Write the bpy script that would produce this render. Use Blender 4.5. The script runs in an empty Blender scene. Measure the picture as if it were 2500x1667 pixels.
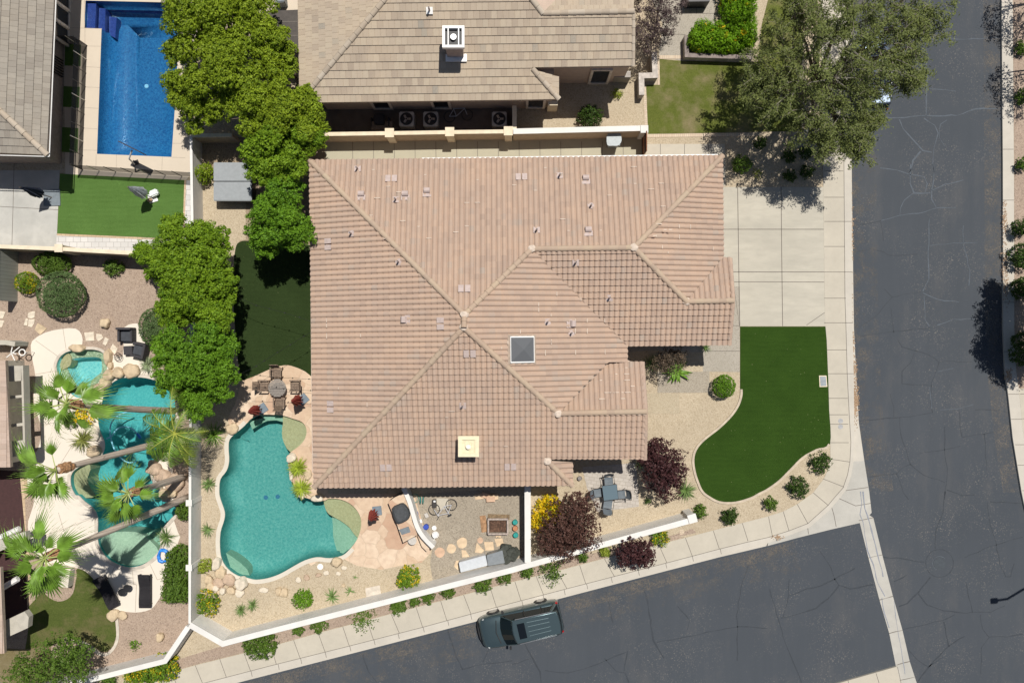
import bpy, bmesh, math, random
import numpy as np
from mathutils import Vector, Matrix, geometry, noise
# ---------------------------------------------------------------- camera, light
scn = bpy.context.scene
CX, CY, S, H = 1250.0, 833.5, 42.5, 45.0
cam_d = bpy.data.cameras.new('camera'); cam = bpy.data.objects.new('camera', cam_d)
scn.collection.objects.link(cam); scn.camera = cam
cam.location = (0, 0, H); cam.rotation_euler = (0, 0, 0)
cam_d.sensor_width = 36; cam_d.lens = 36 * (S * H) / 2500.0
cam_d.clip_end = 3000; cam_d.clip_start = 0.5
SUNV = Vector((0.195, 0.35, 1.0)).normalized()
EL = math.asin(SUNV.z); AZ = math.atan2(SUNV.x, SUNV.y)
w = bpy.data.worlds.new('World'); scn.world = w; w.use_nodes = True
nt = w.node_tree; bg = nt.nodes['Background']
sky = nt.nodes.new('ShaderNodeTexSky'); sky.sky_type = 'NISHITA'; sky.sun_disc = False
sky.sun_elevation = EL; sky.sun_rotation = AZ
nt.links.new(sky.outputs[0], bg.inputs[0]); bg.inputs[1].default_value = 0.05
sl = bpy.data.lights.new('sun', 'SUN'); sl.energy = 4.6; sl.angle = math.radians(0.5); sl.color = (1.0, 0.955, 0.89)
so = bpy.data.objects.new('sun', sl); scn.collection.objects.link(so)
so.rotation_euler = SUNV.to_track_quat('Z', 'Y').to_euler(); so.location = (10, 20, 60)
scn.view_settings.view_transform = 'Standard'; scn.view_settings.look = 'None'
scn.view_settings.exposure = 0.0; scn.view_settings.gamma = 1.0
scn.view_settings.use_curve_mapping = False
try:
    scn.cycles.transparent_max_bounces = 24; scn.cycles.max_bounces = 8
except Exception: pass
R = random.Random(7)
C = scn.collection
# ---------------------------------------------------------------- coordinates
def W(px, py, z=0.0):
    k = (1 - z / H) / S
    return Vector(((px - CX) * k, (CY - py) * k, z))
def tl(ix, iy, s):
    """points read off an enlarged tile of the survey -> source pixels"""
    sc = 3.3584 if iy == 3 else 3.7328
    o = []
    for t in s.split():
        a, b = t.split(','); o.append((ix * 625 + float(a) / sc, [0, 400, 800, 1200][iy] + float(b) / sc))
    return o
def px(s):
    return [tuple(float(v) for v in t.split(',')) for t in s.split()]
def G(pts, z=0.0):
    return [W(x, y, z).xy for x, y in pts]
def smooth(pts, closed=True, n=4):
    P = [Vector(p[:2]) for p in pts]; N = len(P); out = []
    rng = range(N) if closed else range(N - 1)
    for i in rng:
        g = (lambda k: P[k % N]) if closed else (lambda k: P[min(max(k, 0), N - 1)])
        p0, p1, p2, p3 = g(i - 1), g(i), g(i + 1), g(i + 2)
        for j in range(n):
            t = j / n
            out.append(0.5 * ((2 * p1) + (-p0 + p2) * t + (2 * p0 - 5 * p1 + 4 * p2 - p3) * t * t + (-p0 + 3 * p1 - 3 * p2 + p3) * t ** 3))
    if not closed: out.append(P[-1])
    return out
def area(P): return 0.5 * sum(P[i - 1][0] * P[i][1] - P[i][0] * P[i - 1][1] for i in range(len(P)))
def offset(P, d, closed=True):
    """positive d = to the left of the travel direction"""
    N = len(P); out = []
    for i in range(N):
        a = P[i - 1] if (closed or i > 0) else P[i]; b = P[i]; c = P[(i + 1) % N] if (closed or i < N - 1) else P[i]
        t1 = (b - a); t2 = (c - b)
        t1 = t1.normalized() if t1.length > 1e-9 else t2.normalized(); t2 = t2.normalized() if t2.length > 1e-9 else t1
        n1 = Vector((-t1.y, t1.x)); n2 = Vector((-t2.y, t2.x)); m = n1 + n2
        if m.length < 1e-6: m = n1
        m.normalize(); k = max(0.5, m.dot(n1)); out.append(b + m * (d / k))
    return out
def grow(P, d):
    P = [Vector(p[:2]) for p in P]
    return offset(P, -d if area(P) > 0 else d)
def inside(p, P):
    x, y = p[0], p[1]; r = False; j = len(P) - 1
    for i in range(len(P)):
        xi, yi = P[i][0], P[i][1]; xj, yj = P[j][0], P[j][1]
        if (yi > y) != (yj > y) and x < (xj - xi) * (y - yi) / (yj - yi) + xi: r = not r
        j = i
    return r
# ---------------------------------------------------------------- materials
MATS = {}
def nodes(name):
    m = bpy.data.materials.new(name); m.use_nodes = True; t = m.node_tree
    b = t.nodes['Principled BSDF']; return m, t, b
def c4(c): return (c[0], c[1], c[2], 1.0)
def srgb(r, g, b):
    f = lambda v: (v / 255 / 12.92) if v <= 10 else ((v / 255 + 0.055) / 1.055) ** 2.4
    return (f(r), f(g), f(b))
def mixc(t, fac, a, b, mode='MIX'):
    n = t.nodes.new('ShaderNodeMix'); n.data_type = 'RGBA'; n.blend_type = mode
    for s, v in ((0, fac), (6, a), (7, b)):
        if hasattr(v, 'is_output') or isinstance(v, bpy.types.NodeSocket): t.links.new(v, n.inputs[s])
        else: n.inputs[s].default_value = v if s == 0 else c4(v)
    return n.outputs[2]
def coord(t, scale=(1, 1, 1), rot=0, kind='Object'):
    tc = t.nodes.new('ShaderNodeTexCoord'); mp = t.nodes.new('ShaderNodeMapping')
    mp.inputs['Scale'].default_value = scale; mp.inputs['Rotation'].default_value = (0, 0, rot)
    t.links.new(tc.outputs[kind], mp.inputs[0]); return mp.outputs[0]
def noisef(t, co, scale, detail=3, lo=0.35, hi=0.65, rough=0.55):
    n = t.nodes.new('ShaderNodeTexNoise'); n.inputs['Scale'].default_value = scale; n.inputs['Detail'].default_value = detail
    n.inputs['Roughness'].default_value = rough
    t.links.new(co, n.inputs['Vector']); r = t.nodes.new('ShaderNodeMapRange')
    r.inputs[1].default_value = lo; r.inputs[2].default_value = hi; t.links.new(n.outputs[0], r.inputs[0]); return r.outputs[0]
def bumpn(t, h, strength, dist, b):
    n = t.nodes.new('ShaderNodeBump'); n.inputs['Strength'].default_value = strength; n.inputs['Distance'].default_value = dist
    t.links.new(h, n.inputs['Height']); t.links.new(n.outputs[0], b.inputs['Normal'])
def mul(t, a, k):
    n = t.nodes.new('ShaderNodeMath'); n.operation = 'MULTIPLY'; t.links.new(a, n.inputs[0]); n.inputs[1].default_value = k; return n.outputs[0]
def plain(name, col, rough=0.6, metal=0.0, var=0.12, scale=6, bump=0.0, spec=0.5):
    """paint, metal, wood, stucco: base colour with soft mottling"""
    if name in MATS: return MATS[name]
    m, t, b = nodes(name); co = coord(t)
    f = noisef(t, co, scale, 4)
    lo = tuple(v * (1 - var) for v in col); hi = tuple(min(1, v * (1 + var)) for v in col)
    t.links.new(mixc(t, f, lo, hi), b.inputs['Base Color'])
    b.inputs['Roughness'].default_value = rough; b.inputs['Metallic'].default_value = metal
    b.inputs['Specular IOR Level'].default_value = spec
    if bump: bumpn(t, noisef(t, co, scale * 6, 3), bump, 0.02, b)
    MATS[name] = m; return m
def gravel(name, c1, c2, c3, cell=20, patch=0.35):
    m, t, b = nodes(name); co = coord(t)
    v = t.nodes.new('ShaderNodeTexVoronoi'); v.inputs['Scale'].default_value = cell; t.links.new(co, v.inputs['Vector'])
    s = t.nodes.new('ShaderNodeSeparateColor'); t.links.new(v.outputs['Color'], s.inputs[0])
    a = mixc(t, s.outputs[0], c1, c2)
    r = t.nodes.new('ShaderNodeMapRange'); r.inputs[1].default_value = 0.8; r.inputs[2].default_value = 0.95; t.links.new(s.outputs[1], r.inputs[0])
    a = mixc(t, r.outputs[0], a, c3)
    f = noisef(t, co, patch, 4, 0.4, 0.7); a = mixc(t, mul(t, f, 0.35), a, tuple(x * 0.8 for x in c1))
    f3 = noisef(t, co, 2.6, 4, 0.5, 0.78); a = mixc(t, mul(t, f3, 0.22), a, tuple(min(1, x * 1.15) for x in c2))
    f2 = noisef(t, co, 30, 2, 0.3, 0.7); a = mixc(t, mul(t, f2, 0.3), a, tuple(x * 0.7 for x in c1))
    t.links.new(a, b.inputs['Base Color']); b.inputs['Roughness'].default_value = 0.95
    bumpn(t, v.outputs['Distance'], 0.6, 0.02, b); return m
def concrete(name, c, stain=0.25, sx=(1, 1, 1), rot=0):
    m, t, b = nodes(name); co = coord(t, sx, rot)
    f = noisef(t, co, 0.45, 6, 0.35, 0.68, 0.65); a = mixc(t, mul(t, f, stain * 1.6), tuple(min(1, x * 1.05) for x in c), tuple(x * q for x, q in zip(c, (0.7, 0.71, 0.72))))
    f = noisef(t, co, 3, 5, 0.45, 0.8); a = mixc(t, mul(t, f, stain * 1.1), a, tuple(x * 0.74 for x in c))
    f = noisef(t, co, 1.1, 4, 0.56, 0.75); a = mixc(t, mul(t, f, stain), a, tuple(min(1, x * 1.22) for x in c))
    f = noisef(t, coord(t), 60, 2, 0.2, 0.8); a = mixc(t, mul(t, f, 0.25), a, tuple(x * 0.85 for x in c))
    t.links.new(a, b.inputs['Base Color']); b.inputs['Roughness'].default_value = 0.9
    return m
def asphalt():
    m, t, b = nodes('asphalt'); co = coord(t)
    base = (0.049, 0.058, 0.070)
    f = noisef(t, co, 0.12, 4, 0.3, 0.7); a = mixc(t, f, base, (0.062, 0.071, 0.083))
    # worn lighter grit
    f = noisef(t, coord(t, (1, 0.35, 1)), 0.5, 7, 0.52, 0.72, 0.7); a = mixc(t, mul(t, f, 0.35), a, (0.13, 0.122, 0.114))
    f = noisef(t, coord(t, (3.0, 0.15, 1)), 0.8, 3, 0.4, 0.75); a = mixc(t, mul(t, f, 0.3), a, (0.043, 0.052, 0.062))
    v = t.nodes.new('ShaderNodeTexVoronoi'); v.inputs['Scale'].default_value = 22; t.links.new(co, v.inputs['Vector'])
    s = t.nodes.new('ShaderNodeSeparateColor'); t.links.new(v.outputs['Color'], s.inputs[0])
    f2 = noisef(t, co, 0.35, 5, 0.45, 0.66, 0.7)
    r = t.nodes.new('ShaderNodeMapRange'); r.inputs[1].default_value = 0.86; r.inputs[2].default_value = 1.0; t.links.new(s.outputs[0], r.inputs[0])
    mm = t.nodes.new('ShaderNodeMath'); mm.operation = 'MULTIPLY'; t.links.new(r.outputs[0], mm.inputs[0]); t.links.new(f2, mm.inputs[1])
    a = mixc(t, mul(t, mm.outputs[0], 0.6), a, (0.27, 0.24, 0.2))
    a = mixc(t, mul(t, noisef(t, co, 45, 2, 0.3, 0.7), 0.35), a, (0.04, 0.046, 0.054))
    t.links.new(a, b.inputs['Base Color']); b.inputs['Roughness'].default_value = 0.85
    bumpn(t, noisef(t, co, 50, 2), 0.25, 0.01, b); return m
def turf(name, c1, c2, dead=None, fine=38, deadamt=0.0, speck=0.0):
    m, t, b = nodes(name); co = coord(t)
    f = noisef(t, co, fine, 3, 0.3, 0.7); a = mixc(t, f, c1, c2)
    f = noisef(t, co, 0.7, 5, 0.35, 0.7); a = mixc(t, mul(t, f, 0.35), a, tuple(x * 0.7 for x in c1))
    wv = t.nodes.new('ShaderNodeTexWave'); wv.inputs['Scale'].default_value = 1.1; wv.inputs['Distortion'].default_value = 3.0; wv.inputs['Detail'].default_value = 3; wv.bands_direction = 'Y'; t.links.new(co, wv.inputs['Vector']); a = mixc(t, mul(t, wv.outputs[1], 0.12), a, tuple(x * 1.1 for x in c2))
    f = noisef(t, coord(t, (1, 6, 1)), 1.4, 3, 0.4, 0.7); a = mixc(t, mul(t, f, 0.25), a, tuple(x * .8 for x in c1))
    if dead:
        f = noisef(t, co, 0.55, 6, 0.5 - deadamt, 0.72 - deadamt, 0.65); a = mixc(t, f, a, dead)
        f = noisef(t, co, 14, 3, 0.3, 0.7); a = mixc(t, mul(t, f, 0.3), a, tuple(x * 0.6 for x in c1))
    if speck:
        v = t.nodes.new('ShaderNodeTexVoronoi'); v.inputs['Scale'].default_value = 5; t.links.new(co, v.inputs['Vector'])
        r = t.nodes.new('ShaderNodeMapRange'); r.inputs[1].default_value = 0.12; r.inputs[2].default_value = 0.08; t.links.new(v.outputs['Distance'], r.inputs[0])
        s = t.nodes.new('ShaderNodeSeparateColor'); t.links.new(v.outputs['Color'], s.inputs[0])
        r2 = t.nodes.new('ShaderNodeMapRange'); r2.inputs[1].default_value = 0.75; r2.inputs[2].default_value = 0.9; t.links.new(s.outputs[0], r2.inputs[0])
        mm = t.nodes.new('ShaderNodeMath'); mm.operation = 'MULTIPLY'; t.links.new(r.outputs[0], mm.inputs[0]); t.links.new(r2.outputs[0], mm.inputs[1])
        a = mixc(t, mul(t, mm.outputs[0], speck), a, (0.5, 0.5, 0.25))
    t.links.new(a, b.inputs['Base Color']); b.inputs['Roughness'].default_value = 0.95; b.inputs['Specular IOR Level'].default_value = 0.1
    bumpn(t, noisef(t, co, 45, 3), 0.9, 0.04, b); return m
def flagstone(name, scale, c1, c2, c3, joint, jw=0.03):
    m, t, b = nodes(name); co = coord(t); dn_ = t.nodes.new('ShaderNodeTexNoise'); dn_.inputs['Scale'].default_value = 1.3; dn_.inputs['Detail'].default_value = 4; t.links.new(co, dn_.inputs['Vector']); co = mixc(t, .22, co, dn_.outputs['Color'], 'LINEAR_LIGHT')
    v = t.nodes.new('ShaderNodeTexVoronoi'); v.inputs['Scale'].default_value = scale; t.links.new(co, v.inputs['Vector'])
    e = t.nodes.new('ShaderNodeTexVoronoi'); e.feature = 'DISTANCE_TO_EDGE'; e.inputs['Scale'].default_value = scale; t.links.new(co, e.inputs['Vector'])
    s = t.nodes.new('ShaderNodeSeparateColor'); t.links.new(v.outputs['Color'], s.inputs[0])
    a = mixc(t, s.outputs[0], c1, c2)
    r = t.nodes.new('ShaderNodeMapRange'); r.inputs[1].default_value = 0.7; r.inputs[2].default_value = 0.8; t.links.new(s.outputs[1], r.inputs[0])
    a = mixc(t, mul(t, r.outputs[0], 0.7), a, c3)
    f = noisef(t, co, 3.5, 5, 0.4, 0.7); a = mixc(t, mul(t, f, 0.35), a, tuple(x * 0.78 for x in c3))
    f = noisef(t, co, 1.1, 5, 0.45, 0.75); a = mixc(t, mul(t, f, 0.5), a, c1)
    r = t.nodes.new('ShaderNodeMapRange'); r.inputs[1].default_value = jw; r.inputs[2].default_value = jw * 0.3; t.links.new(e.outputs['Distance'], r.inputs[0])
    a = mixc(t, mul(t, r.outputs[0], 0.4), a, joint)
    t.links.new(a, b.inputs['Base Color']); b.inputs['Roughness'].default_value = 0.85
    return m
def paver(name, c1, c2, joint, bw=0.2, bh=0.2, rot=0.0, mortar=0.012):
    m, t, b = nodes(name); co = coord(t, (1, 1, 1), rot)
    k = t.nodes.new('ShaderNodeTexBrick'); k.inputs['Scale'].default_value = 1; k.inputs['Brick Width'].default_value = bw; k.inputs['Row Height'].default_value = bh
    k.inputs['Mortar Size'].default_value = mortar; k.inputs['Color1'].default_value = c4(c1); k.inputs['Color2'].default_value = c4(c2); k.inputs['Mortar'].default_value = c4(joint)
    t.links.new(co, k.inputs['Vector'])
    a = mixc(t, mul(t, noisef(t, co, 2.0, 5), 0.3), k.outputs[0], tuple(x * 0.75 for x in c1))
    t.links.new(a, b.inputs['Base Color']); b.inputs['Roughness'].default_value = 0.85; return m
def tilemat(name, pal, grain=0.2, streak=(1, 1, 1)):
    """roof tile: one flat colour per tile (from the tile index in UV) plus grain"""
    m, t, b = nodes(name); uv = t.nodes.new('ShaderNodeUVMap'); uv.uv_map = 'UVMap'
    wn = t.nodes.new('ShaderNodeTexWhiteNoise'); wn.noise_dimensions = '2D'; t.links.new(uv.outputs[0], wn.inputs['Vector'])
    cr = t.nodes.new('ShaderNodeValToRGB'); cr.color_ramp.interpolation = 'LINEAR'
    while len(cr.color_ramp.elements) < len(pal): cr.color_ramp.elements.new(0.5)
    for e, (p, c) in zip(cr.color_ramp.elements, pal): e.position = p; e.color = c4(c)
    t.links.new(wn.outputs[0], cr.inputs[0]); a = cr.outputs[0]; base = pal[len(pal) // 2][1]
    co = coord(t)
    # patches of slightly different batches
    f = noisef(t, co, 0.55, 5, 0.45, 0.62, 0.6); a = mixc(t, mul(t, f, 0.3), a, tuple(min(1, x * q) for x, q in zip(base, (1.16, 1.1, 1.02))))
    f = noisef(t, co, 9, 5, 0.35, 0.75); a = mixc(t, mul(t, f, grain), a, tuple(x * 0.72 for x in base))
    t.links.new(a, b.inputs['Base Color']); b.inputs['Roughness'].default_value = 0.85; b.inputs['Specular IOR Level'].default_value = 0.25
    return m
def leafmat(name, c1, c2, fl=None, flamt=0.0, trans=0.22, thr=None):
    m, t, b = nodes(name)
    g = t.nodes.new('ShaderNodeNewGeometry'); a = mixc(t, g.outputs['Random Per Island'], c1, c2)
    co = coord(t); f = noisef(t, co, 1.1, 3, 0.35, 0.65)
    a = mixc(t, mul(t, f, 0.4), a, tuple(min(1, x * 1.35) for x in c2))
    if fl:
        th_ = thr if thr is not None else 0.62 - flamt * 0.5; f = noisef(t, co, 1.6, 3, th_, th_ + 0.06)
        wn = t.nodes.new('ShaderNodeMath'); wn.operation = 'FRACT'; t.links.new(mul(t, g.outputs['Random Per Island'], 37.3), wn.inputs[0])
        cmp = t.nodes.new('ShaderNodeMath'); cmp.operation = 'LESS_THAN'; t.links.new(wn.outputs[0], cmp.inputs[0]); cmp.inputs[1].default_value = flamt
        mm = t.nodes.new('ShaderNodeMath'); mm.operation = 'MULTIPLY'; t.links.new(cmp.outputs[0], mm.inputs[0]); t.links.new(f, mm.inputs[1])
        a = mixc(t, mm.outputs[0], a, fl)
    t.links.new(a, b.inputs['Base Color']); b.inputs['Roughness'].default_value = 0.6; b.inputs['Specular IOR Level'].default_value = 0.25
    tr = t.nodes.new('ShaderNodeBsdfTranslucent'); t.links.new(a, tr.inputs[0]); mx = t.nodes.new('ShaderNodeMixShader'); mx.inputs[0].default_value = trans
    t.links.new(b.outputs[0], mx.inputs[1]); t.links.new(tr.outputs[0], mx.inputs[2])
    t.links.new(mx.outputs[0], t.nodes['Material Output'].inputs[0]); return m
def watermat(name, tint, wave=3.0, amp=0.15):
    m, t, b = nodes(name); t.nodes.remove(b); co = coord(t)
    tr = t.nodes.new('ShaderNodeBsdfTransparent'); tr.inputs[0].default_value = c4(tint)
    gl = t.nodes.new('ShaderNodeBsdfGlossy'); gl.inputs['Roughness'].default_value = 0.05
    fr = t.nodes.new('ShaderNodeFresnel'); fr.inputs[0].default_value = 1.33
    n = t.nodes.new('ShaderNodeBump'); n.inputs['Strength'].default_value = amp; n.inputs['Distance'].default_value = 0.05
    t.links.new(noisef(t, co, wave, 4, 0.2, 0.8), n.inputs['Height'])
    t.links.new(n.outputs[0], gl.inputs['Normal']); t.links.new(n.outputs[0], fr.inputs['Normal'])
    mx = t.nodes.new('ShaderNodeMixShader'); t.links.new(fr.outputs[0], mx.inputs[0]); t.links.new(tr.outputs[0], mx.inputs[1]); t.links.new(gl.outputs[0], mx.inputs[2])
    t.links.new(mx.outputs[0], t.nodes['Material Output'].inputs[0]); return m
def plastermat(name, c1, c2, c3, cell=16, rough=0.6, spec=0.3, caus=0.5, bmp=0.0):
    m, t, b = nodes(name); co = coord(t)
    v = t.nodes.new('ShaderNodeTexVoronoi'); v.inputs['Scale'].default_value = cell; t.links.new(co, v.inputs['Vector'])
    s = t.nodes.new('ShaderNodeSeparateColor'); t.links.new(v.outputs['Color'], s.inputs[0])
    a = mixc(t, s.outputs[0], c1, c2)
    f = noisef(t, co, 0.8, 4, 0.4, 0.7); a = mixc(t, mul(t, f, 0.35), a, c1)
    # mottled pebble finish; the same noise paints faint caustic light into the colour
    f = noisef(t, co, 7, 5, 0.42, 0.7, 0.7); a = mixc(t, mul(t, f, caus), a, c3)
    t.links.new(a, b.inputs['Base Color']); b.inputs['Roughness'].default_value = rough; b.inputs['Specular IOR Level'].default_value = spec
    if bmp: bumpn(t, s.outputs[2], bmp, 0.05, b)
    return m
def glassmat(name, col=(0.02, 0.025, 0.03), rough=0.08, spec=0.7):
    m, t, b = nodes(name); b.inputs['Base Color'].default_value = c4(col); b.inputs['Roughness'].default_value = rough
    b.inputs['Specular IOR Level'].default_value = spec; return m
# ---------------------------------------------------------------- objects
ROOT = {}
def tag(o, label=None, cat=None, group=None, kind=None):
    if label: o['label'] = label
    if cat: o['category'] = cat
    if group: o['group'] = group
    if kind: o['kind'] = kind
    return o
def thing(name, label, cat, loc, group=None, rot=0.0):
    o = bpy.data.objects.new(name, None); C.objects.link(o); o.location = Vector(loc[:2]).to_3d() + Vector((0, 0, loc[2] if len(loc) > 2 else 0))
    o.rotation_euler = (0, 0, rot); o.empty_display_size = 0.3
    ROOT[o.name] = o.location.copy(); return tag(o, label, cat, group)
def rootloc(p):
    while p.parent: p = p.parent
    return ROOT.get(p.name, Vector((0, 0, 0)))
def meshobj(name, me, mats, parent=None, smoothf=False):
    o = bpy.data.objects.new(name, me); C.objects.link(o)
    for m in (mats if isinstance(mats, (list, tuple)) else [mats]): me.materials.append(m)
    if smoothf: me.polygons.foreach_set('use_smooth', [True] * len(me.polygons))
    if parent is not None:
        o.parent = parent; me.transform(Matrix.Translation(-rootloc(parent)))
    return o
def obj(name, bm, mats, parent=None, smoothf=False):
    me = bpy.data.meshes.new(name); bm.to_mesh(me); bm.free(); return meshobj(name, me, mats, parent, smoothf)
def single(o, label, cat, group=None, kind=None):
    """top-level one-mesh thing: origin to its base"""
    me = o.data; n = len(me.vertices); a = np.empty(n * 3); me.vertices.foreach_get('co', a); a = a.reshape(-1, 3)
    c = Vector(((a[:, 0].min() + a[:, 0].max()) / 2, (a[:, 1].min() + a[:, 1].max()) / 2, a[:, 2].min()))
    me.transform(Matrix.Translation(-c)); o.location = c; ROOT[o.name] = c.copy()
    return tag(o, label, cat, group, kind)
def copy_tree(o, parent=None):
    c = o.copy(); C.objects.link(c); c.parent = parent
    for ch in o.children: copy_tree(ch, c)
    return c
def box(bm, c, s, rot=0.0, mi=0, tilt=None, bev=0.0):
    M = Matrix.Translation(Vector(c)) @ Matrix.Rotation(rot, 4, 'Z')
    if tilt is not None: M = M @ tilt
    r = bmesh.ops.create_cube(bm, size=1.0, matrix=M @ Matrix.Diagonal((s[0], s[1], s[2], 1)))
    fs = set(f for v in r['verts'] for f in v.link_faces)
    for f in fs: f.material_index = mi
    if bev: bmesh.ops.bevel(bm, geom=list(set(e for f in fs for e in f.edges)), offset=bev, segments=2, affect='EDGES')
def cyl(bm, p, r1, r2, h, seg=16, mi=0, M=None, cap=True):
    T = Matrix.Translation(Vector(p) + Vector((0, 0, h / 2))) if M is None else M
    r = bmesh.ops.create_cone(bm, cap_ends=cap, segments=seg, radius1=r1, radius2=r2, depth=h, matrix=T)
    for f in set(f for v in r['verts'] for f in v.link_faces): f.material_index = mi
def tube(bm, pts, r, seg=8, mi=0, caps=True, closed=False):
    """r: number or list"""
    P = [Vector(p) for p in pts]; N = len(P); rings = []
    up = Vector((0, 0, 1))
    for i in range(N):
        a = P[i - 1] if (closed or i > 0) else P[i]; b = P[(i + 1) % N] if (closed or i < N - 1) else P[i]
        d = (b - a).normalized(); x = d.cross(up)
        if x.length < 0.05: x = d.cross(Vector((1, 0, 0)))
        x.normalize(); y = d.cross(x).normalized(); rr = r[i] if isinstance(r, (list, tuple)) else r
        rings.append([bm.verts.new(P[i] + (x * math.cos(2 * math.pi * k / seg) + y * math.sin(2 * math.pi * k / seg)) * rr) for k in range(seg)])
    for i in range(N if closed else N - 1):
        A, B = rings[i], rings[(i + 1) % N]
        for k in range(seg):
            f = bm.faces.new((A[k], A[(k + 1) % seg], B[(k + 1) % seg], B[k])); f.material_index = mi
    if caps and not closed:
        for rg in (rings[0][::-1], rings[-1]):
            try: bm.faces.new(rg).material_index = mi
            except Exception: pass
def prism(bm, poly, z0, z1, mi=0):
    P = [Vector(p[:2]) for p in poly]
    if area(P) < 0: P.reverse()
    a = [bm.verts.new((p.x, p.y, z0)) for p in P]; b = [bm.verts.new((p.x, p.y, z1)) for p in P]; n = len(P)
    fs = [bm.faces.new(b), bm.faces.new(a[::-1])] + [bm.faces.new((a[i], a[(i + 1) % n], b[(i + 1) % n], b[i])) for i in range(n)]
    for f in fs: f.material_index = mi
    return fs
HOLES = []
def tri_fill(outer, holes):
    vs = []; es = []
    for L in [outer] + holes:
        k = len(vs); n = len(L); vs += [Vector(p[:2]) for p in L]; es += [(k + i, k + (i + 1) % n) for i in range(n)]
    r = geometry.delaunay_2d_cdt(vs, es, [], 0, 1e-5)
    V, F = r[0], r[2]; out = []
    for f in F:
        c = sum((V[i] for i in f), Vector((0, 0))) / len(f)
        if inside(c, outer) and not any(inside(c, h) for h in holes): out.append(list(f))
    return V, out
def bb(P): return min(p[0] for p in P), min(p[1] for p in P), max(p[0] for p in P), max(p[1] for p in P)
def lines_into(bm, lines, z, mi, jitter=0.0):
    """thin surface strips: joints and cracks"""
    for pts, wd in lines:
        P = [Vector(p[:2]) for p in pts]
        if jitter:
            Q = []
            for a, b in zip(P[:-1], P[1:]):
                L = (b - a).length; n = max(1, int(L / 0.35)); nrm = Vector((-(b - a).y, (b - a).x)).normalized()
                for i in range(n): Q.append(a + (b - a) * (i / n) + nrm * (R.uniform(-jitter, jitter) if i else 0))
            P = Q + [P[-1]]
        L = offset(P, wd / 2, False); Rr = offset(P, -wd / 2, False)
        if jitter:
            for i in range(len(P)):
                k = R.uniform(0.35, 1.3); L[i] = P[i] + (L[i] - P[i]) * k; Rr[i] = P[i] + (Rr[i] - P[i]) * k
        vl = [bm.verts.new((p.x, p.y, z)) for p in L]; vr = [bm.verts.new((p.x, p.y, z)) for p in Rr]
        for i in range(len(P) - 1):
            f = bm.faces.new((vr[i], vr[i + 1], vl[i + 1], vl[i])); f.material_index = mi
def sheet(name, outer, z, mat, holes=(), skirt=0.0, lines=(), lmat=None, jz=0.003, cut=True, kind='structure', parent=None, jitter=0.0, lines2=(), l2mat=None):
    outer = [Vector(p[:2]) for p in outer]
    if area(outer) < 0: outer.reverse()
    hs = [list(h) for h in holes]
    if cut:
        x0, y0, x1, y1 = bb(outer)
        for h in HOLES:
            a, b_, c, d = bb(h)
            if a < x1 and c > x0 and b_ < y1 and d > y0: hs.append([Vector(p) for p in h])
    V, F = tri_fill(outer, hs); bm = bmesh.new(); vv = [bm.verts.new((v.x, v.y, z)) for v in V]
    for f in F:
        try: g = bm.faces.new([vv[i] for i in f])
        except Exception: continue
        if g.normal.z < 0: pass
    bm.normal_update()
    for f in bm.faces:
        if f.normal.z < 0: f.normal_flip()
    if skirt:
        be = [e for e in bm.edges if len(e.link_faces) == 1]
        r = bmesh.ops.extrude_edge_only(bm, edges=be)
        for v in [g for g in r['geom'] if isinstance(g, bmesh.types.BMVert)]: v.co.z -= skirt
    ms = [mat]
    if lines: lines_into(bm, lines, z + jz, len(ms), jitter); ms.append(lmat)
    if lines2: lines_into(bm, lines2, z + jz * 1.6, len(ms), jitter); ms.append(l2mat)
    bmesh.ops.delete(bm, geom=[v for v in bm.verts if not v.link_faces], context='VERTS')
    o = obj(name, bm, ms, parent)
    if kind and parent is None: o['kind'] = kind
    return o
def strip(name, path, wd, z0, z1, mat, closed=False, parent=None):
    """kerb-like solid strip along a path, path is its right-hand edge"""
    L = offset(path, wd, closed); bm = bmesh.new(); n = len(path)
    r = [[bm.verts.new((p.x, p.y, z)) for p in Q] for Q, z in ((path, z0), (path, z1), (L, z1), (L, z0))]
    for i in range(n if closed else n - 1):
        j = (i + 1) % n
        for k in range(3): bm.faces.new((r[k][i], r[k][j], r[k + 1][j], r[k + 1][i]))
    if not closed:
        for i in (0, n - 1): bm.faces.new([r[k][i] for k in range(4)])
    bmesh.ops.recalc_face_normals(bm, faces=bm.faces)
    return obj(name, bm, mat, parent)
# ================================================================ materials
M = {}
M['tan_gravel'] = gravel('tan_gravel', (0.43, 0.35, 0.24), (0.56, 0.475, 0.345), (0.36, 0.29, 0.195))
M['pink_gravel'] = gravel('pink_gravel', (0.335, 0.25, 0.188), (0.46, 0.36, 0.28), (0.24, 0.18, 0.14))
M['grey_gravel'] = gravel('grey_gravel', (0.30, 0.255, 0.195), (0.42, 0.365, 0.285), (0.22, 0.19, 0.145))
M['agg'] = gravel('exposed_aggregate', (0.37, 0.335, 0.275), (0.44, 0.4, 0.335), (0.28, 0.25, 0.2), 26)
M['dirt'] = gravel('dirt', (0.29, 0.22, 0.15), (0.36, 0.29, 0.2), (0.22, 0.16, 0.1), 18)
M['conc'] = concrete('concrete', (0.505, 0.46, 0.375))
M['drive'] = concrete('driveway_concrete', (0.49, 0.455, 0.375), 0.38, (0.5, 1.6, 1))
M['conc_grey'] = concrete('grey_concrete', (0.47, 0.45, 0.40), 0.35)
M['curb'] = concrete('kerb_concrete', (0.53, 0.49, 0.42), 0.25)
M['kool'] = concrete('pool_deck_white', (0.70, 0.635, 0.54), 0.08)
M['kool2'] = concrete('pool_deck_cream', (0.59, 0.51, 0.405), 0.12)
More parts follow.
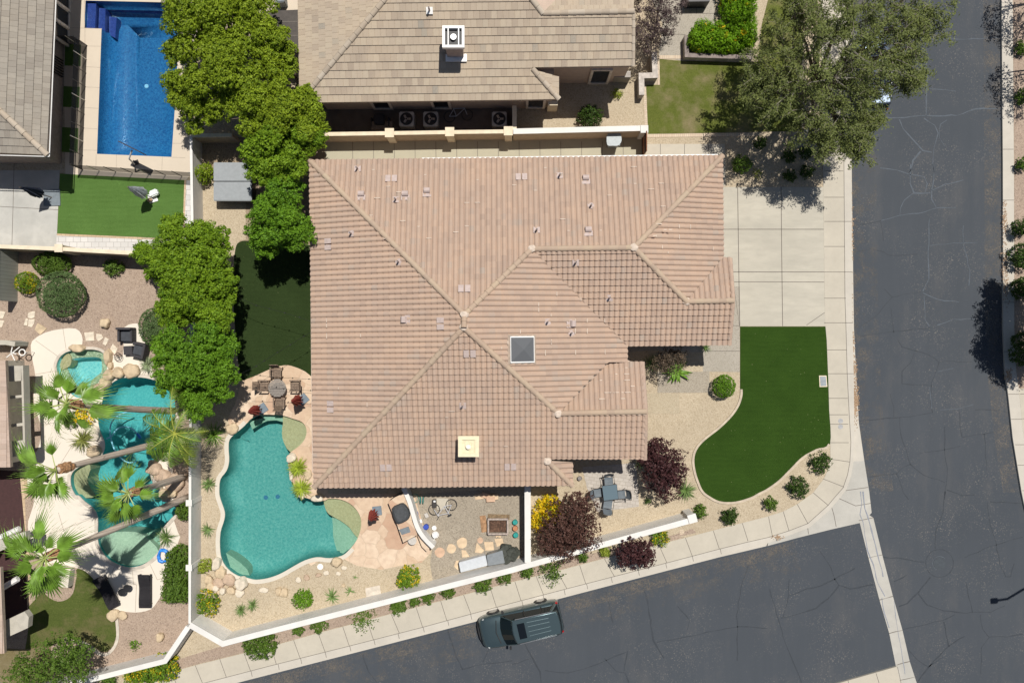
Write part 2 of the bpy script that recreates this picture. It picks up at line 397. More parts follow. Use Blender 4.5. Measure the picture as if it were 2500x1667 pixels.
M['side_conc'] = concrete('side_yard_concrete', (0.42, 0.39, 0.29), 0.2)
M['joint'] = plain('joint', (0.16, 0.14, 0.12), 0.95)
M['joint_l'] = plain('deck_joint', (0.42, 0.36, 0.29), 0.95)
M['asphalt'] = asphalt()
M['crack'] = plain('sealed_crack', (0.032, 0.039, 0.048), 0.75)
M['crack_l'] = plain('light_crack', (0.092, 0.107, 0.125), 0.95)
M['turf'] = turf('artificial_turf', (0.034, 0.082, 0.011), (0.064, 0.13, 0.019), speck=0.5)
M['turf_n'] = turf('neighbour_turf', (0.12, 0.24, 0.05), (0.18, 0.33, 0.085))
M['turf_d'] = turf('backyard_turf', (0.036, 0.062, 0.018), (0.055, 0.088, 0.028), speck=0.4)
M['lawn'] = turf('natural_lawn', (0.15, 0.19, 0.035), (0.25, 0.28, 0.065), (0.4, 0.33, 0.18), 22, 0.04)
M['lawn2'] = turf('patchy_lawn', (0.11, 0.155, 0.035), (0.19, 0.225, 0.06), (0.29, 0.23, 0.12), 22, 0.04)
M['flag'] = flagstone('flagstone', 1.15, (0.56, 0.41, 0.28), (0.69, 0.55, 0.41), (0.46, 0.28, 0.19), (0.40, 0.31, 0.22), 0.035)
M['paver'] = paver('grey_pavers', (0.50, 0.455, 0.40), (0.42, 0.38, 0.335), (0.33, 0.29, 0.24), 0.3, 0.2, 0.15)
M['paver_w'] = paver('pale_pavers', (0.64, 0.62, 0.59), (0.54, 0.53, 0.51), (0.33, 0.31, 0.29), 0.42, 0.3)
M['brick'] = paver('edging_brick', (0.56, 0.44, 0.32), (0.62, 0.52, 0.39), (0.42, 0.34, 0.25), 0.11, 0.3, 0)
M['brick_v'] = paver('edging_brick_row', (0.56, 0.44, 0.32), (0.62, 0.52, 0.39), (0.42, 0.34, 0.25), 0.3, 0.11, 0)
M['tanpav'] = paver('tan_pavers', (0.52, 0.38, 0.24), (0.6, 0.46, 0.3), (0.36, 0.27, 0.18), 0.25, 0.25, 0)
M['stucco'] = plain('tan_stucco', (0.47, 0.37, 0.265), 0.9, var=0.08, scale=4, bump=0.4)
M['stucco_w'] = plain('white_stucco', (0.76, 0.745, 0.705), 0.9, var=0.05, scale=3, bump=0.3)
M['white_cap'] = concrete('white_cap', (0.74, 0.72, 0.675), 0.3)
M['stucco_p'] = plain('house_stucco', (0.52, 0.41, 0.33), 0.9, var=0.06, scale=3, bump=0.3)
M['stucco_g'] = plain('grey_stucco', (0.45, 0.42, 0.355), 0.9, var=0.08, scale=3, bump=0.3)
M['block_g'] = paver('painted_block', (0.36, 0.37, 0.33), (0.33, 0.34, 0.3), (0.22, 0.22, 0.2), 0.4, 0.2)
M['capt'] = plain('wall_cap', (0.72, 0.62, 0.46), 0.9, var=0.08, scale=3)
M['white'] = plain('white_paint', (0.8, 0.79, 0.76), 0.45, var=0.04)
M['cream'] = plain('cream_paint', (0.74, 0.66, 0.45), 0.6, var=0.05)
M['glass'] = glassmat('window_glass')
M['dark'] = plain('dark_bronze', (0.035, 0.03, 0.027), 0.5)
M['black'] = plain('black_plastic', (0.016, 0.016, 0.018), 0.5)
M['greyp'] = plain('grey_plastic', (0.17, 0.2, 0.22), 0.5)
M['steel'] = plain('steel', (0.5, 0.5, 0.5), 0.3, 0.8)
M['acm'] = plain('beige_metal', (0.50, 0.47, 0.43), 0.5)
M['woodd'] = plain('weathered_wood', (0.2, 0.145, 0.105), 0.8, var=0.3, scale=12)
M['woodr'] = plain('red_brown_wood', (0.2, 0.08, 0.035), 0.8, var=0.3, scale=8)
M['wicker'] = paver('black_wicker', (0.022, 0.021, 0.026), (0.012, 0.012, 0.015), (0.06, 0.055, 0.06), 0.045, 0.045, 0)
M['red'] = plain('red_canvas', (0.34, 0.065, 0.045), 0.9, var=0.2)
M['navy'] = plain('navy_canvas', (0.022, 0.03, 0.06), 0.9, var=0.2)
M['teal'] = plain('teal_plastic', (0.02, 0.28, 0.25), 0.45)
M['blue'] = plain('blue_plastic', (0.03, 0.07, 0.38), 0.4)
M['gbox'] = plain('light_grey_resin', (0.52, 0.545, 0.57), 0.5, var=0.05)
M['gbox2'] = plain('mid_grey_resin', (0.2, 0.22, 0.235), 0.5, var=0.08)
M['olive'] = plain('dark_olive_tarp', (0.05, 0.055, 0.045), 0.8, var=0.3)
M['mesh_g'] = plain('grey_mesh_fabric', (0.13, 0.155, 0.175), 0.7, var=0.1)
M['slate'] = plain('slate_base', (0.16, 0.2, 0.235), 0.7, var=0.1)
M['rock'] = plain('sandstone', (0.56, 0.44, 0.29), 0.9, var=0.22, scale=2.2, bump=0.6)
M['rock_p'] = plain('pink_sandstone', (0.5, 0.37, 0.265), 0.9, var=0.22, scale=2.2, bump=0.6)
M['rock_w'] = plain('pale_stone', (0.66, 0.58, 0.46), 0.9, var=0.15, scale=3, bump=0.4)
M['step'] = plain('stepping_stone', (0.62, 0.47, 0.31), 0.9, var=0.12, scale=3)
M['step_p'] = plain('pink_stepping_stone', (0.56, 0.38, 0.26), 0.9, var=0.12, scale=3)
M['stackst'] = paver('stacked_stone', (0.43, 0.4, 0.36), (0.33, 0.29, 0.26), (0.25, 0.23, 0.2), 0.35, 0.13)
M['bark'] = plain('bark', (0.17, 0.13, 0.1), 0.95, var=0.3, scale=8, bump=0.6)
M['twig'] = plain('pale_twig', (0.36, 0.3, 0.23), 0.95, var=0.3, scale=8)
# ================================================================ pool outlines (cut out of every ground sheet)
pool2 = G(smooth(px('603,1033 612,1023 625,1016 646,1011.6 689,1014 716,1022 737.5,1030 748,1046.5 745.6,1068 732,1086.7 708,1105.4 702.7,1121.5 706.7,1148 716,1180 726.8,1204.5 753.6,1216.6 788.8,1222 803.7,1216.5 833.5,1219 860,1232.8 878,1256.6 881.7,1283 872,1316 851,1343 833.5,1356 803.7,1361.5 774,1359 744,1367 714,1383 684.6,1399.5 655,1410 625,1414 604.5,1409.5 580.7,1404 557,1387.6 542,1364 537.5,1334 539,1298 548,1268.5 549,1247.7 539,1218 536,1200 538.5,1170 554,1148 560,1124 558.6,1095 561,1073 576,1057 592,1044'), True, 3))
pool1 = G(smooth(tl(0, 2, '1140,455 1290,452 1420,480 1540,540 1590,640 1600,760 1585,900 1500,1040 1420,1180 1370,1300 1400,1420 1470,1500') +
          tl(0, 3, '1330,75 1400,90 1440,130 1435,180 1390,235 1335,300 1310,360 1318,440 1290,500 1230,560 1160,600 1060,618 960,590 880,540 830,470 805,390 805,210 765,130 700,80 650,30') +
          tl(0, 2, '690,1520 652,1440 650,1350 690,1290 780,1240 900,1190 950,1120 955,1040 922,960 897,870 900,770 930,680 950,600 990,540 1050,485'), True, 3))
spa = G(smooth(tl(0, 2, '520,330 560,255 640,212 760,200 880,203 955,245 975,330 968,420 935,470 872,520 862,575 800,625 700,635 620,570 560,470 525,400'), True, 3))
pool3 = G(tl(0, 0, '780,8 1645,28 1600,900 1563,1432 884,1404 926,266 768,258'))
HOLES += [pool1, pool2, pool3, spa]
# ================================================================ road
SI = px('2003,-900 2003,0 2009,400 2014,800 2021,934 2026,1041 2027,1119 2021,1145 2011.6,1167 1985,1202 1946,1230 1911,1248 1875,1259.5 1741,1294 1673,1311.7 1503,1355 1369,1390.6 1250,1420 1131,1451.6 952.6,1498 774,1545 661,1577 476,1623 340,1661 -900,1975')
SK = px('2054,-900 2055,0 2060,400 2062.5,727 2065,800 2068,912 2073,1012 2077,1079 2074.6,1127 2069,1158 2058,1190 2038,1212.5 2021,1233 1972,1277 1925.6,1295 1875,1311 1822,1323 1753,1340 1628,1373 1384,1436 1250,1471 1149,1498 1030,1530.5 848,1577 664,1623 476,1672 340,1708 -900,2024')
KF = px('2073,-900 2074,0 2078.5,400 2080,727 2081,800 2084,912 2085,1000 2086,1060 2083,1127 2078,1160 2066,1195 2045,1221 2026,1243 1976,1287 1929,1305 1877,1324 1824,1335 1755,1353 1630,1386 1386,1450 1252,1484 1152,1511 1033,1543 851,1590 667,1637 479,1685 343,1721 -900,2040')
RE = px('2081,-900 2081,400 2086.6,800 2092,912 2098.7,1033 2112,1125 2124,1200')
RE2 = px('2101,1277 2030,1293 1950,1313 1875,1333 1756,1361 1628,1394 1509,1425 1386,1457 1250,1493 1170,1515.6 911,1582.6 625,1655.6 479,1693 343,1729 -900,2048')
RR = px('2445,-900 2445,0 2448,400 2449,800 2453.6,907 2461.7,971 2472,1068 2494,1202 2501,1235 2540,1400 2600,1600 2720,1900 2900,2400 3200,3200')
STRIPL = px('2091,1236 2101,1277 2122,1362 2149,1465 2173,1547 2189,1626 2198,1667 2260,1900 2470,2550 2700,3200')
SB = px('2189,1626 2045,1667 1800,1735 1000,1950 -900,2460')
Gp = lambda L, z=0: G(L, z)
road = Gp(KF) + Gp(px('-900,2470')) + Gp(SB[::-1][1:-1] + [SB[0]]) + Gp(STRIPL[6:]) + Gp(RR[::-1])
road = [Vector(p) for p in road]
big = [Vector(p) for p in ((-260, -260), (260, -260), (260, 260), (-260, 260))]
g = sheet('ground', big, 0.0, M['tan_gravel'], holes=[road])
asp = [Vector(p) for p in Gp(px('2050,-900')) + Gp(px('2050,1100 2050,1240 -900,1990 -900,2480')) + Gp(px('-900,3200 3300,3200')) + Gp(px('2800,1650 2540,1235 2480,-900'))]
def crk(s, ix, iy): return G(tl(ix, iy, s))
CR_L = [(crk('1480,352 1560,350 1700,352 1880,348 2110,340', 3, 0), .05), (crk('1450,560 1462,700 1450,1050', 3, 0), .08), (crk('1480,805 1620,815 1720,828', 3, 0), .05),
 (crk('1000,1065 1250,1070 1450,1048 1730,1050 1900,990 2110,985', 3, 0), .07), (crk('1205,1085 1240,1170 1330,1270 1420,1370 1500,1385', 3, 0), .07), (crk('1430,1075 1530,1140 1560,1210 1520,1360 1510,1500 1520,1568', 3, 0), .07),
 (crk('1400,1375 1330,1460 1300,1568', 3, 0), .08), (crk('1640,1090 1580,1130 1570,1250 1620,1330', 3, 0), .04), (crk('1030,35 1180,55 1300,95 1430,115 1460,180 1440,260', 3, 1), .06), (crk('1310,0 1305,180 1340,265 1490,262', 3, 1), .08),
 (crk('1515,0 1520,130 1500,240 1500,320 1545,400', 3, 1), .06), (crk('1500,240 1620,185 1790,145', 3, 1), .05), (crk('1040,515 1200,470 1380,450 1545,400 1720,395', 3, 1), .06), (crk('1330,265 1250,330 1215,400 1210,465', 3, 1), .05),
 (crk('1480,500 1470,900 1475,1050 1420,1160', 3, 1), .06), (crk('1420,1175 1560,1235 1750,1260', 3, 1), .05), (crk('1790,560 1790,740 1850,970 1840,1110', 3, 1), .05), (crk('1550,1470 1700,1415 1900,1415', 3, 1), .05), (crk('1430,1200 1440,1420 1480,1480', 3, 1), .05),
 (crk('1480,745 1700,720 1920,715', 3, 1), .04), (crk('1480,540 1500,740', 3, 2), .05), (crk('1560,400 1700,370', 3, 2), .04), (crk('1580,750 1740,740 1880,700', 3, 2), .04)]
CR_D = [(crk('790,560 900,545 1040,518', 3, 1), .07), (crk('1035,530 1050,600 1060,700', 3, 1), .045), (crk('800,800 950,772 1060,800 1110,832 1370,822', 3, 1), .05), (crk('830,1490 900,1450 1010,1370 1070,1290 1140,1215 1250,1185 1400,1165', 3, 1), .05),
 (crk('1070,1140 1140,1215', 3, 1), .045), (crk('1130,1320 1155,1540', 3, 1), .04), (crk('820,80 1000,55 1300,20 1500,0', 3, 2), .05), (crk('1190,110 1230,175 1470,245 1570,315 1540,400 1500,500 1490,700 1510,775', 3, 2), .055),
 (crk('1340,235 1310,320 1230,400 1230,510 1500,530', 3, 2), .045), (crk('1580,310 1880,310', 3, 2), .04), (crk('840,850 1140,825 1300,812 1510,775', 3, 2), .055), (crk('1120,600 1155,720 1155,820', 3, 2), .04), (crk('1210,820 1220,980 1270,1120 1305,1245', 3, 2), .05),
 (crk('1305,1245 1420,1340 1620,1410', 3, 2), .055), (crk('920,1360 1180,1330 1240,1275 1305,1245', 3, 2), .055), (crk('1180,1330 1240,1500 1290,1568', 3, 2), .05), (crk('1620,900 1620,1150 1645,1280 1625,1480 1620,1568', 3, 2), .05), (crk('1640,1480 1780,1530 1890,1525', 3, 2), .05),
 (crk('1380,1150 1650,1105 1760,1080', 3, 2), .04), (crk('1750,740 1770,960 1780,1000 1980,970 2200,935', 3, 2), .04), (crk('1980,970 2005,1300', 3, 2), .045), (crk('1900,750 2080,750 2190,770', 3, 2), .045),
 (crk('1460,0 1445,170 1385,320 1380,470', 3, 3), .06), (crk('950,540 1070,545 1290,580', 3, 3), .07), (crk('1040,740 1110,710 1145,685', 3, 3), .06), (crk('1340,705 1240,830 1150,920 1080,945', 3, 3), .08), (crk('1240,840 1310,930 1450,980 1640,1000 1680,990 1840,990 1950,940', 3, 3), .06),
 (crk('1630,740 1650,850 1685,990', 3, 3), .05), (crk('1620,545 1840,450 2100,375', 3, 3), .06), (crk('1810,90 1830,270 1880,420 1910,600 1960,700 2000,700 2030,590', 3, 3), .055), (crk('1830,85 2090,95', 3, 3), .06), (crk('1110,1135 1440,1060 1540,1010', 3, 3), .07),
 (crk('1450,1070 1490,1270 1330,1440 1240,1560', 3, 3), .08), (crk('1490,1270 1620,1190', 3, 3), .06), (crk('1165,1305 1230,1380 1320,1440 1440,1360', 3, 3), .07), (crk('1750,1010 1770,1130 1820,1195 1970,1195 2100,1170', 3, 3), .055), (crk('1820,1200 1760,1280 1755,1500', 3, 3), .05),
 (crk('180,855 320,800 440,775 600,690 720,630', 3, 3), .07), (crk('550,715 590,770 680,800 870,765', 3, 3), .08), (crk('590,770 500,880 400,960 240,1010 110,1040', 3, 3), .08), (crk('180,720 175,850 130,1030', 3, 3), .05), (crk('430,490 520,620 550,710', 3, 3), .045),
 (crk('20,800 90,1050 130,1200 200,1370 280,1568', 3, 3), .07), (crk('1945,600 1880,800 1845,1020 1855,1150 1850,1390', 2, 3), .06), (crk('1065,740 1100,850 1140,1050 1160,1220 1250,1370', 2, 3), .09), (crk('770,820 830,1080', 2, 3), .1), (crk('1190,1240 1450,1190 1700,1140 1860,1110 2099,1125', 2, 3), .06),
 (crk('760,1370 860,1480 930,1490 960,1568', 2, 3), .07), (crk('950,1310 920,1480', 2, 3), .06), (crk('270,1470 460,1490 640,1440 940,1320', 2, 3), .06), (crk('100,1240 170,1370 230,1480 240,1568', 2, 3), .08), (crk('0,1420 160,1370', 2, 3), .05), (crk('1360,940 1460,1060 1440,1140', 2, 3), .045),
 (crk('1570,1130 1640,1360 1690,1460', 1, 3), .09), (crk('1690,1460 1850,1420 2099,1390', 1, 3), .06), (crk('870,1330 920,1480 990,1568', 1, 3), .06), (crk('390,1440 400,1568', 1, 3), .05), (crk('1860,1400 1910,1290', 1, 3), .05)]
# manhole rings
MH = W(1875 + 1415 / 3.3584, 1200 + 590 / 3.3584)
def ring(c, r, n=28): return [Vector((c.x + r * math.cos(2 * math.pi * i / n), c.y + r * math.sin(2 * math.pi * i / n))) for i in range(n + 1)]
CR_D += [(ring(MH, 0.8), .05)]; CR_L += [(ring(MH, 0.4)[3:20], .04)]
ro = sheet('road', asp, -0.11, M['asphalt'], lines=CR_D, lmat=M['crack'], jitter=0.035, lines2=CR_L, l2mat=M['crack_l'])
bm = bmesh.new(); cyl(bm, (MH.x, MH.y, -0.1065), 0.36, 0.36, 0.006, 32)
o = obj('manhole_cover', bm, plain('tarred_iron', (0.045, 0.055, 0.065), 0.7)); single(o, 'round dark manhole cover sealed into the road surface', 'manhole cover')
# kerbs, gutters, pavement
def between(A, B): return A + B[::-1]
def cross(A, B, ts):
    """joint lines between two polylines at given parameters of A (pixels along)"""
    out = []
    for (a, b) in ts: out.append(([W(*a).xy, W(*b).xy], 0.035))
    return out
def along(P, step, start=0.0):
    out = []; acc = -start
    for a, b in zip(P[:-1], P[1:]):
        a = Vector(a); b = Vector(b); L = (b - a).length
        while acc + L >= step:
            t = (step - acc) / L; a = a.lerp(b, t); out.append((a.copy(), (b - a).normalized())); L = (b - a).length; acc = 0
        acc += L
    return out
SIg, SKg, KFg, REg = Gp(SI), Gp(SK), Gp(KF), Gp(RE)
jl = []
for yy in (418, 482, 541, 602, 664, 728, 788, 854, 912, 972, 1012, 1035, 1080): jl.append(([W(2012, yy).xy, W(2066 + (yy - 800) * .02, yy).xy], .03))
for yy in [418 - 61 * k for k in range(1, 20)]: jl.append(([W(2004, yy).xy, W(2056, yy).xy], .03))
for a, b in ((1741, 1756), (1673, 1690), (1628 - 20, 1628), (1503 + 38, 1565), (1475, 1500), (1415, 1430), (1360, 1384), (1309, 1327), (1257, 1272), (1197, 1212), (1132, 1150), (1076, 1091), (1016, 1032), (955, 975), (896, 912), (837, 853), (777, 794), (717, 733), (662, 675), (596, 612), (537, 553), (477, 495), (420, 436)):
    f = lambda x, P: next(y0 + (y1 - y0) * (x - x0) / (x1 - x0) for (x0, y0), (x1, y1) in zip(P[:-1], P[1:]) if min(x0, x1) <= x <= max(x0, x1) and x0 != x1)
    try: jl.append(([W(a, f(a, SI[12:])).xy, W(b, f(b, SK[14:])).xy], .03))
    except StopIteration: pass
for (a, b) in (((2027, 1120), (2074, 1127)), ((2009, 1168), (2060, 1188)), ((1985, 1202), (2022, 1233)), ((1946, 1230), (1972, 1277)), ((1912, 1248), (1926, 1295)), ((1876, 1260), (1886, 1311)), ((1812, 1276), (1826, 1320))):
    jl.append(([W(*a).xy, W(*b).xy], .03))
sheet('pavement', between(SIg, SKg), 0.02, M['conc'], skirt=0.1, lines=jl + [([Vector(p) for p in SKg[:-1]], .03)], lmat=M['joint'], cut=False)
kl = []
for _x in (1741, 1673, 1608, 1541, 1475, 1415, 1360, 1309, 1257, 1197, 1132, 1076, 1016, 955, 896, 837, 777, 717, 662, 596):
    fy = lambda x, P: next(y0 + (y1 - y0) * (x - x0) / (x1 - x0) for (x0, y0), (x1, y1) in zip(P[:-1], P[1:]) if min(x0, x1) <= x <= max(x0, x1) and x0 != x1)
    try: kl.append(([W(_x + 17, fy(_x + 17, SK[16:])).xy, W(_x + 20, fy(_x + 20, KF[16:])).xy], .03))
    except StopIteration: pass
for x0, y0, x1, y1 in ((2062, 541, 2080, 541), (2062, 664, 2081, 664), (2065, 788, 2082, 788), (2068, 912, 2085, 912)): kl.append(([W(x0, y0).xy, W(x1, y1).xy], .03))
sheet('kerb', between(SKg, KFg), 0.016, M['curb'], skirt=0.16, lines=kl, lmat=M['joint'], cut=False)
gut1 = Gp(KF[:9]) + Gp(px('2105,1127')) ; 
sheet('gutter', Gp(KF[:9]) + Gp(px('2112,1125 2098.7,1033 2092,912 2086.6,800 2081,400 2081,-900')), -0.1, M['curb'], cut=False)
apron = Gp(px('2083,1127 2078,1160 2066,1195 2045,1221 2026,1243 1976,1287 1929,1305 1877,1324 1872,1334 1950,1313 2030,1293 2101,1277 2091,1236 2134,1264 2124,1200 2112,1125'))
sheet('corner_apron', Gp(px('2083,1127 2078,1160 2066,1195 2045,1221 2026,1243 1976,1287 1929,1305 1877,1324 1872,1334 1950,1313 2030,1293 2101,1277 2112,1270 2130,1252 2124,1200 2112,1125')), -0.1, M['conc_grey'], cut=False,
      lines=[(crk('710,1485 920,1455', 3, 2), .035), (crk('550,40 725,118', 3, 3), .035), (crk('530,135 548,200 565,290', 3, 3), .035), (crk('325,260 338,350', 3, 3), .035), (crk('870,215 750,240', 3, 3), .035), (crk('725,118 850,97', 3, 3), .035)], lmat=M['joint'])
stl = [(crk('830,545 945,520', 3, 3), .04), (crk('920,890 1030,860', 3, 3), .04), (crk('1000,1165 1110,1140', 3, 3), .04), (crk('1060,1425 1170,1395', 3, 3), .04), (crk('1085,1550 1220,1520', 3, 3), .03)]
sta = [(crk('765,0 775,100 760,190 785,250 820,480 870,600 905,750 965,860', 3, 3), .06), (crk('785,0 800,140 840,260 900,500 940,640 950,700', 3, 3), .07), (crk('940,870 960,1000 1000,1120', 3, 3), .05), (crk('1040,900 1070,1130 1100,1300 1130,1500', 3, 3), .05)]
stm = plain('water_stain', (0.25, 0.265, 0.3), 0.9)
STR = px('2134,1264 2156,1355 2182,1456 2205.5,1539.5 2223,1615 2240,1667 2300,1880 2500,2500 2760,3200')
sheet('cross_gutter', Gp(STRIPL) + Gp(STR[::-1]), -0.098, M['conc_grey'], lines=stl, lmat=M['joint'], lines2=sta, l2mat=stm, jitter=0.02, cut=False)
sheet('gutter_side_street', Gp(KF[15:]) + Gp(RE2[::-1][:-3]), -0.1, M['curb'], cut=False)
def grit(name, amt):
    m, t, b = nodes(name); co = coord(t); a = noisef(t, co, 0.9, 7, .5 - amt, .72 - amt, .75); v = noisef(t, co, 14, 4, .42, .6, .7)
    mm = t.nodes.new('ShaderNodeMath'); mm.operation = 'MULTIPLY'; t.links.new(a, mm.inputs[0]); t.links.new(v, mm.inputs[1])
    b.inputs['Base Color'].default_value = (.2, .175, .145, 1); b.inputs['Roughness'].default_value = .95; t.links.new(mul(t, mm.outputs[0], .75), b.inputs['Alpha']); return m
gr1 = grit('worn_grit', .02); gr2 = grit('worn_grit_edge', .1)
def shift(P, dx, dy): return [(x + dx, y + dy) for x, y in P]
REL = px('2081,-900 2081,400 2086.6,800 2092,912 2098.7,1033 2112,1125 2124,1200')
sheet('road_wear', Gp(REL) + Gp(shift(REL, 60, 0)[::-1]), -0.1065, gr1, cut=False); sheet('road_wear', Gp(shift(REL, 1, 0)) + Gp(shift(REL, 28, 0)[::-1]), -0.103, gr1, cut=False)
RS = px('1940,1322 1756,1366 1628,1398 1509,1430 1386,1462 1250,1498 1170,1520 911,1588 625,1660 479,1697 343,1733')
sheet('road_wear', Gp(RS) + Gp(shift(RS, 8, 30)[::-1]), -0.1065, gr2, cut=False); sheet('road_wear', Gp(RS) + Gp(shift(RS, 18, 75)[::-1]), -0.104, gr1, cut=False)
RW = px('2443,-900 2443,0 2446,400 2447,800 2451.6,907 2459.7,971 2470,1068 2492,1202'); sheet('road_wear', Gp(RW) + Gp(shift(RW, -40, 0)[::-1]), -0.1065, gr2, cut=False)
# south corner pavement + lot
sb = Gp(SB); sheet('south_pavement', sb + Gp([(-900, 2530), (1000, 2010), (1800, 1795), (2060, 1727), (2215, 1690), (2198, 1667)]), 0.02, M['conc'], skirt=0.14, cut=False, lines=[(crk('885,1485 910,1568', 3, 3), .03), (crk('655,1545 660,1568', 3, 3), .03), (crk('1060,1430 1090,1568', 3, 3), .03)], lmat=M['joint'])
# east kerb
rr = Gp(RR[:12]); KR = offset(rr, 27 / S, False)
if KR[3].x < rr[3].x: KR = offset(rr, -27 / S, False)
el = [([W(a, y).xy, W(a + 27, y).xy], .03) for a, y in ((2446, 115), (2446, 240), (2447, 365), (2448, 489), (2449, 738), (2450, 858), (2461, 962), (2468, 1023), (2478, 1085), (2484, 1135), (2495, 1197))]
sheet('east_kerb', rr + KR[::-1], 0.016, M['curb'], skirt=0.14, lines=el, lmat=M['joint'], cut=False)
sheet('east_pavement', [p for p in KR[4:]] + Gp(px('2900,1900 2640,1400 2570,1150 2540,950 2487,948')), 0.02, M['conc'], skirt=0.1, cut=False, lines=[([W(2495, 1022).xy, W(2560, 1015).xy], .03), ([W(2490, 962).xy, W(2550, 958).xy], .03)], lmat=M['joint'])
sheet('east_gravel_bed', [Vector((p.x + .02, p.y)) for p in KR[:5]] + Gp(px('2487,947 2800,947 2800,-900')), 0.008, M['pink_gravel'], cut=False)
# ================================================================ lot 1, front
LAWN = smooth(px('2024,1000 2026,1085 1993,1101 1961,1119 1934,1145.6 1904.5,1175 1875,1196.5 1854.5,1207 1833.6,1218 1795,1229 1756,1228 1726,1213 1711.5,1200 1703,1183 1693,1153.6 1689,1121.5 1696,1094.7 1716,1070.6 1753.6,1041 1783,1011.6 1799,987.5 1806,966 1806.7,950'), False, 4)
lawn = G([(p[0], p[1]) for p in LAWN]) + G(px('1806.7,797 2015,797 2018,830 2022,930'))
sheet('front_lawn', lawn, 0.025, M['turf'], skirt=0.03)
sheet('driveway', G(px('1690,457 2010,457 2014.5,796 1806,796 1806,700 1690,690')), 0.012, M['drive'], lmat=M['joint'],
      lines=[(G(px('1800.6,457 1804,690 1806,796')), .04), (G(px('1906.8,457 1908,600 1910.5,796')), .04), (G(px('1700,560 2011,560')), .04), (G(px('1700,664 2012,664')), .04), (G(px('1700,688 2012,688.5')), .035), (crk('350,1470 515,1355', 3, 1), .03), (crk('380,270 500,360', 3, 1), .03)])
sheet('entry_walk', G(px('1690,689 1790,689 1806,689 1806,908 1716,907 1716,860 1600,855 1530,860 1530,835 1690,835')), 0.008, M['agg'], lmat=M['joint'], lines=[(G(px('1716,857 1806,857')), .03), (G(px('1790,689 1806,800')), .02), (G(px('1790,795 1806,795')), .03)])
sheet('front_step_slab', G(px('1605,907 1732,907 1732,958 1605,959')), 0.014, gravel('dark_aggregate', (0.33, 0.285, 0.22), (0.43, 0.385, 0.31), (0.24, 0.2, 0.155), 26), skirt=.02)
sheet('front_landing_slab', G(px('1570,960 1658,960 1659,1009 1570,1010')), 0.018, gravel('pale_aggregate', (0.43, 0.36, 0.25), (0.5, 0.43, 0.31), (0.36, 0.29, 0.2), 26), skirt=.02)
sheet('paver_patio', G(px('1421,1140 1520,1132 1552,1129 1557,1180 1560,1236 1458,1249 1433,1190')), 0.015, M['paver'], skirt=.02)
sheet('side_walk_slabs', G(px('1577,352 1769,352 1771,403 1771,455 1762,455 1755,410 1577,410')), 0.014, M['conc'], skirt=.02, lmat=M['joint'], lines=[(G(px('1612,352 1612,400')), .03), (G(px('1671,352 1671,400')), .03), (G(px('1730,352 1730,400')), .03), (G(px('1755,403 1771,403')), .03)])
sheet('verge_gravel', Gp(px('1640,1307 1690,1290 1700,1300 1655,1310')) + Gp([(a, b - 1) for a, b in SI[14:-1]]) + Gp(px('430,1610 545,1575 1000,1460 1250,1395')), 0.008, M['pink_gravel'], cut=False)
sheet('north_side_yard_slab', G(px('790,343 1566,335 1567,430 800,430')), 0.01, M['side_conc'], lmat=M['joint'], lines=[(G([(x, 346), (x + 1, 430)]), .03) for x in [810 + 50.8 * k for k in range(1, 15)]])
sheet('brick_strip', G(px('1658,1293 1668,1290 1671,1302 1661,1305')), 0.012, M['brick_v'])
# ================================================================ lot 1, back
BT = smooth(px('768,925 745.6,907 727,898 702.7,891 678.6,894 660,900.5 625,916.5 605,924 590,926 581,880 574,800 569,700 571,640 577,600 588,590 602,588 640,590 700,592 768,600'), False, 3)
sheet('backyard_turf', G([(p[0], p[1]) for p in BT]), 0.02, M['turf_d'], skirt=.02)
sheet('dirt_bed', G(px('466,335 800,335 800,600 640,590 602,588 588,590 577,600 560,590 545,500 500,480 466,480')), 0.006, M['dirt'])
sheet('backyard_gravel_strip', G(px('492,430 600,430 600,585 586,588 572,610 560,620 492,560')), 0.0095, M['tan_gravel'])
deck = smooth(px('590,926 605,924 625,916.5 660,900.5 678.6,894 702.7,891 727,898 745.6,907 768,925 800,1000 800,1205 1010,1205 1035,1290 1055,1335 1050,1350 1030,1372 990,1378 930,1390 870,1380 833,1360 820,1348 790,1362 760,1380 700,1330 640,1250 600,1100 585,1062 560,1040 556,1020 575,985'), True, 1)
sheet('flagstone_patio', G([(p[0], p[1]) for p in deck]), 0.012, M['flag'])
sheet('side_yard_gravel', G(px('1012,1205 1285,1190 1285,1385 1250,1392 1060,1438 1050,1375 1056,1335 1036,1290')), 0.016, M['grey_gravel'])
cop2 = [p for p in pool2]; N3 = 3
def coping(name, P, a, b, wd, z, mat, parent):
    n = len(P); idx = [i % n for i in range(a, b + 1)]; seg = [Vector(P[i]) for i in idx]
    return strip(name, seg, wd, 0.0, z, mat, parent=parent)
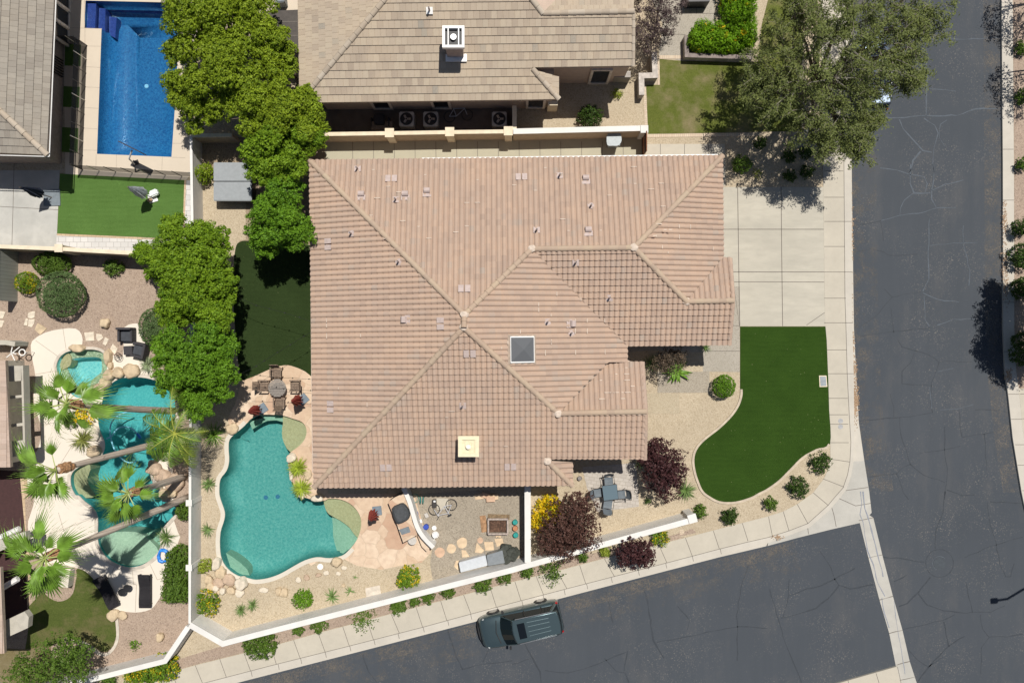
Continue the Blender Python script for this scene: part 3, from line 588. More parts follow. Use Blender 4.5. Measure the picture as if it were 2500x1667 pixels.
# ================================================================ left neighbour
sheet('neighbour_gravel', G(px('-300,735 -300,640 0,612 330,618 462,500 462,1520 400,1610 210,1660 -300,1790')), 0.004, M['pink_gravel'])
deckL = smooth(px('110,812 150,803 185,802 200,818 201,840 190,850 172,846 180,852 262,862 300,870 300,812 305,798 325,790 345,800 365,880 400,1000 420,1100 425,1270 440,1310') +
               tl(0, 3, '1400,560 1390,640 1340,730 1335,820 1290,900 1240,960 1150,985 1060,985 930,960 880,880 830,790 760,700 700,650 640,625 500,600 400,600 330,560 260,440 235,330 232,240 275,110 280,0') +
               tl(0, 2, '275,1520 245,1350 262,1200 340,1120 375,980 365,860 312,700 312,560 325,450 300,310 283,200 295,120'), True, 2)
sheet('neighbour_pool_deck', G([(p[0], p[1]) for p in deckL]), 0.012, M['kool'], lmat=M['joint_l'],
      lines=[(crk('575,10 605,205', 0, 2), .03), (crk('325,115 535,265', 0, 2), .03), (crk('325,425 520,390', 0, 2), .03), (crk('312,670 440,660', 0, 2), .03), (crk('365,890 540,855', 0, 2), .03), (crk('375,1050 480,1110', 0, 2), .03), (crk('690,1020 540,1260', 0, 2), .03), (crk('250,395 520,305 765,215', 0, 3), .03), (crk('480,170 520,305 570,430 655,610', 0, 3), .03), (crk('635,568 830,490', 0, 3), .03), (crk('945,600 915,670', 0, 3), .03), (crk('1085,620 1095,755 1120,760 1110,985', 0, 3), .03), (crk('1220,570 1290,720 1385,690', 0, 3), .03), (crk('290,60 380,40', 0, 3), .03)])
pl = smooth(tl(0, 3, '640,625 700,650 760,705 830,790 880,880 920,950 945,1050 955,1180 930,1260 880,1310 830,1310 760,1260 690,1220 600,1210 540,1190 380,1290 0,1330 -300,1330 60,1330 205,1310 215,1150 235,1100 235,950 300,870 380,700 500,760 600,790 625,700'), True, 1)
sheet('neighbour_lawn', G(tl(0, 3, '640,625 700,650 760,705 830,790 880,880 920,950 945,1050 955,1180 930,1260 880,1310 830,1310 760,1260 690,1220 600,1205 540,1190 380,1290 300,1400 -100,1400 -300,1330 205,1310 237,1100 235,940 300,870 360,780 420,740 625,640')), 0.018, M['lawn2'], skirt=.01)
sheet('dry_lawn', G(tl(0, 3, '-900,1250 205,1290 420,1260 420,1900 -900,1900')), 0.02, turf('dry_grass', (0.27, 0.22, 0.1), (0.36, 0.3, 0.16), (0.42, 0.35, 0.22), 22, 0.05))
sheet('firepit_bed', G(smooth(tl(0, 3, '350,790 400,640 500,620 625,640 620,740 600,830 550,880 480,898 410,870 370,830'), True, 2)), 0.024, M['pink_gravel'], skirt=.02)
sheet('paver_border', G(tl(0, 2, '175,1370 250,1370 255,1568') + tl(0, 3, '205,20 215,330 240,420 245,900 205,960 180,560 165,330 160,0')), 0.014, M['tanpav'])
# top-left neighbour yard
sheet('north_west_deck', G(px('125,-300 500,-300 466,425 455,440 185,428 168,428 160,440 155,90 125,90')), 0.006, M['kool2'], lmat=M['joint_l'],
      lines=[(crk(s, 0, 0), .028) for s in ('640,255 930,265', '775,265 775,420', '775,422 920,425', '770,610 912,618', '760,795 905,800', '755,982 895,990', '748,1168 890,1178', '740,1368 885,1372', '877,1405 875,1530', '1062,1412 1060,1540', '1480,1435 1475,1550', '1572,1308 1660,1310', '1565,1435 1690,1440', '770,0 772,255')])
sheet('neighbour_turf', G(tl(0, 1, '548,90 690,100 1695,150 1662,690 1290,668 522,635')), 0.02, M['turf_n'], skirt=.01)
for i, s in enumerate(('595,400 740,410 735,606 590,600', '582,788 728,795 720,985 575,975', '565,1160 715,1170 708,1395 555,1385')):
    o = sheet('turf_mat', G(tl(0, 0, s)), 0.016, M['turf_n'], skirt=.01, kind=None)
    single(o, ['green turf mat beside the pool fence, topmost of three', 'middle one of the three green turf mats beside the pool fence', 'green turf mat nearest the corner of the pool fence, lowest of three'][i], 'turf mat', 'turf mats along the pool fence')
sheet('neighbour_patio', G(tl(0, 1, '-900,60 545,60 540,150 520,640 515,770 -900,740')), 0.012, concrete('patio_concrete', (0.5, 0.49, 0.45), 0.5), lmat=M['joint'], lines=[(crk('130,0 120,400 110,740', 0, 1), .03), (crk('0,390 530,420', 0, 1), .03)])
sheet('pale_paver_walk', G(tl(0, 1, '515,655 1330,690 1660,700 1690,150 1745,155 1750,830 1100,800 515,775')), 0.014, M['paver_w'])
for a, s in (('turf_kerb', '520,638 1300,672 1300,688 520,654'), ('turf_kerb', '1665,690 1682,150 1698,152 1680,690')):
    o = sheet('turf_kerb', G(tl(0, 1, s)), 0.035, M['tanpav'], skirt=.03)
# north neighbour front
sheet('north_house_gravel', G(px('780,330 1575,320 1575,-300 780,-300')), 0.002, M['tan_gravel'])
sheet('north_service_yard', G(px('640,225 1256,225 1256,322 640,330')), 0.006, plain('shade_darkened_slab', (0.16, 0.125, 0.1), 0.9, var=0.15, scale=2), lmat=M['joint'], lines=[(G(px('853,250 853,322')), .03), (G(px('790,270 1000,270')), .03)])  # slab colour itself is darkened to deepen the house shade
sheet('north_lawn', G(px('1610,145 1668,150 1850,152 1860,60 1900,-100 1960,-100 1960,320 1582,328 1577,208 1611,208')), 0.022, M['lawn'], skirt=.01)
sheet('north_path', G(px('1600,-60 1760,-60 1745,10 1745,60 1668,150 1608,137 1618,60 1605,30 1590,0')), 0.014, M['agg'], lmat=M['joint'], lines=[(crk('1540,128 1910,125', 2, 0), .03), (crk('1430,315 1580,318', 2, 0), .03), (crk('1680,40 1680,128', 2, 0), .03)])
sheet('lawn_brick_edge', G(px('1605,136 1668,136 1668,144 1610,145 1611,208 1605,208')), 0.024, M['brick'], skirt=.02)
sheet('lawn_brick_edge', G(px('1571,209 1577,208 1582,328 1574,330')), 0.0245, M['brick_v'], skirt=.02)
sheet('lawn_brick_edge', G(px('1576,328 1850,325 1850,333 1576,336')), 0.026, M['brick'], skirt=.02)
sheet('tree_bed', G(px('1770,330 1860,300 2003,300 2009,457 1772,457 1772,340')), 0.004, M['tan_gravel'])
sheet('letterbox_slab', G(px('1935,325 2003,310 2005,360 1935,360')), 0.012, M['conc'], skirt=.02)
# ================================================================ pools
def pool(name, label, outline, basin_m, wet_m, depth, level, shelves, cat='pool', rings=None, wall_m=None):
    P = [Vector(p) for p in outline]
    if area(P) < 0: P.reverse()
    c = sum(P, Vector((0, 0))) / len(P)
    root = thing(name, label, cat, (c.x, c.y, -depth))
    rings = rings or [(0, 0.0), (0.0, -0.35), (0.06, -0.7 * depth), (0.22, -0.88 * depth), (0.5, -0.97 * depth), (0.8, -depth)]
    bm = bmesh.new(); prev = None; n = len(P); last = P
    for k, (d, z) in enumerate(rings):
        Q = grow(P, -d) if d else P; cur = [bm.verts.new((q.x, q.y, z)) for q in Q]
        if prev:
            for i in range(n):
                f = bm.faces.new((prev[i], prev[(i + 1) % n], cur[(i + 1) % n], cur[i])); f.smooth = True
                f.material_index = 1 if (k == 1 and wall_m) else 0
        prev = cur; last = Q
    V, F = tri_fill(last, []); vv = [bm.verts.new((v.x, v.y, -depth)) for v in V]
    for f in F: bm.faces.new([vv[i] for i in f])
    bmesh.ops.remove_doubles(bm, verts=bm.verts, dist=0.0005); bmesh.ops.recalc_face_normals(bm, faces=bm.faces)
    if sum(f.normal.z for f in bm.faces) < 0: bmesh.ops.reverse_faces(bm, faces=bm.faces)
    obj('basin', bm, [basin_m] + ([wall_m] if wall_m else []), root)
    sheet('water', P, level, wet_m, cut=False, parent=root)
    for poly, z, mt in shelves:
        Q = [Vector(p) for p in poly]
        if area(Q) < 0: Q.reverse()
        bm = bmesh.new(); prism(bm, Q, -depth, z); obj('shelf', bm, mt, root)
    return root
teal_b = plastermat('teal_plaster', (0.055, 0.245, 0.235), (0.10, 0.315, 0.29), (0.25, 0.45, 0.40), 18, caus=0.55)
teal_b2 = plastermat('deep_teal_plaster', (0.06, 0.33, 0.35), (0.10, 0.42, 0.42), (0.2, 0.55, 0.51), 18, caus=0.4)
sage = plastermat('sage_pebble', (0.42, 0.31, 0.17), (0.54, 0.42, 0.25), (0.31, 0.24, 0.125), 22)
shallow = plastermat('shallow_plaster', (0.26, 0.37, 0.27), (0.35, 0.45, 0.34), (0.2, 0.3, 0.22), 18)
pebble = plastermat('spa_pebble', (0.26, 0.3, 0.19), (0.56, 0.56, 0.38), (0.10, 0.15, 0.09), 11, caus=0.6)
spa_d = plastermat('spa_floor', (0.10, 0.40, 0.44), (0.2, 0.52, 0.52), (0.34, 0.6, 0.56), 9, caus=0.8)
wat1 = watermat('pool_water', (0.80, 0.955, 0.95)); wat3 = watermat('blue_pool_water', (0.72, 0.88, 0.98), 2.0, 0.2); wats = watermat('spa_water', (0.85, 0.96, 0.95), 6.0, 1.0)
sh2 = [(G(smooth(tl(1, 2, '240,803 340,830 420,860 460,920 450,1000 400,1070 310,1140 245,1055 225,960 236,870'), True, 2)), -0.22, sage),
       (G(tl(1, 2, '-85,870 -30,845 40,830 0,790 80,790 160,798 240,803 236,870 160,850 80,855 10,885 -60,935')), -0.5, shallow),
       (G(smooth(tl(1, 3, '550,75 600,57 700,62 790,112 850,190 862,280 830,388 760,300 680,240 590,190 560,140'), True, 2)), -0.22, sage),
       (G(tl(1, 3, '625,225 682,242 762,302 828,385 798,440 758,480 700,523 675,515 668,470 640,400 645,330 650,280')), -0.45, shallow),
       (G(tl(1, 3, '598,215 630,225 655,280 645,330 640,400 670,470 672,515 640,512 618,440 606,380 606,300')), -0.75, shallow),
       (G(tl(0, 3, '1835,515 1885,545 1960,600 2010,650 2030,700 1950,690 1870,630')), -0.35, shallow)]
p2 = pool('swimming_pool', 'freeform teal pool with two sage tanning shelves beside the flagstone patio', pool2, teal_b, wat1, 1.35, -0.07, sh2)
n2 = len(pool2)
for qx, qy in ((649, 1214), (678, 1212)):
    bm = bmesh.new(); q = W(qx, qy, -1.34); cyl(bm, (q.x, q.y, -1.348), .13, .13, .02, 16); obj('drain_cover', bm, plain('drain_blue', (.03, .14, .25), .6), p2)
def nearest(P, q):
    w_ = W(*q).xy; return min(range(len(P)), key=lambda i: (Vector(P[i]) - w_).length)
def cop(P, a, b, wd, mat, parent, z=0.05, fwd=None):
    i, j = nearest(P, a), nearest(P, b); n = len(P)
    idx = list(range(i, j + 1)) if j >= i else list(range(i, n)) + list(range(0, j + 1))
    seg = [Vector(P[k]) for k in idx]; sgn = -1 if area(P) > 0 else 1
    return strip('coping', seg, wd * sgn, 0.0, z, mat, parent=parent)
M['cope'] = concrete('pale_coping', (0.62, 0.57, 0.48), 0.2)
cop(pool2, (860, 1335), (603, 1033), 0.24, M['cope'], p2)
sh1 = [(G(smooth(tl(0, 2, '690,1290 780,1245 800,1300 770,1380 800,1470 850,1540 760,1560 690,1520 652,1440 650,1350'), True, 2)), -0.3, sage),
       (G(smooth(tl(0, 3, '808,400 830,470 880,540 960,590 1060,617 1160,598 1230,558 1290,498 1230,420 1160,360 1080,335 960,335 870,350'), True, 2)), -0.22, plastermat('sage_pebble_pale', (0.42, 0.45, 0.33), (0.54, 0.56, 0.42), (0.3, 0.36, 0.26), 22)),
       (G(tl(0, 3, '1230,420 1300,485 1318,440 1310,380 1262,352 1200,348 1160,360')), -0.6, shallow)]
p1 = pool('swimming_pool', 'winding teal pool crossed by leaning palm trunks in a cream deck', pool1, teal_b2, wat1, 1.5, -0.07, sh1)
M['cope1'] = plain('worn_coping', (0.55, 0.49, 0.41), 0.9, var=0.15, scale=3)
cop(pool1, (252, 960), (240, 1110), 0.2, M['cope1'], p1)
spar = pool('spa', 'small round spa with rippling water and pebble bench', spa, spa_d, wats, 1.0, -0.05,
            [], cat='spa', rings=[(0, 0.0), (0.0, -0.3), (0.46, -0.34), (0.5, -0.9), (0.64, -1.0)])
# pebble bench of the spa
Ps = [Vector(p) for p in spa]; bm = bmesh.new(); Qi = grow(Ps, -0.44); n = len(Ps)
a_ = [bm.verts.new((p.x, p.y, -0.29)) for p in grow(Ps, -0.005)]; b_ = [bm.verts.new((p.x, p.y, -0.29)) for p in Qi]
for i in range(n): bm.faces.new((a_[i], a_[(i + 1) % n], b_[(i + 1) % n], b_[i]))
bmesh.ops.recalc_face_normals(bm, faces=bm.faces)
if sum(f.normal.z for f in bm.faces) < 0: bmesh.ops.reverse_faces(bm, faces=bm.faces)
obj('bench', bm, pebble, spar)
bm = bmesh.new(); prism(bm, G(smooth(tl(0, 2, '530,330 565,262 605,235 632,275 622,345 560,382 545,385'), True, 2)), -0.9, -0.2); obj('shelf', bm, sage, spar)
cop(spa, (150, 905), (262, 858), 0.16, M['cope1'], spar)
# blue lap pool: glossy mosaic, curved cove along its west side
mos = plastermat('blue_mosaic', (0.014, 0.085, 0.215), (0.03, 0.17, 0.34), (0.07, 0.30, 0.46), 20, rough=0.19, spec=1.0, caus=0.5, bmp=0.13)
mosd = plastermat('indigo_mosaic', (0.03, 0.05, 0.2), (0.06, 0.09, 0.3), (0.1, 0.14, 0.36), 20, rough=0.25, spec=0.7, caus=0.3, bmp=0.8)
P3 = [Vector(p) for p in pool3]
def sq(s): return G(tl(0, 0, s))
p3 = pool('swimming_pool', 'rectangular deep blue mosaic pool with corner steps and a pale deck', pool3, mos, wat3, 1.5, -0.08,
          [(sq('782,15 860,18 848,262 772,258'), -0.2, mosd), (sq('862,40 1600,70 1595,85 1640,95 1640,30 862,15'), -0.9, mosd), (sq('866,45 925,50 918,264 858,262'), -0.45, mosd), (sq('927,100 1000,110 985,300 930,270'), -0.8, mosd)],
          rings=[(0, 0.0), (0.0, -0.55), (0.12, -0.9), (0.35, -1.16), (0.7, -1.35), (1.1, -1.45), (1.5, -1.5)])
bm = bmesh.new()
for a, b, r_ in ((1335, 788, 0.13), (1250, 1312, 0.16), (1175, 47, 0.1)):
    q = W(a / 3.7328, b / 3.7328, -1.5); cyl(bm, (q.x, q.y, -1.497 if b > 100 else -0.895), r_, r_ * 0.8, 0.03, 20)
obj('drain_cover', bm, plain('pale_drain', (0.35, 0.6, 0.68), 0.5), p3)
# pool hose and cleaner (neighbour pool)
t = thing('pool_cleaner', 'light blue suction hose with blue cleaner looping in the winding pool', 'pool cleaner', tuple(W(300, 1055)))
bm = bmesh.new()
hp = [W(x, y, -0.06).xy for x, y in tl(0, 2, '1160,765 1080,800 1020,860 1003,940 1020,1040 1060,1140 1120,1200 1180,1228 1240,1215')]
tube(bm, [(p.x, p.y, -0.05) for p in smooth(hp, False, 6)], 0.04, 6)
hp = [W(x, y, -0.06).xy for x, y in tl(0, 2, '970,1010 1020,985 1060,930 1110,905 1170,905 1220,930 1260,975')]
tube(bm, [(p.x, p.y, -0.04) for p in smooth(hp, False, 6)], 0.04, 6)
obj('hose', bm, plain('hose_blue', (0.25, 0.62, 0.75), 0.4), t)
bm = bmesh.new(); q = W(*tl(0, 2, '1262,985')[0]); box(bm, (q.x, q.y, -0.05), (0.36, 0.14, 0.14), -0.9, bev=0.03); obj('cleaner_head', bm, plain('cleaner_blue', (0.03, 0.2, 0.6), 0.4), t)
# ================================================================ boundary walls
def wall(name, label, path, thick, h, mat, capm=None, posts=(), group=None, z0=0.0, cat='wall', closed=False, cap_over=0.02, cap_h=0.06, pts_px=True, basez=0.0):
    P = G(path, h) if pts_px else [Vector(p) for p in path]
    c = sum((Vector(p) for p in P), Vector((0, 0))) / len(P); root = thing(name, label, cat, (c.x, c.y, z0), group)
    def body(nm, th, a, b, m):
        L = offset(P, th / 2, closed); Rr = offset(P, -th / 2, closed); bm = bmesh.new(); n = len(P)
        r = [[bm.verts.new((p.x, p.y, z)) for p in Q] for Q, z in ((Rr, a), (Rr, b), (L, b), (L, a))]
        for i in range(n if closed else n - 1):
            j = (i + 1) % n
            for k in range(4): bm.faces.new((r[k][i], r[k][j], r[(k + 1) % 4][j], r[(k + 1) % 4][i]))
        if not closed:
            for i in (0, n - 1): bm.faces.new([r[k][i] for k in range(4)])
        bmesh.ops.recalc_face_normals(bm, faces=bm.faces); return obj(nm, bm, m, root)
    body('wall_body', thick, z0, h - cap_h, mat); body('wall_cap', thick + 2 * cap_over, h - cap_h, h, capm or mat)
    for (x, y, sx, ang) in posts:
        q = W(x, y, h); bm = bmesh.new(); box(bm, (q.x, q.y, (z0 + h - .0) / 2), (sx, sx, h - z0), ang); box(bm, (q.x, q.y, h + .03), (sx + .08, sx + .08, .06), ang)
        obj('pillar', bm, capm or mat, root)
    return root
WH = 1.45
wall('garden_wall', 'tan stucco block wall between the upper house and the side slabs', px('640,331 812,327.5 951,325.5 1098,323 1250,321'), 0.17, WH, M['stucco'], M['capt'], posts=((951, 325, .42, 0), (1098, 322.5, .42, 0), (1241, 320.5, .42, 0)))
wall('garden_wall', 'thick pale cap wall ending at the wooden side gate', px('1253,321 1577,313'), 0.26, WH + .06, M['stucco'], M['white_cap'], posts=((1573, 316, .34, 0),))
wall('garden_wall', 'short tan wall stub running up to the upper house window', px('1256,318 1256,258'), 0.2, WH, M['stucco'], M['capt'])
wall('garden_wall', 'long pale grey wall between the left pool and the middle pool', px('466,334 467,400 469,531 467,800 464,1100 463,1521'), 0.1, WH, plain('pale_grey_stucco', (0.62, 0.6, 0.56), .9, var=.05, scale=3), M['white_cap'], posts=((462, 1227, .26, 0), (462, 1385, .26, 0)))
wall('garden_wall', 'low wall piece in tree shade behind the grey spa cover', px('468,331 566,330'), 0.16, WH - .05, M['stucco'], M['capt'])
wall('garden_wall', 'white stucco wall running diagonally along the side street', px('463,1524.6 543.4,1571 625,1549.5 1250,1391 1290,1379.5 1692,1268.5'), 0.27, WH + .03, M['stucco_w'], M['white_cap'], posts=((1690, 1265, .4, 0.28),))
wall('garden_wall', 'straight white wall with dark shadow between side yard and front bed', px('1288,1180 1288.5,1300 1288.5,1373'), 0.30, WH, M['stucco_w'], M['white_cap'])
wall('garden_wall', 'white wall angling along the corner of the left lot', px('459,1530 403,1613 220,1659 60,1700 -300,1790'), 0.24, WH, M['stucco_w'], M['white_cap'])
wall('garden_wall', 'tan wall above the planting bed dividing the two left lots', px('-100,599 6,602 134,607 154,608 200,611 330,618 460,625'), 0.17, 1.85, M['stucco'], M['capt'], posts=((144, 606, .36, 0),))
wall('garden_wall', 'grey painted block wall at the left edge beside the round shrubs', px('-8,606 -10,733'), 0.2, 1.75, M['block_g'], M['stucco_w'])
wall('garden_wall', 'grey painted block wall stub beside the white handrails', px('-30,836 14,836 36,840'), 0.22, WH - 0.2, M['block_g'], M['stucco_g'])
wall('planter_wall', 'grey stacked stone wall stepping down beside the upper lawn', px('1597,127 1600,184 1566,185 1567,232'), 0.27, 0.75, M['stackst'], plain('stone_cap', (0.5, 0.45, 0.4), 0.9, var=0.2), cat='wall')
wall('planter_wall', 'dark stone planter wall around the big clipped hedge', px('1676,86 1677,135 1833,140 1835,118'), 0.2, 0.6, M['stackst'], plain('dark_cap', (0.24, 0.2, 0.18), 0.9, var=0.2), cat='wall')
# side gate
t = thing('side_gate', 'brown wooden gate at the end of the thick pale wall', 'gate', tuple(W(1568, 372)))
bm = bmesh.new()
for i in range(9):
    q = W(1567, 341 + i * 5.2); box(bm, (q.x, q.y, 0.85), (0.05, 0.115, 1.6))
obj('plank_panel', bm, M['woodr'], t)
bm = bmesh.new()
for z in (0.35, 1.35): box(bm, (W(1567, 362).x - .045, W(1567, 362).y, z), (0.04, 1.15, 0.08))
obj('frame', bm, M['dark'], t)
# curved BBQ wall is with the outdoor kitchen; pool safety fence
netm, nt_, nb_ = nodes('pool_fence_mesh'); nt_.nodes.remove(nb_)
tr_ = nt_.nodes.new('ShaderNodeBsdfTransparent'); tr_.inputs[0].default_value = (0.75, 0.75, 0.75, 1); df_ = nt_.nodes.new('ShaderNodeBsdfDiffuse'); df_.inputs[0].default_value = (0.03, 0.03, 0.032, 1)
mx_ = nt_.nodes.new('ShaderNodeMixShader'); mx_.inputs[0].default_value = 0.62
nt_.links.new(tr_.outputs[0], mx_.inputs[1]); nt_.links.new(df_.outputs[0], mx_.inputs[2]); nt_.links.new(mx_.outputs[0], nt_.nodes['Material Output'].inputs[0])
def fence(label, a, b, n, h=1.35):
    A, B = W(*a, h), W(*b, h); c = (A + B) / 2; root = thing('pool_fence', label, 'fence', (c.x, c.y, 0)); bm = bmesh.new()
    v = [bm.verts.new(p) for p in ((A.x, A.y, .03), (B.x, B.y, .03), (B.x, B.y, h), (A.x, A.y, h))]; bm.faces.new(v); obj('mesh_panel', bm, netm, root)
    for i in range(n + 1):
        p = A.lerp(B, i / n); bm = bmesh.new(); tube(bm, [(p.x, p.y, 0.01), (p.x, p.y, h + .02)], 0.022, 6); obj('post', bm, M['steel'] if i % 3 == 1 else M['black'], root)
fence('dark see-through mesh fence along the left side of the blue pool', (181, 90), (169, 400), 9)
fence('dark mesh fence along the bottom end of the blue pool', (170, 402), (461, 421), 7)
fence('short mesh fence panel closing off the top of the blue pool yard', (138, 87), (180, 89), 2)
# ================================================================ houses
def facing(theta):  # horizontal unit vector of the downslope direction in degrees, 0 = +X
    return Vector((math.cos(math.radians(theta)), math.sin(math.radians(theta)), 0))
def unproj(q, n, d):
    """camera ray through source pixel q meets plane n.p = d"""
    D = Vector(((q[0] - CX) / S / H, (CY - q[1]) / S / H, -1.0)); O = Vector((0, 0, H)); t_ = (d - n.dot(O)) / n.dot(D); return O + D * t_
class Plane:
    def __init__(s, theta, eave_px, ze, pitch):
        s.dh = facing(theta); s.p0 = W(eave_px[0], eave_px[1], ze); s.pitch = pitch
        s.n = Vector((s.dh.x * pitch, s.dh.y * pitch, 1)).normalized(); s.d = s.n.dot(s.p0)
        s.v = Vector((-s.dh.x, -s.dh.y, pitch)).normalized(); s.u = s.v.cross(s.n).normalized()
    def at(s, q): return unproj(q, s.n, s.d)
def tiles(bm, uvl, pl, polys, tw, tl_, prof, step, seed=0, mi=0):
    """real tile courses on plane pl clipped to convex pixel polygons"""
    for poly in polys:
        Q3 = [pl.at(q) for q in poly]; Q = [Vector(((p - pl.p0).dot(pl.u), (p - pl.p0).dot(pl.v))) for p in Q3]
        if area(Q) < 0: Q.reverse()
        x0, y0, x1, y1 = bb(Q); i0, i1 = math.floor(x0 / tw), math.ceil(x1 / tw); j0, j1 = math.floor(y0 / tl_), math.ceil(y1 / tl_)
        b = bmesh.new(); ul = b.loops.layers.uv.new('UVMap'); K = len(prof)
        for j in range(j0, j1):
            lo = []; hi = []; dn = []; rowoff = (j % 2) * 0.5 * tw if K == 4 else 0.0
            for i in range(i0 - 1, i1 + 1):
                # keep only tiles near the polygon
                for (tt, hh) in prof:
                    x = (i + tt) * tw + rowoff
                    lo.append(b.verts.new((x, j * tl_ - 0.02, hh + step))); hi.append(b.verts.new((x, (j + 1) * tl_, hh + 0.004))); dn.append(b.verts.new((x, j * tl_ + 0.03, hh * 0.6 + 0.002)))
            for m in range(len(lo) - 1):
                i = i0 - 1 + m // K
                uv = (i + 0.5 + seed * 31, j + 0.5)
                for vs in ((lo[m], lo[m + 1], hi[m + 1], hi[m]), (dn[m], dn[m + 1], lo[m + 1], lo[m])):
                    f = b.faces.new(vs)
                    for l in f.loops: l[ul].uv = uv
        for k in range(len(Q)):
            a, c = Q[k - 1], Q[k]; e = (c - a).normalized(); nn = Vector((e.y, -e.x, 0))
            bmesh.ops.bisect_plane(b, geom=list(b.verts) + list(b.edges) + list(b.faces), plane_co=(a.x, a.y, 0), plane_no=nn, clear_outer=True)
        Mx = Matrix((pl.u, pl.v, pl.n)).transposed().to_4x4(); Mx.translation = pl.p0; bmesh.ops.transform(b, matrix=Mx, verts=b.verts)
        me = bpy.data.meshes.new('tmp'); b.to_mesh(me); b.free(); k0 = len(bm.faces); bm.from_mesh(me); bpy.data.meshes.remove(me)
        bm.faces.ensure_lookup_table()
        # deck below
        top = [bm.verts.new(p - Vector((0, 0, 0.03))) for p in Q3]; bot = [bm.verts.new(p - Vector((0, 0, 0.2))) for p in Q3]; n = len(Q3)
        fs = [bm.faces.new(top), bm.faces.new(bot[::-1])] + [bm.faces.new((top[i], bot[i], bot[(i + 1) % n], top[(i + 1) % n])) for i in range(n)]
        bmesh.ops.recalc_face_normals(bm, faces=fs)
        for f in fs: f.material_index = 1
S_PROF = [(k / 8, 0.08 * max(0.0, math.sin(math.pi * min(1, (k / 8) / 0.88))) ** 0.6) for k in range(8)]
F_PROF = [(0.0, -0.012), (0.03, -0.012), (0.06, 0.0), (0.97, 0.0)]
def ridge(name, A, B, mat, parent, r=0.12, seg=0.42, lift=0.05, nosew=True):
    """a run of overlapping half-round caps from A down to B"""
    A = Vector(A) + Vector((0, 0, lift)); B = Vector(B) + Vector((0, 0, lift)); L = (B - A).length; n = max(1, round(L / seg)); bm = bmesh.new(); ul = bm.loops.layers.uv.new('UVMap'); d = (B - A) / n
    x = d.cross(Vector((0, 0, 1))).normalized(); z = x.cross(d).normalized(); K = 8; R2 = random.Random(int(A.x * 7 + B.y * 13))
    for i in range(n):
        a = A + d * i; b = A + d * (i + 1.08)
        ra, rb = r * 0.93, r * 1.07; prev = None
        for (c, rr, dz) in ((a, ra, 0), (b, rb, 0.012)):
            row = [bm.verts.new(c + x * math.cos(math.pi * k / K) * rr + z * (math.sin(math.pi * k / K) * rr * 0.85 - 0.02 + dz)) for k in range(K + 1)]
            if prev:
                for k in range(K):
                    f = bm.faces.new((prev[k], prev[k + 1], row[k + 1], row[k])); uv = (i + 900.5 + int(r * 1000), 7.5 + int(abs(A.x) * 3))
                    for l in f.loops: l[ul].uv = uv
            prev = row
        bm.faces.new(prev)
    bmesh.ops.recalc_face_normals(bm, faces=bm.faces); return obj(name, bm, mat, parent)
tan = tilemat('clay_tiles', [(0.0, (0.375, 0.278, 0.218)), (0.15, (0.41, 0.302, 0.235)), (0.5, (0.43, 0.318, 0.246)), (0.85, (0.465, 0.342, 0.26)), (0.95, (0.40, 0.31, 0.25)), (1.0, (0.385, 0.325, 0.272))])
capm = tilemat('ridge_caps', [(0.0, (0.37, 0.28, 0.215)), (0.5, (0.44, 0.335, 0.25)), (1.0, (0.46, 0.37, 0.265))])
fasc = plain('fascia', (0.34, 0.27, 0.21), 0.8)
# --- main house
EZ = 3.3; SL = 0.333; TH = 0.65
N_ = Plane(90 + TH, (1260, 387.5), EZ, SL); W_ = Plane(180 + TH, (761, 790), EZ, SL); S_ = Plane(270 + TH, (1080, 1185), EZ, SL)
GE = Plane(0 + TH, (1762, 500), EZ, SL); GS = Plane(270 + TH, (1660, 842), EZ, SL); GN = Plane(90 + TH, (1772, 628), EZ, SL)
ME = Plane(0 + TH, (1530, 863), EZ, SL); WN = Plane(90 + TH, (1520, 885), EZ, SL); WS = Plane(270 + TH, (1470, 1121), EZ + 0.33, SL); SE = Plane(0 + TH, (1397, 1155), EZ, SL)
A_, B_, Cc, P1, P2, R1, R2 = (757, 393), (1763, 381.7), (768, 1188.4), (1134, 768.4), (1132.6, 799), (1298, 608), (1547, 605)
V1, G1, G2 = (1676, 736), (1789, 734), (1764, 627); W1, W2 = (1362.5, 1009), (1576, 1004)
hc = thing('house', 'tan tiled single-storey house with hipped roof in the middle of the picture', 'house', tuple(W(1150, 790)))
ft = [(773, 419), (1690, 408), (1690, 640), (1702, 640), (1702, 800), (1505, 800), (1500, 870), (1545, 905), (1545, 1075), (1370, 1075), (1370, 1130), (783, 1138)]
bm = bmesh.new(); prism(bm, [W(x, y, 0).xy * 0.985 for x, y in [(783, 416), (1698, 408), (1698, 640), (1716, 645), (1716, 812), (1508, 815), (1508, 872), (1536, 885), (1536, 1075), (1352, 1078), (1352, 1130), (789, 1135)]], 0.0, 3.15); obj('wall', bm, M['stucco_p'], hc)
bm = bmesh.new()
tiles(bm, None, N_, [[A_, P1, R1, (1298, 387)], [(1298, 387), R1, R2, B_]], .275, .335, S_PROF, .085, 1)
tiles(bm, None, W_, [[A_, P1, P2, Cc]], .275, .335, S_PROF, .085, 2)
tiles(bm, None, S_, [[Cc, P2, W1, (1340, 1119), (1336, 1124)], [Cc, (1336, 1124), (1397, 1184.5)]], .275, .335, S_PROF, .085, 3)
tiles(bm, None, S_, [[W1, W2, (1574, 1119), (1340, 1119)]], .275, .335, S_PROF, .085, 3)
tiles(bm, None, GE, [[B_, R2, V1, (1764, 627)]], .275, .335, S_PROF, .085, 4)
tiles(bm, None, GN, [[V1, G1, (1782, 630), (1764, 630)]], .275, .335, S_PROF, .085, 5)
tiles(bm, None, GS, [[R1, R2, V1, (1532, 843.5)], [V1, G1, (1779, 841), (1532, 843.5)]], .275, .335, S_PROF, .085, 6)
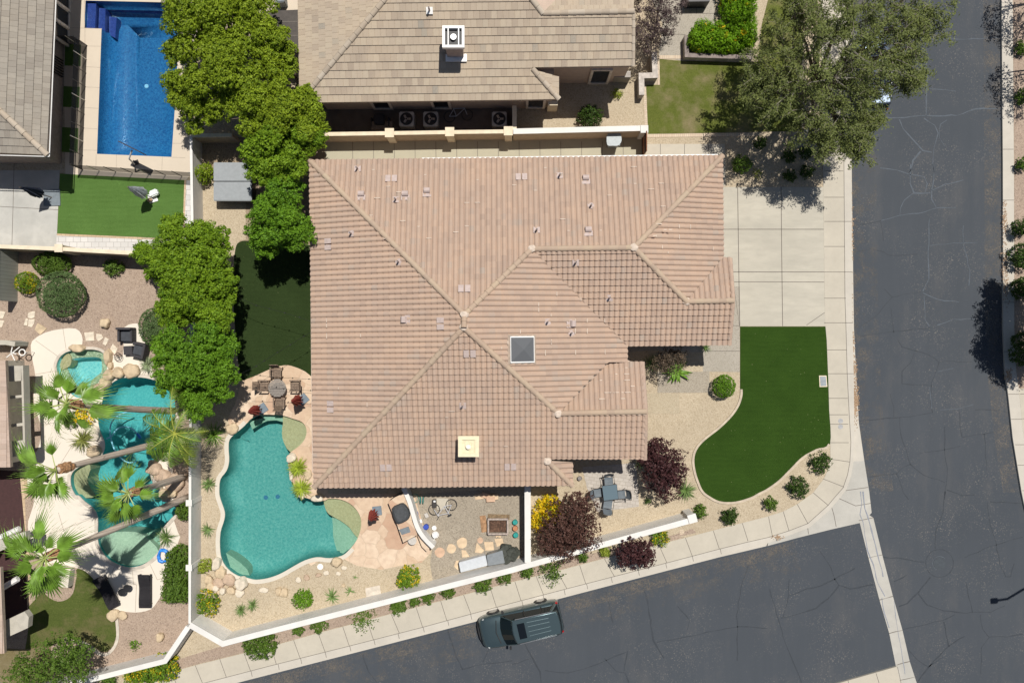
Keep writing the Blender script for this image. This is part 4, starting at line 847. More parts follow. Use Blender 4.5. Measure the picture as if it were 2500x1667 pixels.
tiles(bm, None, ME, [[P1, R1, (1530, 842), P2], [P2, (1530, 842), (1530, 884), (1484, 884)], [P2, (1484, 884), W1]], .275, .335, S_PROF, .085, 7)
tiles(bm, None, WN, [[W1, (1482, 884), (1568, 884), W2]], .275, .335, S_PROF, .085, 8)
tiles(bm, None, SE, [[(1336, 1124), (1397, 1128), (1397, 1185)]], .275, .335, S_PROF, .085, 9)
rm_ = random.Random(5)
for pl_, (qx0, qy0, qx1, qy1), n_ in ((N_, (900, 410, 1650, 590), 34), (ME, (1200, 720, 1480, 860), 22), (WN, (1450, 895, 1550, 990), 14), (GE, (1600, 520, 1740, 620), 8), (W_, (790, 500, 900, 1000), 6), (S_, (1000, 950, 1250, 1100), 5)):
    for _ in range(n_):
        p_ = pl_.at((rm_.uniform(qx0, qx1), rm_.uniform(qy0, qy1))); uu = (p_ - pl_.p0).dot(pl_.u); vv_ = (p_ - pl_.p0).dot(pl_.v); vv_ = round(vv_ / .335) * .335; uu = (math.floor(uu / .275) + .42) * .275
        p_ = pl_.p0 + pl_.u * uu + pl_.v * vv_ + pl_.n * .172; h_ = pl_.u * rm_.uniform(.05, .16); k_ = pl_.v * .02; f_ = bm.faces.new([bm.verts.new(v_) for v_ in (p_ - h_ - k_, p_ + h_ - k_, p_ + h_ + k_, p_ - h_ + k_)]); f_.material_index = 2
for q_ in (P1, P2, R1, R2, V1, W1, (1336, 1124)):
    c_ = (S_ if q_ in (P2, W1, (1336, 1124)) else GE if q_ == V1 else N_).at(q_); T_ = Matrix.Translation(c_ + Vector((0, 0, .12))) @ Matrix.Diagonal((.22, .2, .1, 1)); r_ = bmesh.ops.create_icosphere(bm, subdivisions=2, radius=1, matrix=T_)
    for v_ in r_['verts']:
        v_.co += Vector((rm_.uniform(-.03, .03), rm_.uniform(-.03, .03), rm_.uniform(-.01, .02)))
        for f_ in v_.link_faces: f_.material_index = 2
rf = obj('roof', bm, [tan, fasc, plain('roof_mortar', (.6, .5, .41), .9, var=.1)], hc)
rl = [(N_.at(P1), N_.at(A_)), (N_.at(P1), N_.at(P2)), (S_.at(P2), S_.at(Cc)), (N_.at(R1), N_.at(P1)), (N_.at(R1), N_.at(R2)), (GE.at(R2), GE.at(B_)), (GS.at(R2), GS.at(V1)), (GS.at(V1), GS.at(G1)), (ME.at(P2), ME.at(W1)), (S_.at(W1), S_.at(W2)), (S_.at((1336, 1124)), S_.at((1397, 1184.5)))]
for a, b in rl: ridge('ridge_cap', a, b, capm, rf, r=0.145, lift=.08)
for a, b in ((GS.at(G1), GS.at((1780, 841))), (GN.at(G1), GN.at((1782, 632))), (S_.at(W2), S_.at((1574, 1120))), (WN.at(W2), WN.at((1568, 885)))): ridge('rake_tile', a, b, tan, rf, r=0.12, seg=0.36, lift=0.05)
# dark valley flashing
bm = bmesh.new()
for a, b in ((GS.at(R1), GS.at((1532, 843))), (GE.at(V1), GE.at((1764, 628))), (ME.at(W1), ME.at((1484, 882)))):
    a = a + Vector((0, 0, .06)); b = b + Vector((0, 0, .06)); tube(bm, [a, b], 0.025, 5)
obj('valley_flashing', bm, M['dark'], rf)
# white gutter on the north eave
bm = bmesh.new(); a = N_.at((1030, 390.5)); b = N_.at((1752, 381.5)); o_ = N_.dh * 0.07 + Vector((0, 0, -0.02))
tube(bm, [a + o_, b + o_], 0.05, 6); obj('gutter', bm, M['white'], hc)
def vent(pl, q, kind, parent, mat=None, s=1.0):
    p = pl.at(q) + pl.n * 0.11; bm = bmesh.new(); Mx = Matrix((pl.u, pl.v, pl.n)).transposed().to_4x4(); Mx.translation = p; T = Mx
    if kind == 'pipe':
        bmesh.ops.create_cube(bm, size=1, matrix=T @ Matrix.Diagonal((.34, .34, .03, 1))); tube(bm, [p, p + Vector((0, 0, .42))], 0.05, 8, 1); cyl(bm, (p.x, p.y, p.z + .40), 0.035, 0.035, 0.025, 8, 2)
    elif kind == 'vent':
        bmesh.ops.create_cube(bm, size=1, matrix=T @ Matrix.Translation((0, .12, 0)) @ Matrix.Diagonal((.44, .3, .03, 1)))
        bmesh.ops.create_cone(bm, cap_ends=True, segments=12, radius1=.15, radius2=.15, depth=.32, matrix=T @ Matrix.Translation((0, -.08, .06)) @ Matrix.Rotation(math.radians(90), 4, 'Y'))
    else:  # a pair of low pinkish vent tiles
        for dx in (-.17, .17): bmesh.ops.create_cube(bm, size=1, matrix=T @ Matrix.Translation((dx, 0, .04)) @ Matrix.Diagonal((.27, .38, .04, 1)))
    return obj({'pipe': 'vent_pipe', 'vent': 'roof_vent', 'tile': 'vent_tile'}[kind], bm, [mat or ventm, ventm, M['black']], parent)
ventm = plain('pinkish_vent', (0.48, 0.39, 0.355), 0.8, var=0.08)
for pl, q, k in ((N_, (874, 415), 'pipe'), (N_, (956, 439), 'tile'), (N_, (883, 480), 'vent'), (N_, (967, 490), 'pipe'), (N_, (990, 480), 'vent'), (N_, (1043, 472), 'vent'), (N_, (1273, 435), 'tile'), (N_, (1366, 431), 'pipe'), (N_, (1430, 441), 'vent'),
    (N_, (1442, 505), 'pipe'), (N_, (1310, 564), 'pipe'), (N_, (1436, 567), 'vent'), (N_, (1134, 707), 'tile'), (W_, (804, 597), 'tile'), (W_, (860, 571), 'pipe'), (W_, (975, 640), 'pipe'), (W_, (992, 780), 'vent'), (W_, (1078, 790), 'tile'), (W_, (810, 992), 'tile'),
    (GS, (1405, 640), 'pipe'), (GS, (1487, 726), 'pipe'), (ME, (1335, 786), 'pipe'), (ME, (1393, 790), 'vent'), (ME, (1393, 813), 'pipe'), (S_, (1147, 861), 'tile'), (S_, (1130, 988), 'pipe'), (S_, (943, 1138), 'tile'), (S_, (1246, 1136), 'tile')): vent(pl, q, k, rf)
# skylight
p = ME.at((1272, 853)); Mx = Matrix((ME.u, ME.v, ME.n)).transposed().to_4x4(); Mx.translation = p + ME.n * 0.14
bm = bmesh.new(); bmesh.ops.create_cube(bm, size=1, matrix=Mx @ Matrix.Translation((0, 0, 0)) @ Matrix.Diagonal((1.34, 1.28, .2, 1))); sk = obj('skylight', bm, M['white'], rf)
bm = bmesh.new(); bmesh.ops.create_cube(bm, size=1, matrix=Mx @ Matrix.Translation((0, -.0, -.06)) @ Matrix.Diagonal((1.5, 1.52, .1, 1))); obj('flashing', bm, fasc, rf)
bm = bmesh.new(); r_ = bmesh.ops.create_cone(bm, cap_ends=True, segments=4, radius1=.86, radius2=.02, depth=.22, matrix=Mx @ Matrix.Translation((0, 0, .21)) @ Matrix.Rotation(math.radians(45), 4, 'Z')); obj('dome', bm, glassmat('smoked_dome', (0.13, 0.135, 0.14), 0.1), rf)
# chimney of the main house
p = S_.at((1147, 1082)); ch = []
bm = bmesh.new(); x, y = p.x, p.y; box(bm, (x, y, p.z + .35), (.84, .84, 1.5)); chm = obj('chimney', bm, M['cream'], rf)
bm = bmesh.new(); zt = p.z + 1.1
for i, (sz, z0, hh) in enumerate(((1.06, zt, .1),)):
    for sx, sy, dx, dy in ((sz, .2, 0, sz / 2 - .1), (sz, .2, 0, -sz / 2 + .1), (.2, sz - .4, sz / 2 - .1, 0), (.2, sz - .4, -sz / 2 + .1, 0)): box(bm, (x + dx, y + dy, z0 + hh / 2), (sx, sy, hh))
obj('cap_rim', bm, M['cream'], rf)
bm = bmesh.new(); box(bm, (x, y, zt - .02), (.66, .66, .06)); obj('cap_plate', bm, plain('cream_cap', (0.66, 0.6, 0.41), .6), rf)
bm = bmesh.new(); cyl(bm, (x, y, zt + .02), .13, .13, .2, 20); obj('flue', bm, plain('flue_cream', (0.85, 0.78, 0.6), .5), rf)
# --- upper house (grey-brown flat tiles)
flat = tilemat('shake_tiles', [(0.0, (0.33, 0.265, 0.205)), (0.3, (0.41, 0.335, 0.255)), (0.6, (0.435, 0.36, 0.275)), (0.9, (0.46, 0.385, 0.29)), (0.965, (0.45, 0.375, 0.28)), (1.0, (0.27, 0.25, 0.215))], 0.25)
EB = 3.7; NH_S = Plane(270 + 0.7, (1050, 247), EB, SL); NH_W = Plane(180 + 0.7, (731, 60), EB, SL); NH_E = Plane(0 + 0.7, (1364, 215), EB, SL)
NS2 = Plane(270 + .7, (1430, 163.5), EB, SL)
hu = thing('house', 'upper house with grey-brown flat tiles and a white chimney cowl', 'house', tuple(W(1050, 60)))
bm = bmesh.new(); FT = (.3, .40, F_PROF, .05)
tiles(bm, None, NH_S, [[(731, 251), (1300, 243.5), (1300, 9.5), (1160, -123), (1044, -127)], [(1300, 243.4), (1364, 242), (1300, 168)]], *FT, 11)
tiles(bm, None, NH_W, [[(731, 251), (1044, -127), (1044, -300), (722, -300)]], *FT, 12)
tiles(bm, None, NH_S, [[(1300, 165), (1546, 161), (1547, 28), (1325, 33), (1300, 33.5)], [(1300, 33.5), (1325, 33), (1300, 9.5)]], *FT, 11)
tiles(bm, None, NH_E, [[(1300, 170), (1364, 188), (1364, 242)]], *FT, 13)
NN2 = Plane(90 + .7, (1430, -75), EB, SL); tiles(bm, None, NN2, [[(1325, 33), (1547, 28), (1547, -75), (1430, -75)]], *FT, 14)
NE2 = Plane(0.7, (1600, 0), EB, SL)
ur = obj('roof', bm, [flat, fasc], hu)
cap2 = tilemat('flat_ridge_caps', [(0.0, (0.36, 0.3, 0.235)), (0.5, (0.43, 0.36, 0.28)), (1.0, (0.5, 0.44, 0.36))])
for a, b in ((NH_S.at((1044, -127)), NH_S.at((731, 251))), (NH_S.at((1325, 33)), NH_S.at((1547, 28))), (NH_S.at((1240, -75)), NH_S.at((1325, 33))), (NH_S.at((1300, 168)), NH_S.at((1364, 242)))): ridge('ridge_cap', a, b, cap2, ur, r=0.14, seg=.42, lift=.03)
ridge('rake_tile', NH_S.at((1547, 28)), NH_S.at((1546, 161)), cap2, ur, r=.1, seg=.4, lift=.0)
# walls with windows
def wy(y): return (CY - y) / S
def wx(x): return (x - CX) / S
bm = bmesh.new(); prism(bm, [(wx(800), wy(268)), (wx(1344), wy(264)), (wx(1344), wy(205)), (wx(1520), wy(201)), (wx(1520), wy(-200)), (wx(800), wy(-200))], 0, 3.45); hw = obj('wall', bm, M['stucco_p'], hu)
def window(parent, x0, x1, yw, z0, z1, axis='S'):
    bm = bmesh.new(); f = .14
    for cx_, cz_, sx, sz in (((x0 + x1) / 2, z1 + f / 2, x1 - x0 + 2 * f, f), ((x0 + x1) / 2, z0 - f / 2, x1 - x0 + 2 * f, f), (x0 - f / 2, (z0 + z1) / 2, f, z1 - z0), (x1 + f / 2, (z0 + z1) / 2, f, z1 - z0)):
        if axis == 'S': box(bm, (cx_, yw - .03, cz_), (sx, .12, sz))
        else: box(bm, (yw + .03, cx_, cz_), (.12, sx, sz))
    wd = obj('window_frame', bm, plain('window_trim', (0.7, 0.62, 0.52), .8), parent)
    bm = bmesh.new()
    if axis == 'S': box(bm, ((x0 + x1) / 2, yw - .01, (z0 + z1) / 2), (x1 - x0, .03, z1 - z0)); 
    else: box(bm, (yw + .01, (x0 + x1) / 2, (z0 + z1) / 2), (.03, x1 - x0, z1 - z0))
    obj('pane', bm, M['glass'], wd)
window(hw, wx(920), wx(956), wy(267.2), .3, 1.9); window(hw, wx(1063), wx(1098), wy(266.2), .3, 1.9); window(hw, wx(1289), wx(1324), wy(264.5), .3, 1.9)
window(hw, wx(1440), wx(1478), wy(203), .15, 2.2)
bm = bmesh.new(); box(bm, (wx(1514), wy(196), .5), (.9, .35, 1.0)); obj('stone_base', bm, M['stackst'], hu)
bm = bmesh.new(); box(bm, (wx(1347), wy(268), .62), (.55, .25, 1.24)); obj('sill_ledge', bm, M['capt'], hu)
# upper chimney
p = NH_S.at((1112, 117)); x, y = p.x, p.y
bm = bmesh.new(); box(bm, (x, y, p.z + .3), (.84, .9, 1.9)); obj('chimney', bm, plain('taupe_stucco', (0.36, 0.29, 0.26), .9), ur)
zt = p.z + 1.25; bm = bmesh.new()
for sx, sy, dx, dy in ((1.1, .13, 0, .48), (1.1, .13, 0, -.48), (.13, .83, .485, 0), (.13, .83, -.485, 0)): box(bm, (x + dx, y + dy, zt + .12), (sx, sy, .24))
for dx in (-.26, .26): box(bm, (x + dx, y, zt + .2), (.06, .83, .06))
obj('chimney_cowl', bm, M['white'], ur)
bm = bmesh.new(); box(bm, (x, y, zt + .02), (.84, .83, .04)); obj('cap_plate', bm, M['black'], ur)
bm = bmesh.new(); cyl(bm, (x, y, zt + .05), .15, .15, .16, 20); obj('flue', bm, M['steel'], ur)
bm = bmesh.new(); q = NH_S.at((1114, 140)); box(bm, (q.x, q.y, q.z + .04), (1.1, .5, .04)); obj('flashing', bm, M['white'], ur)
vent(NH_S, (1049, 27), 'pipe', ur, M['white'])
# --- upper left house
EC = 3.6; cl_s = tilemat('grey_flat_tiles', [(0.0, (0.25, 0.22, 0.185)), (0.4, (0.285, 0.255, 0.215)), (0.7, (0.31, 0.28, 0.235)), (1.0, (0.34, 0.305, 0.255))], .3)
CE = Plane(0 - 2.2, (124, 190), EC, SL); CS = Plane(270 - 2.2, (60, 375), EC, SL)
hl = thing('house', 'house with grey flat tiles and white gutter in the upper left corner', 'house', tuple(W(0, 150)))
bm = bmesh.new(); tiles(bm, None, CE, [[(115, 378), (133, 0), (147, -300), (-330, -300), (-330, -28), (-60, 215)]], *FT, 21); tiles(bm, None, CS, [[(115, 378), (-60, 215), (-500, 190), (-500, 352)]], *FT, 22)
lr = obj('roof', bm, [cl_s, fasc], hl); ridge('ridge_cap', CE.at((-60, 215)), CE.at((115, 378)), cap2, lr, r=.15, seg=.5, lift=.02)
bm = bmesh.new(); a, b, c = CE.at((133, -10)), CE.at((116.5, 379)), CS.at((-100, 373)); up_ = Vector((0, 0, -.03)); e1 = CE.dh * .07 + up_; e2 = CS.dh * .07 + up_
tube(bm, [a + e1, b + e1 + CS.dh * .07], .028, 6); tube(bm, [b + e2 + CE.dh * .07, c + e2], .028, 6); obj('gutter', bm, M['white'], lr)
bm = bmesh.new(); prism(bm, [(wx(168), wy(-300)), (wx(150), wy(400)), (wx(150) - 20, wy(392)), (wx(150) - 20, wy(-300))], 0, 3.3); lw_ = obj('wall', bm, plain('taupe_wall', (0.33, 0.27, 0.23), .9), hl)
for k in range(3):
    y0 = -8 + k * 42; window(lw_, wy(y0 + 34), wy(y0), wx(169 - k * 1.5), .1, 2.2, 'E')
bm = bmesh.new()
for k in range(7): box(bm, (wx(153), wy(152 + k * 6.5), .6), (.3, .05, .9))
obj('grille', bm, M['black'], hl)
# --- left edge house
ED = 3.3; dt = tilemat('left_flat_tiles', [(0.0, (0.4, 0.31, 0.25)), (0.5, (0.48, 0.37, 0.3)), (1.0, (0.52, 0.41, 0.34))], .3)
DE = Plane(0, (16, 1000), ED, .2)
hd = thing('house', 'house at the left edge with tan flat roof tiles and a stucco window bay', 'house', tuple(W(-60, 1150)))
bm = bmesh.new(); tiles(bm, None, DE, [[(14, 880), (26, 1140), (-300, 1143), (-300, 880)]], *FT, 31); obj('roof', bm, [dt, fasc], hd); bm = bmesh.new(); DE2 = Plane(0, (6, 1500), ED, .2)
tiles(bm, None, DE2, [[(2, 1385), (11, 1594), (-300, 1598), (-300, 1385)]], *FT, 32); dr_ = obj('roof', bm, [dt, fasc], hd)
bm = bmesh.new(); prism(bm, [(wx(60), wy(880)), (wx(70), wy(1120)), (wx(70) - 12, wy(1120)), (wx(60) - 12, wy(880))], 0, 3.0); prism(bm, [(wx(-40), wy(1120)), (wx(-40), wy(1560)), (wx(-250), wy(1560)), (wx(-250), wy(1120))], 0, 3.0); obj('wall', bm, M['stucco_g'], hd)
# window bay: open-topped stucco surround, top at 2.4 m
zb = 2.4
def slab_px(bm, s, z0, z1, z=None): prism(bm, G(px(s), z1 if z is None else z), z0, z1)
bm = bmesh.new(); slab_px(bm, '51,893 56,892 62,1108 57,1110', 1.85, zb); slab_px(bm, '10,893 51,893 53,929 12,932', 1.9, zb)
for s_ in ('18,967 53,964 53,970 18,974', '20,1036 55,1032 55,1039 20,1043', '20,1078 57,1074 57,1110 20,1118'): slab_px(bm, s_, 2.0, zb - .02)
obj('window_bay', bm, M['stucco_g'], hd)
# patio portal lower left
bm = bmesh.new(); slab_px(bm, '-40,1331 50,1300 63,1298 64,1320 -40,1360', 2.2, 2.6); obj('patio_beam', bm, M['stucco_g'], hd); bm = bmesh.new(); slab_px(bm, '-20,1530 60,1492 70,1506 68,1532 -20,1572', 2.2, 2.6); obj('patio_beam', bm, M['stucco_g'], hd)
bm = bmesh.new(); slab_px(bm, '-60,1350 -48,1350 -48,1362 -60,1362', 0, 2.2, 2.2); obj('patio_post', bm, M['stucco_g'], hd); bm = bmesh.new(); slab_px(bm, '-60,1560 -48,1560 -48,1572 -60,1572', 0, 2.2, 2.2); obj('patio_post', bm, M['stucco_g'], hd)
for s in ('0,1312 48,1290', '0,1438 44,1412', '6,1532 60,1506'):
    a, b = G(px(s), 2.1); bm = bmesh.new(); tube(bm, [(a.x, a.y, 2.1), (b.x, b.y, 2.1)], .16, 6, caps=True); obj('curtain', bm, plain('white_curtain', (0.7, 0.68, 0.66), .9), hd)
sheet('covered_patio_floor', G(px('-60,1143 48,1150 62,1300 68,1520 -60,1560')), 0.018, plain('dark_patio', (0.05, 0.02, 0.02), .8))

# dark patio cover beside the upper house
t = thing('patio_cover', 'dark flat patio cover between the leafy trees and the upper house', 'patio cover', tuple(W(700, 90)))
bm = bmesh.new(); slab_px(bm, '652,28 731,24 731,128 655,128', 2.3, 2.4); lines_into(bm, [([W(655, y, 2.4).xy, W(731, y - 1, 2.4).xy], .03) for y in (54, 88)], 2.404, 1); obj('cover', bm, [plain('brown_cover', (0.075, 0.065, 0.058), .8), plain('cover_seam', (.16, .14, .12), .8)], t)
for x, y in ((668, 36), (668, 120), (722, 120)): bm = bmesh.new(); q = W(x, y, 2.3); box(bm, (q.x, q.y, 1.15), (.12, .12, 2.3)); obj('post', bm, M['dark'], t)
sheet('north_back_patio', G(px('470,-200 780,-200 780,40 470,40')), 0.008, M['kool2'])
bm = bmesh.new(); q = W(692, 10); box(bm, (q.x, q.y, .4), (.5, .5, .8), .1, bev=.04); single(obj('cooler', bm, M['greyp']), 'dark grey square cooler above the patio cover', 'cooler')
bm = bmesh.new(); q = W(1705, 2, .9); box(bm, (q.x, q.y + .3, .45), (1.3, .7, .9), .02, bev=.02); single(obj('shadow_box', bm, M['black']), 'black box standing in for shadow at the top edge above the aggregate path', 'box')  # black block stands in for shadow along the top edge
# openings of the main house (hidden under the eaves from straight above)
mw = [o for o in hc.children if o.name.startswith('wall')][0]
window(mw, -8.6, -7.0, -6.99, .9, 2.2); window(mw, -3.6, -1.8, -6.96, .3, 2.3)
for y0, y1 in ((4.6, 6.2), (-1.6, 1.4), (-5.2, -3.8)): window(mw, y0, y1, -10.86 + (5 - y0) * .008, .5, 2.3, 'E')
bm = bmesh.new(); box(bm, (10.43, wy(520) * .985, 1.15), (.1, 4.9, 2.3))
for k in range(4): box(bm, (10.49, wy(520) * .985, .32 + k * .56), (.03, 4.7, .5))
obj('garage_door', bm, plain('garage_paint', (.6, .53, .43), .6), hc)
# ================================================================ vegetation
def leafmesh(name, pos, nrm, size, asp, rng, mat, parent=None):
    """pos Nx3, nrm Nx3 preferred normals; pointed leaf quads"""
    N = len(pos); nr = nrm + rng.normal(0, 0.55, (N, 3)); nr[:, 2] = np.abs(nr[:, 2]) * 0.9 + 0.1
    nr /= np.linalg.norm(nr, axis=1)[:, None]; t = rng.normal(0, 1, (N, 3)); t -= (t * nr).sum(1)[:, None] * nr; t /= np.linalg.norm(t, axis=1)[:, None] + 1e-9
    b = np.cross(nr, t); s = size * rng.uniform(0.65, 1.3, N)[:, None]
    V = np.empty((N, 4, 3)); V[:, 0] = pos - t * s; V[:, 1] = pos + b * s * asp; V[:, 2] = pos + t * s; V[:, 3] = pos - b * s * asp
    return quadmesh(name, V.reshape(-1, 3), mat, parent)
def quadmesh(name, V, mat, parent=None):
    me = bpy.data.meshes.new(name); n = len(V) // 4
    me.vertices.add(n * 4); me.vertices.foreach_set('co', V.astype(np.float32).ravel())
    me.loops.add(n * 4); me.loops.foreach_set('vertex_index', np.arange(n * 4, dtype=np.int32))
    me.polygons.add(n); me.polygons.foreach_set('loop_start', np.arange(0, n * 4, 4, dtype=np.int32))
    try: me.polygons.foreach_set('loop_total', np.full(n, 4, dtype=np.int32))
    except Exception: pass
    me.update(calc_edges=True); me.validate(); return meshobj(name, me, mat, parent)
def blobleaves(blobs, dens, clump, size, rng, rad=(0.72, 1.06), fill=0.25, zmin=-0.45, per=None, lumpy=1.0):
    """blobs: (cx,cy,cz,rx,ry,rz) -> positions and outward normals"""
    P = []; Nn = []
    for (cx_, cy_, cz_, rx, ry, rz) in blobs:
        A = 4 * math.pi * ((rx * ry) ** 1.6 / 3 + 2 * (rx * rz) ** 1.6 / 3) ** (1 / 1.6) * 0.72
        nc = max(6, int(A / (clump * clump) * 1.5)); d = rng.normal(0, 1, (nc, 3)); d /= np.linalg.norm(d, axis=1)[:, None]
        d = d[d[:, 2] > zmin]; nc = len(d)
        # lumpy envelope
        ph = rng.uniform(0, 6.28, 6); lump = 1 + lumpy * 0.09 * np.sin(d[:, 0] * 5 + ph[0]) * np.sin(d[:, 1] * 5 + ph[1]) + lumpy * 0.07 * np.sin(d[:, 0] * 11 + d[:, 2] * 7 + ph[2]) * np.sin(d[:, 1] * 12 + ph[3])
        rr = (rng.uniform(rad[0], rad[1], nc) * lump)[:, None]; c = d * rr * np.array([rx, ry, rz]) + np.array([cx_, cy_, cz_])
        k = max(4, int(dens * A / nc)); cs = clump * rng.uniform(0.55, 1.15, nc)
        off = rng.normal(0, 1, (nc, k, 3)); off /= np.linalg.norm(off, axis=2)[:, :, None]; off *= (rng.uniform(0.25, 1, (nc, k)) ** 0.5 * cs[:, None])[:, :, None] * np.array([0.62, 0.62, 0.5])
        P.append((c[:, None, :] + off).reshape(-1, 3)); Nn.append((off / (np.linalg.norm(off, axis=2)[:, :, None] + 1e-6) * 0.8 + d[:, None, :] * 0.5).reshape(-1, 3))
        nf = int(dens * A * fill); f = rng.normal(0, 1, (nf, 3)); f /= np.linalg.norm(f, axis=1)[:, None]; f *= (rng.uniform(0, 1, nf) ** 0.4 * 0.75)[:, None]
        P.append(f * np.array([rx, ry, rz]) + np.array([cx_, cy_, cz_])); Nn.append(np.tile([0, 0, 1.0], (nf, 1)))
    P = np.concatenate(P); Nn = np.concatenate(Nn); m = P[:, 2] > 0.03
    return P[m], Nn[m]
def blob(x, y, r, z, fz=0.8, ax=1.0):
    c = W(x, y, z); rr = r / S * (1 - z / H); return (c.x, c.y, c.z, rr * ax, rr / ax, rr * fz)
L_ = {}
L_['lime'] = leafmat('bright_green_leaves', (0.07, 0.135, 0.006), (0.25, 0.33, 0.018), trans=.13)
L_['lime2'] = leafmat('mixed_green_leaves', (0.05, 0.125, 0.006), (0.205, 0.32, 0.016), trans=.13)
L_['green'] = leafmat('fresh_green_leaves', (0.045, 0.125, 0.008), (0.15, 0.29, 0.016), trans=.13)
L_['mid'] = leafmat('mid_green_leaves', (0.06, 0.12, 0.015), (0.12, 0.2, 0.025))
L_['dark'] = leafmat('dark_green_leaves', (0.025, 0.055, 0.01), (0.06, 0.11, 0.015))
L_['olive'] = leafmat('olive_leaves', (0.06, 0.085, 0.025), (0.185, 0.215, 0.06))
L_['purple'] = leafmat('purple_leaves', (0.03, 0.011, 0.013), (0.085, 0.034, 0.034), trans=0.12)
L_['brown'] = leafmat('brown_leaves', (0.06, 0.045, 0.03), (0.13, 0.095, 0.065), trans=.1)
L_['hedge'] = leafmat('clipped_hedge', (0.085, 0.2, 0.006), (0.19, 0.36, 0.01), (0.8, 0.5, 0.01), 0.55, thr=.6)
L_['grey'] = leafmat('grey_green_leaves', (0.075, 0.13, 0.04), (0.145, 0.22, 0.08))
L_['yellow'] = leafmat('yellow_flower_shrub', (0.1, 0.19, 0.01), (0.17, 0.28, 0.02), (0.85, 0.6, 0.015), 0.75)
L_['yel2'] = leafmat('lightly_flowering_shrub', (0.08, 0.17, 0.01), (0.15, 0.26, 0.02), (0.75, 0.55, 0.02), 0.35)
L_['ygreen'] = leafmat('yellow_green_leaves', (0.17, 0.24, 0.02), (0.31, 0.36, 0.05))
L_['palm'] = plain('palm_frond', (0.14, 0.25, 0.03), 0.45, var=0.35, scale=2)
L_['palmy'] = plain('feather_frond', (0.19, 0.26, 0.025), 0.5, var=0.3, scale=2)
L_['agave'] = plain('agave_leaf', (0.14, 0.22, 0.06), 0.5, var=0.25, scale=6)
L_['ptrunk'] = paver('palm_trunk', (0.5, 0.42, 0.34), (0.56, 0.47, 0.39), (0.33, 0.26, 0.21), 2.0, 0.12)
seed_ = [100]
def rngn(): seed_[0] += 1; return np.random.default_rng(seed_[0])
def trunk(base, top, blobs, r, parent, nb=7, mat=None):
    bm = bmesh.new(); b = Vector(base); t = Vector(top); m = b.lerp(t, 0.5) + Vector((.15, -.1, 0)); tube(bm, [b, m, t], [r, r * .8, r * .55], 8)
    for bl in blobs:
        c = Vector(bl[:3]); 
        for k in range(max(1, nb // len(blobs))):
            e = c + Vector((R.uniform(-1, 1) * bl[3], R.uniform(-1, 1) * bl[4], R.uniform(-.1, .6) * bl[5])) * 0.7; s0 = b.lerp(t, R.uniform(.5, 1)); mid = s0.lerp(e, .5) + Vector((0, 0, -.2)); tube(bm, [s0, mid, e], [r * .45, r * .28, r * .1], 5)
    obj('trunk', bm, mat or M['bark'], parent)
def tree(name, label, base_px, blobs, mat, r=0.14, dens=520, clump=0.3, size=0.056, asp=0.55, group=None, cat='tree', lobes=False, **kw):
    b = W(*base_px); root = thing(name, label, cat, (b.x, b.y, 0), group); B = [blob(*q) for q in blobs]
    c = sum((Vector(q[:3]) for q in B), Vector()) / len(B)
    if lobes:
        B2 = []; r3 = random.Random(int(b.x * 10))
        for q in B:
            B2.append((q[0], q[1], q[2] - .15 * q[5], q[3] * .52, q[4] * .52, q[5] * .5)); a0 = r3.uniform(0, 6)
            for k in range(8):
                a = a0 + k * 2 * math.pi / 8 + r3.uniform(-.3, .3); f = r3.uniform(.5, .74); g_ = r3.uniform(.22, .38); B2.append((q[0] + math.cos(a) * q[3] * f, q[1] + math.sin(a) * q[4] * f, q[2] + q[5] * r3.uniform(-.45, .3), q[3] * g_, q[4] * g_, q[5] * g_))
            for k in range(3): a = r3.uniform(0, 6.28); f = r3.uniform(0, .4); B2.append((q[0] + math.cos(a) * q[3] * f, q[1] + math.sin(a) * q[4] * f, q[2] + q[5] * r3.uniform(.35, .65), q[3] * .32, q[4] * .32, q[5] * .3))
        rg = rngn(); P, Nn = blobleaves(B2, dens * .95, clump * .8, size, rg, **kw); trunk((b.x, b.y, 0), (b.x * .5 + c.x * .5, b.y * .5 + c.y * .5, c.z * .6), B, r, root, nb=14); leafmesh('crown', P, Nn, size, asp, rg, mat, root); return root
    trunk((b.x, b.y, 0), (b.x * .5 + c.x * .5, b.y * .5 + c.y * .5, c.z * .6), B, r, root)
    rg = rngn(); P, Nn = blobleaves(B, dens, clump, size, rg, **kw); leafmesh('crown', P, Nn, size, asp, rg, mat, root); return root
LT = 'bright leafy trees between the pools'
tree('leafy_tree', 'bright green tree overhanging the top right corner of the blue pool', (560, 170), [(470, 60, 85, 4.2), (560, 45, 90, 4.4), (610, 20, 60, 4)], L_['lime'], group=LT, lobes=True)
tree('leafy_tree', 'broad bright green tree covering the right edge of the blue pool', (600, 250), [(560, 180, 105, 4.6), (460, 215, 68, 3.6), (480, 262, 62, 3.4), (435, 125, 45, 3.5), (540, 120, 60, 4.2)], L_['lime'], group=LT, lobes=True)
tree('leafy_tree', 'bright green tree touching the left edge of the upper house roof', (730, 200), [(665, 105, 60, 4.2), (680, 165, 52, 4.2), (640, 70, 35, 4)], L_['lime'], group=LT, lobes=True)
tree('leafy_tree', 'bright green tree below the left corner of the upper house', (740, 270), [(690, 262, 82, 4.6), (625, 265, 75, 4.4), (740, 250, 50, 4.2), (755, 315, 56, 4)], L_['lime'], group=LT, lobes=True)
tree('leafy_tree', 'green tree reaching the upper left corner of the tiled roof', (700, 380), [(660, 350, 85, 4.2), (740, 335, 60, 4), (640, 400, 55, 3.8), (700, 400, 60, 4)], L_['lime2'], group=LT, lobes=True)
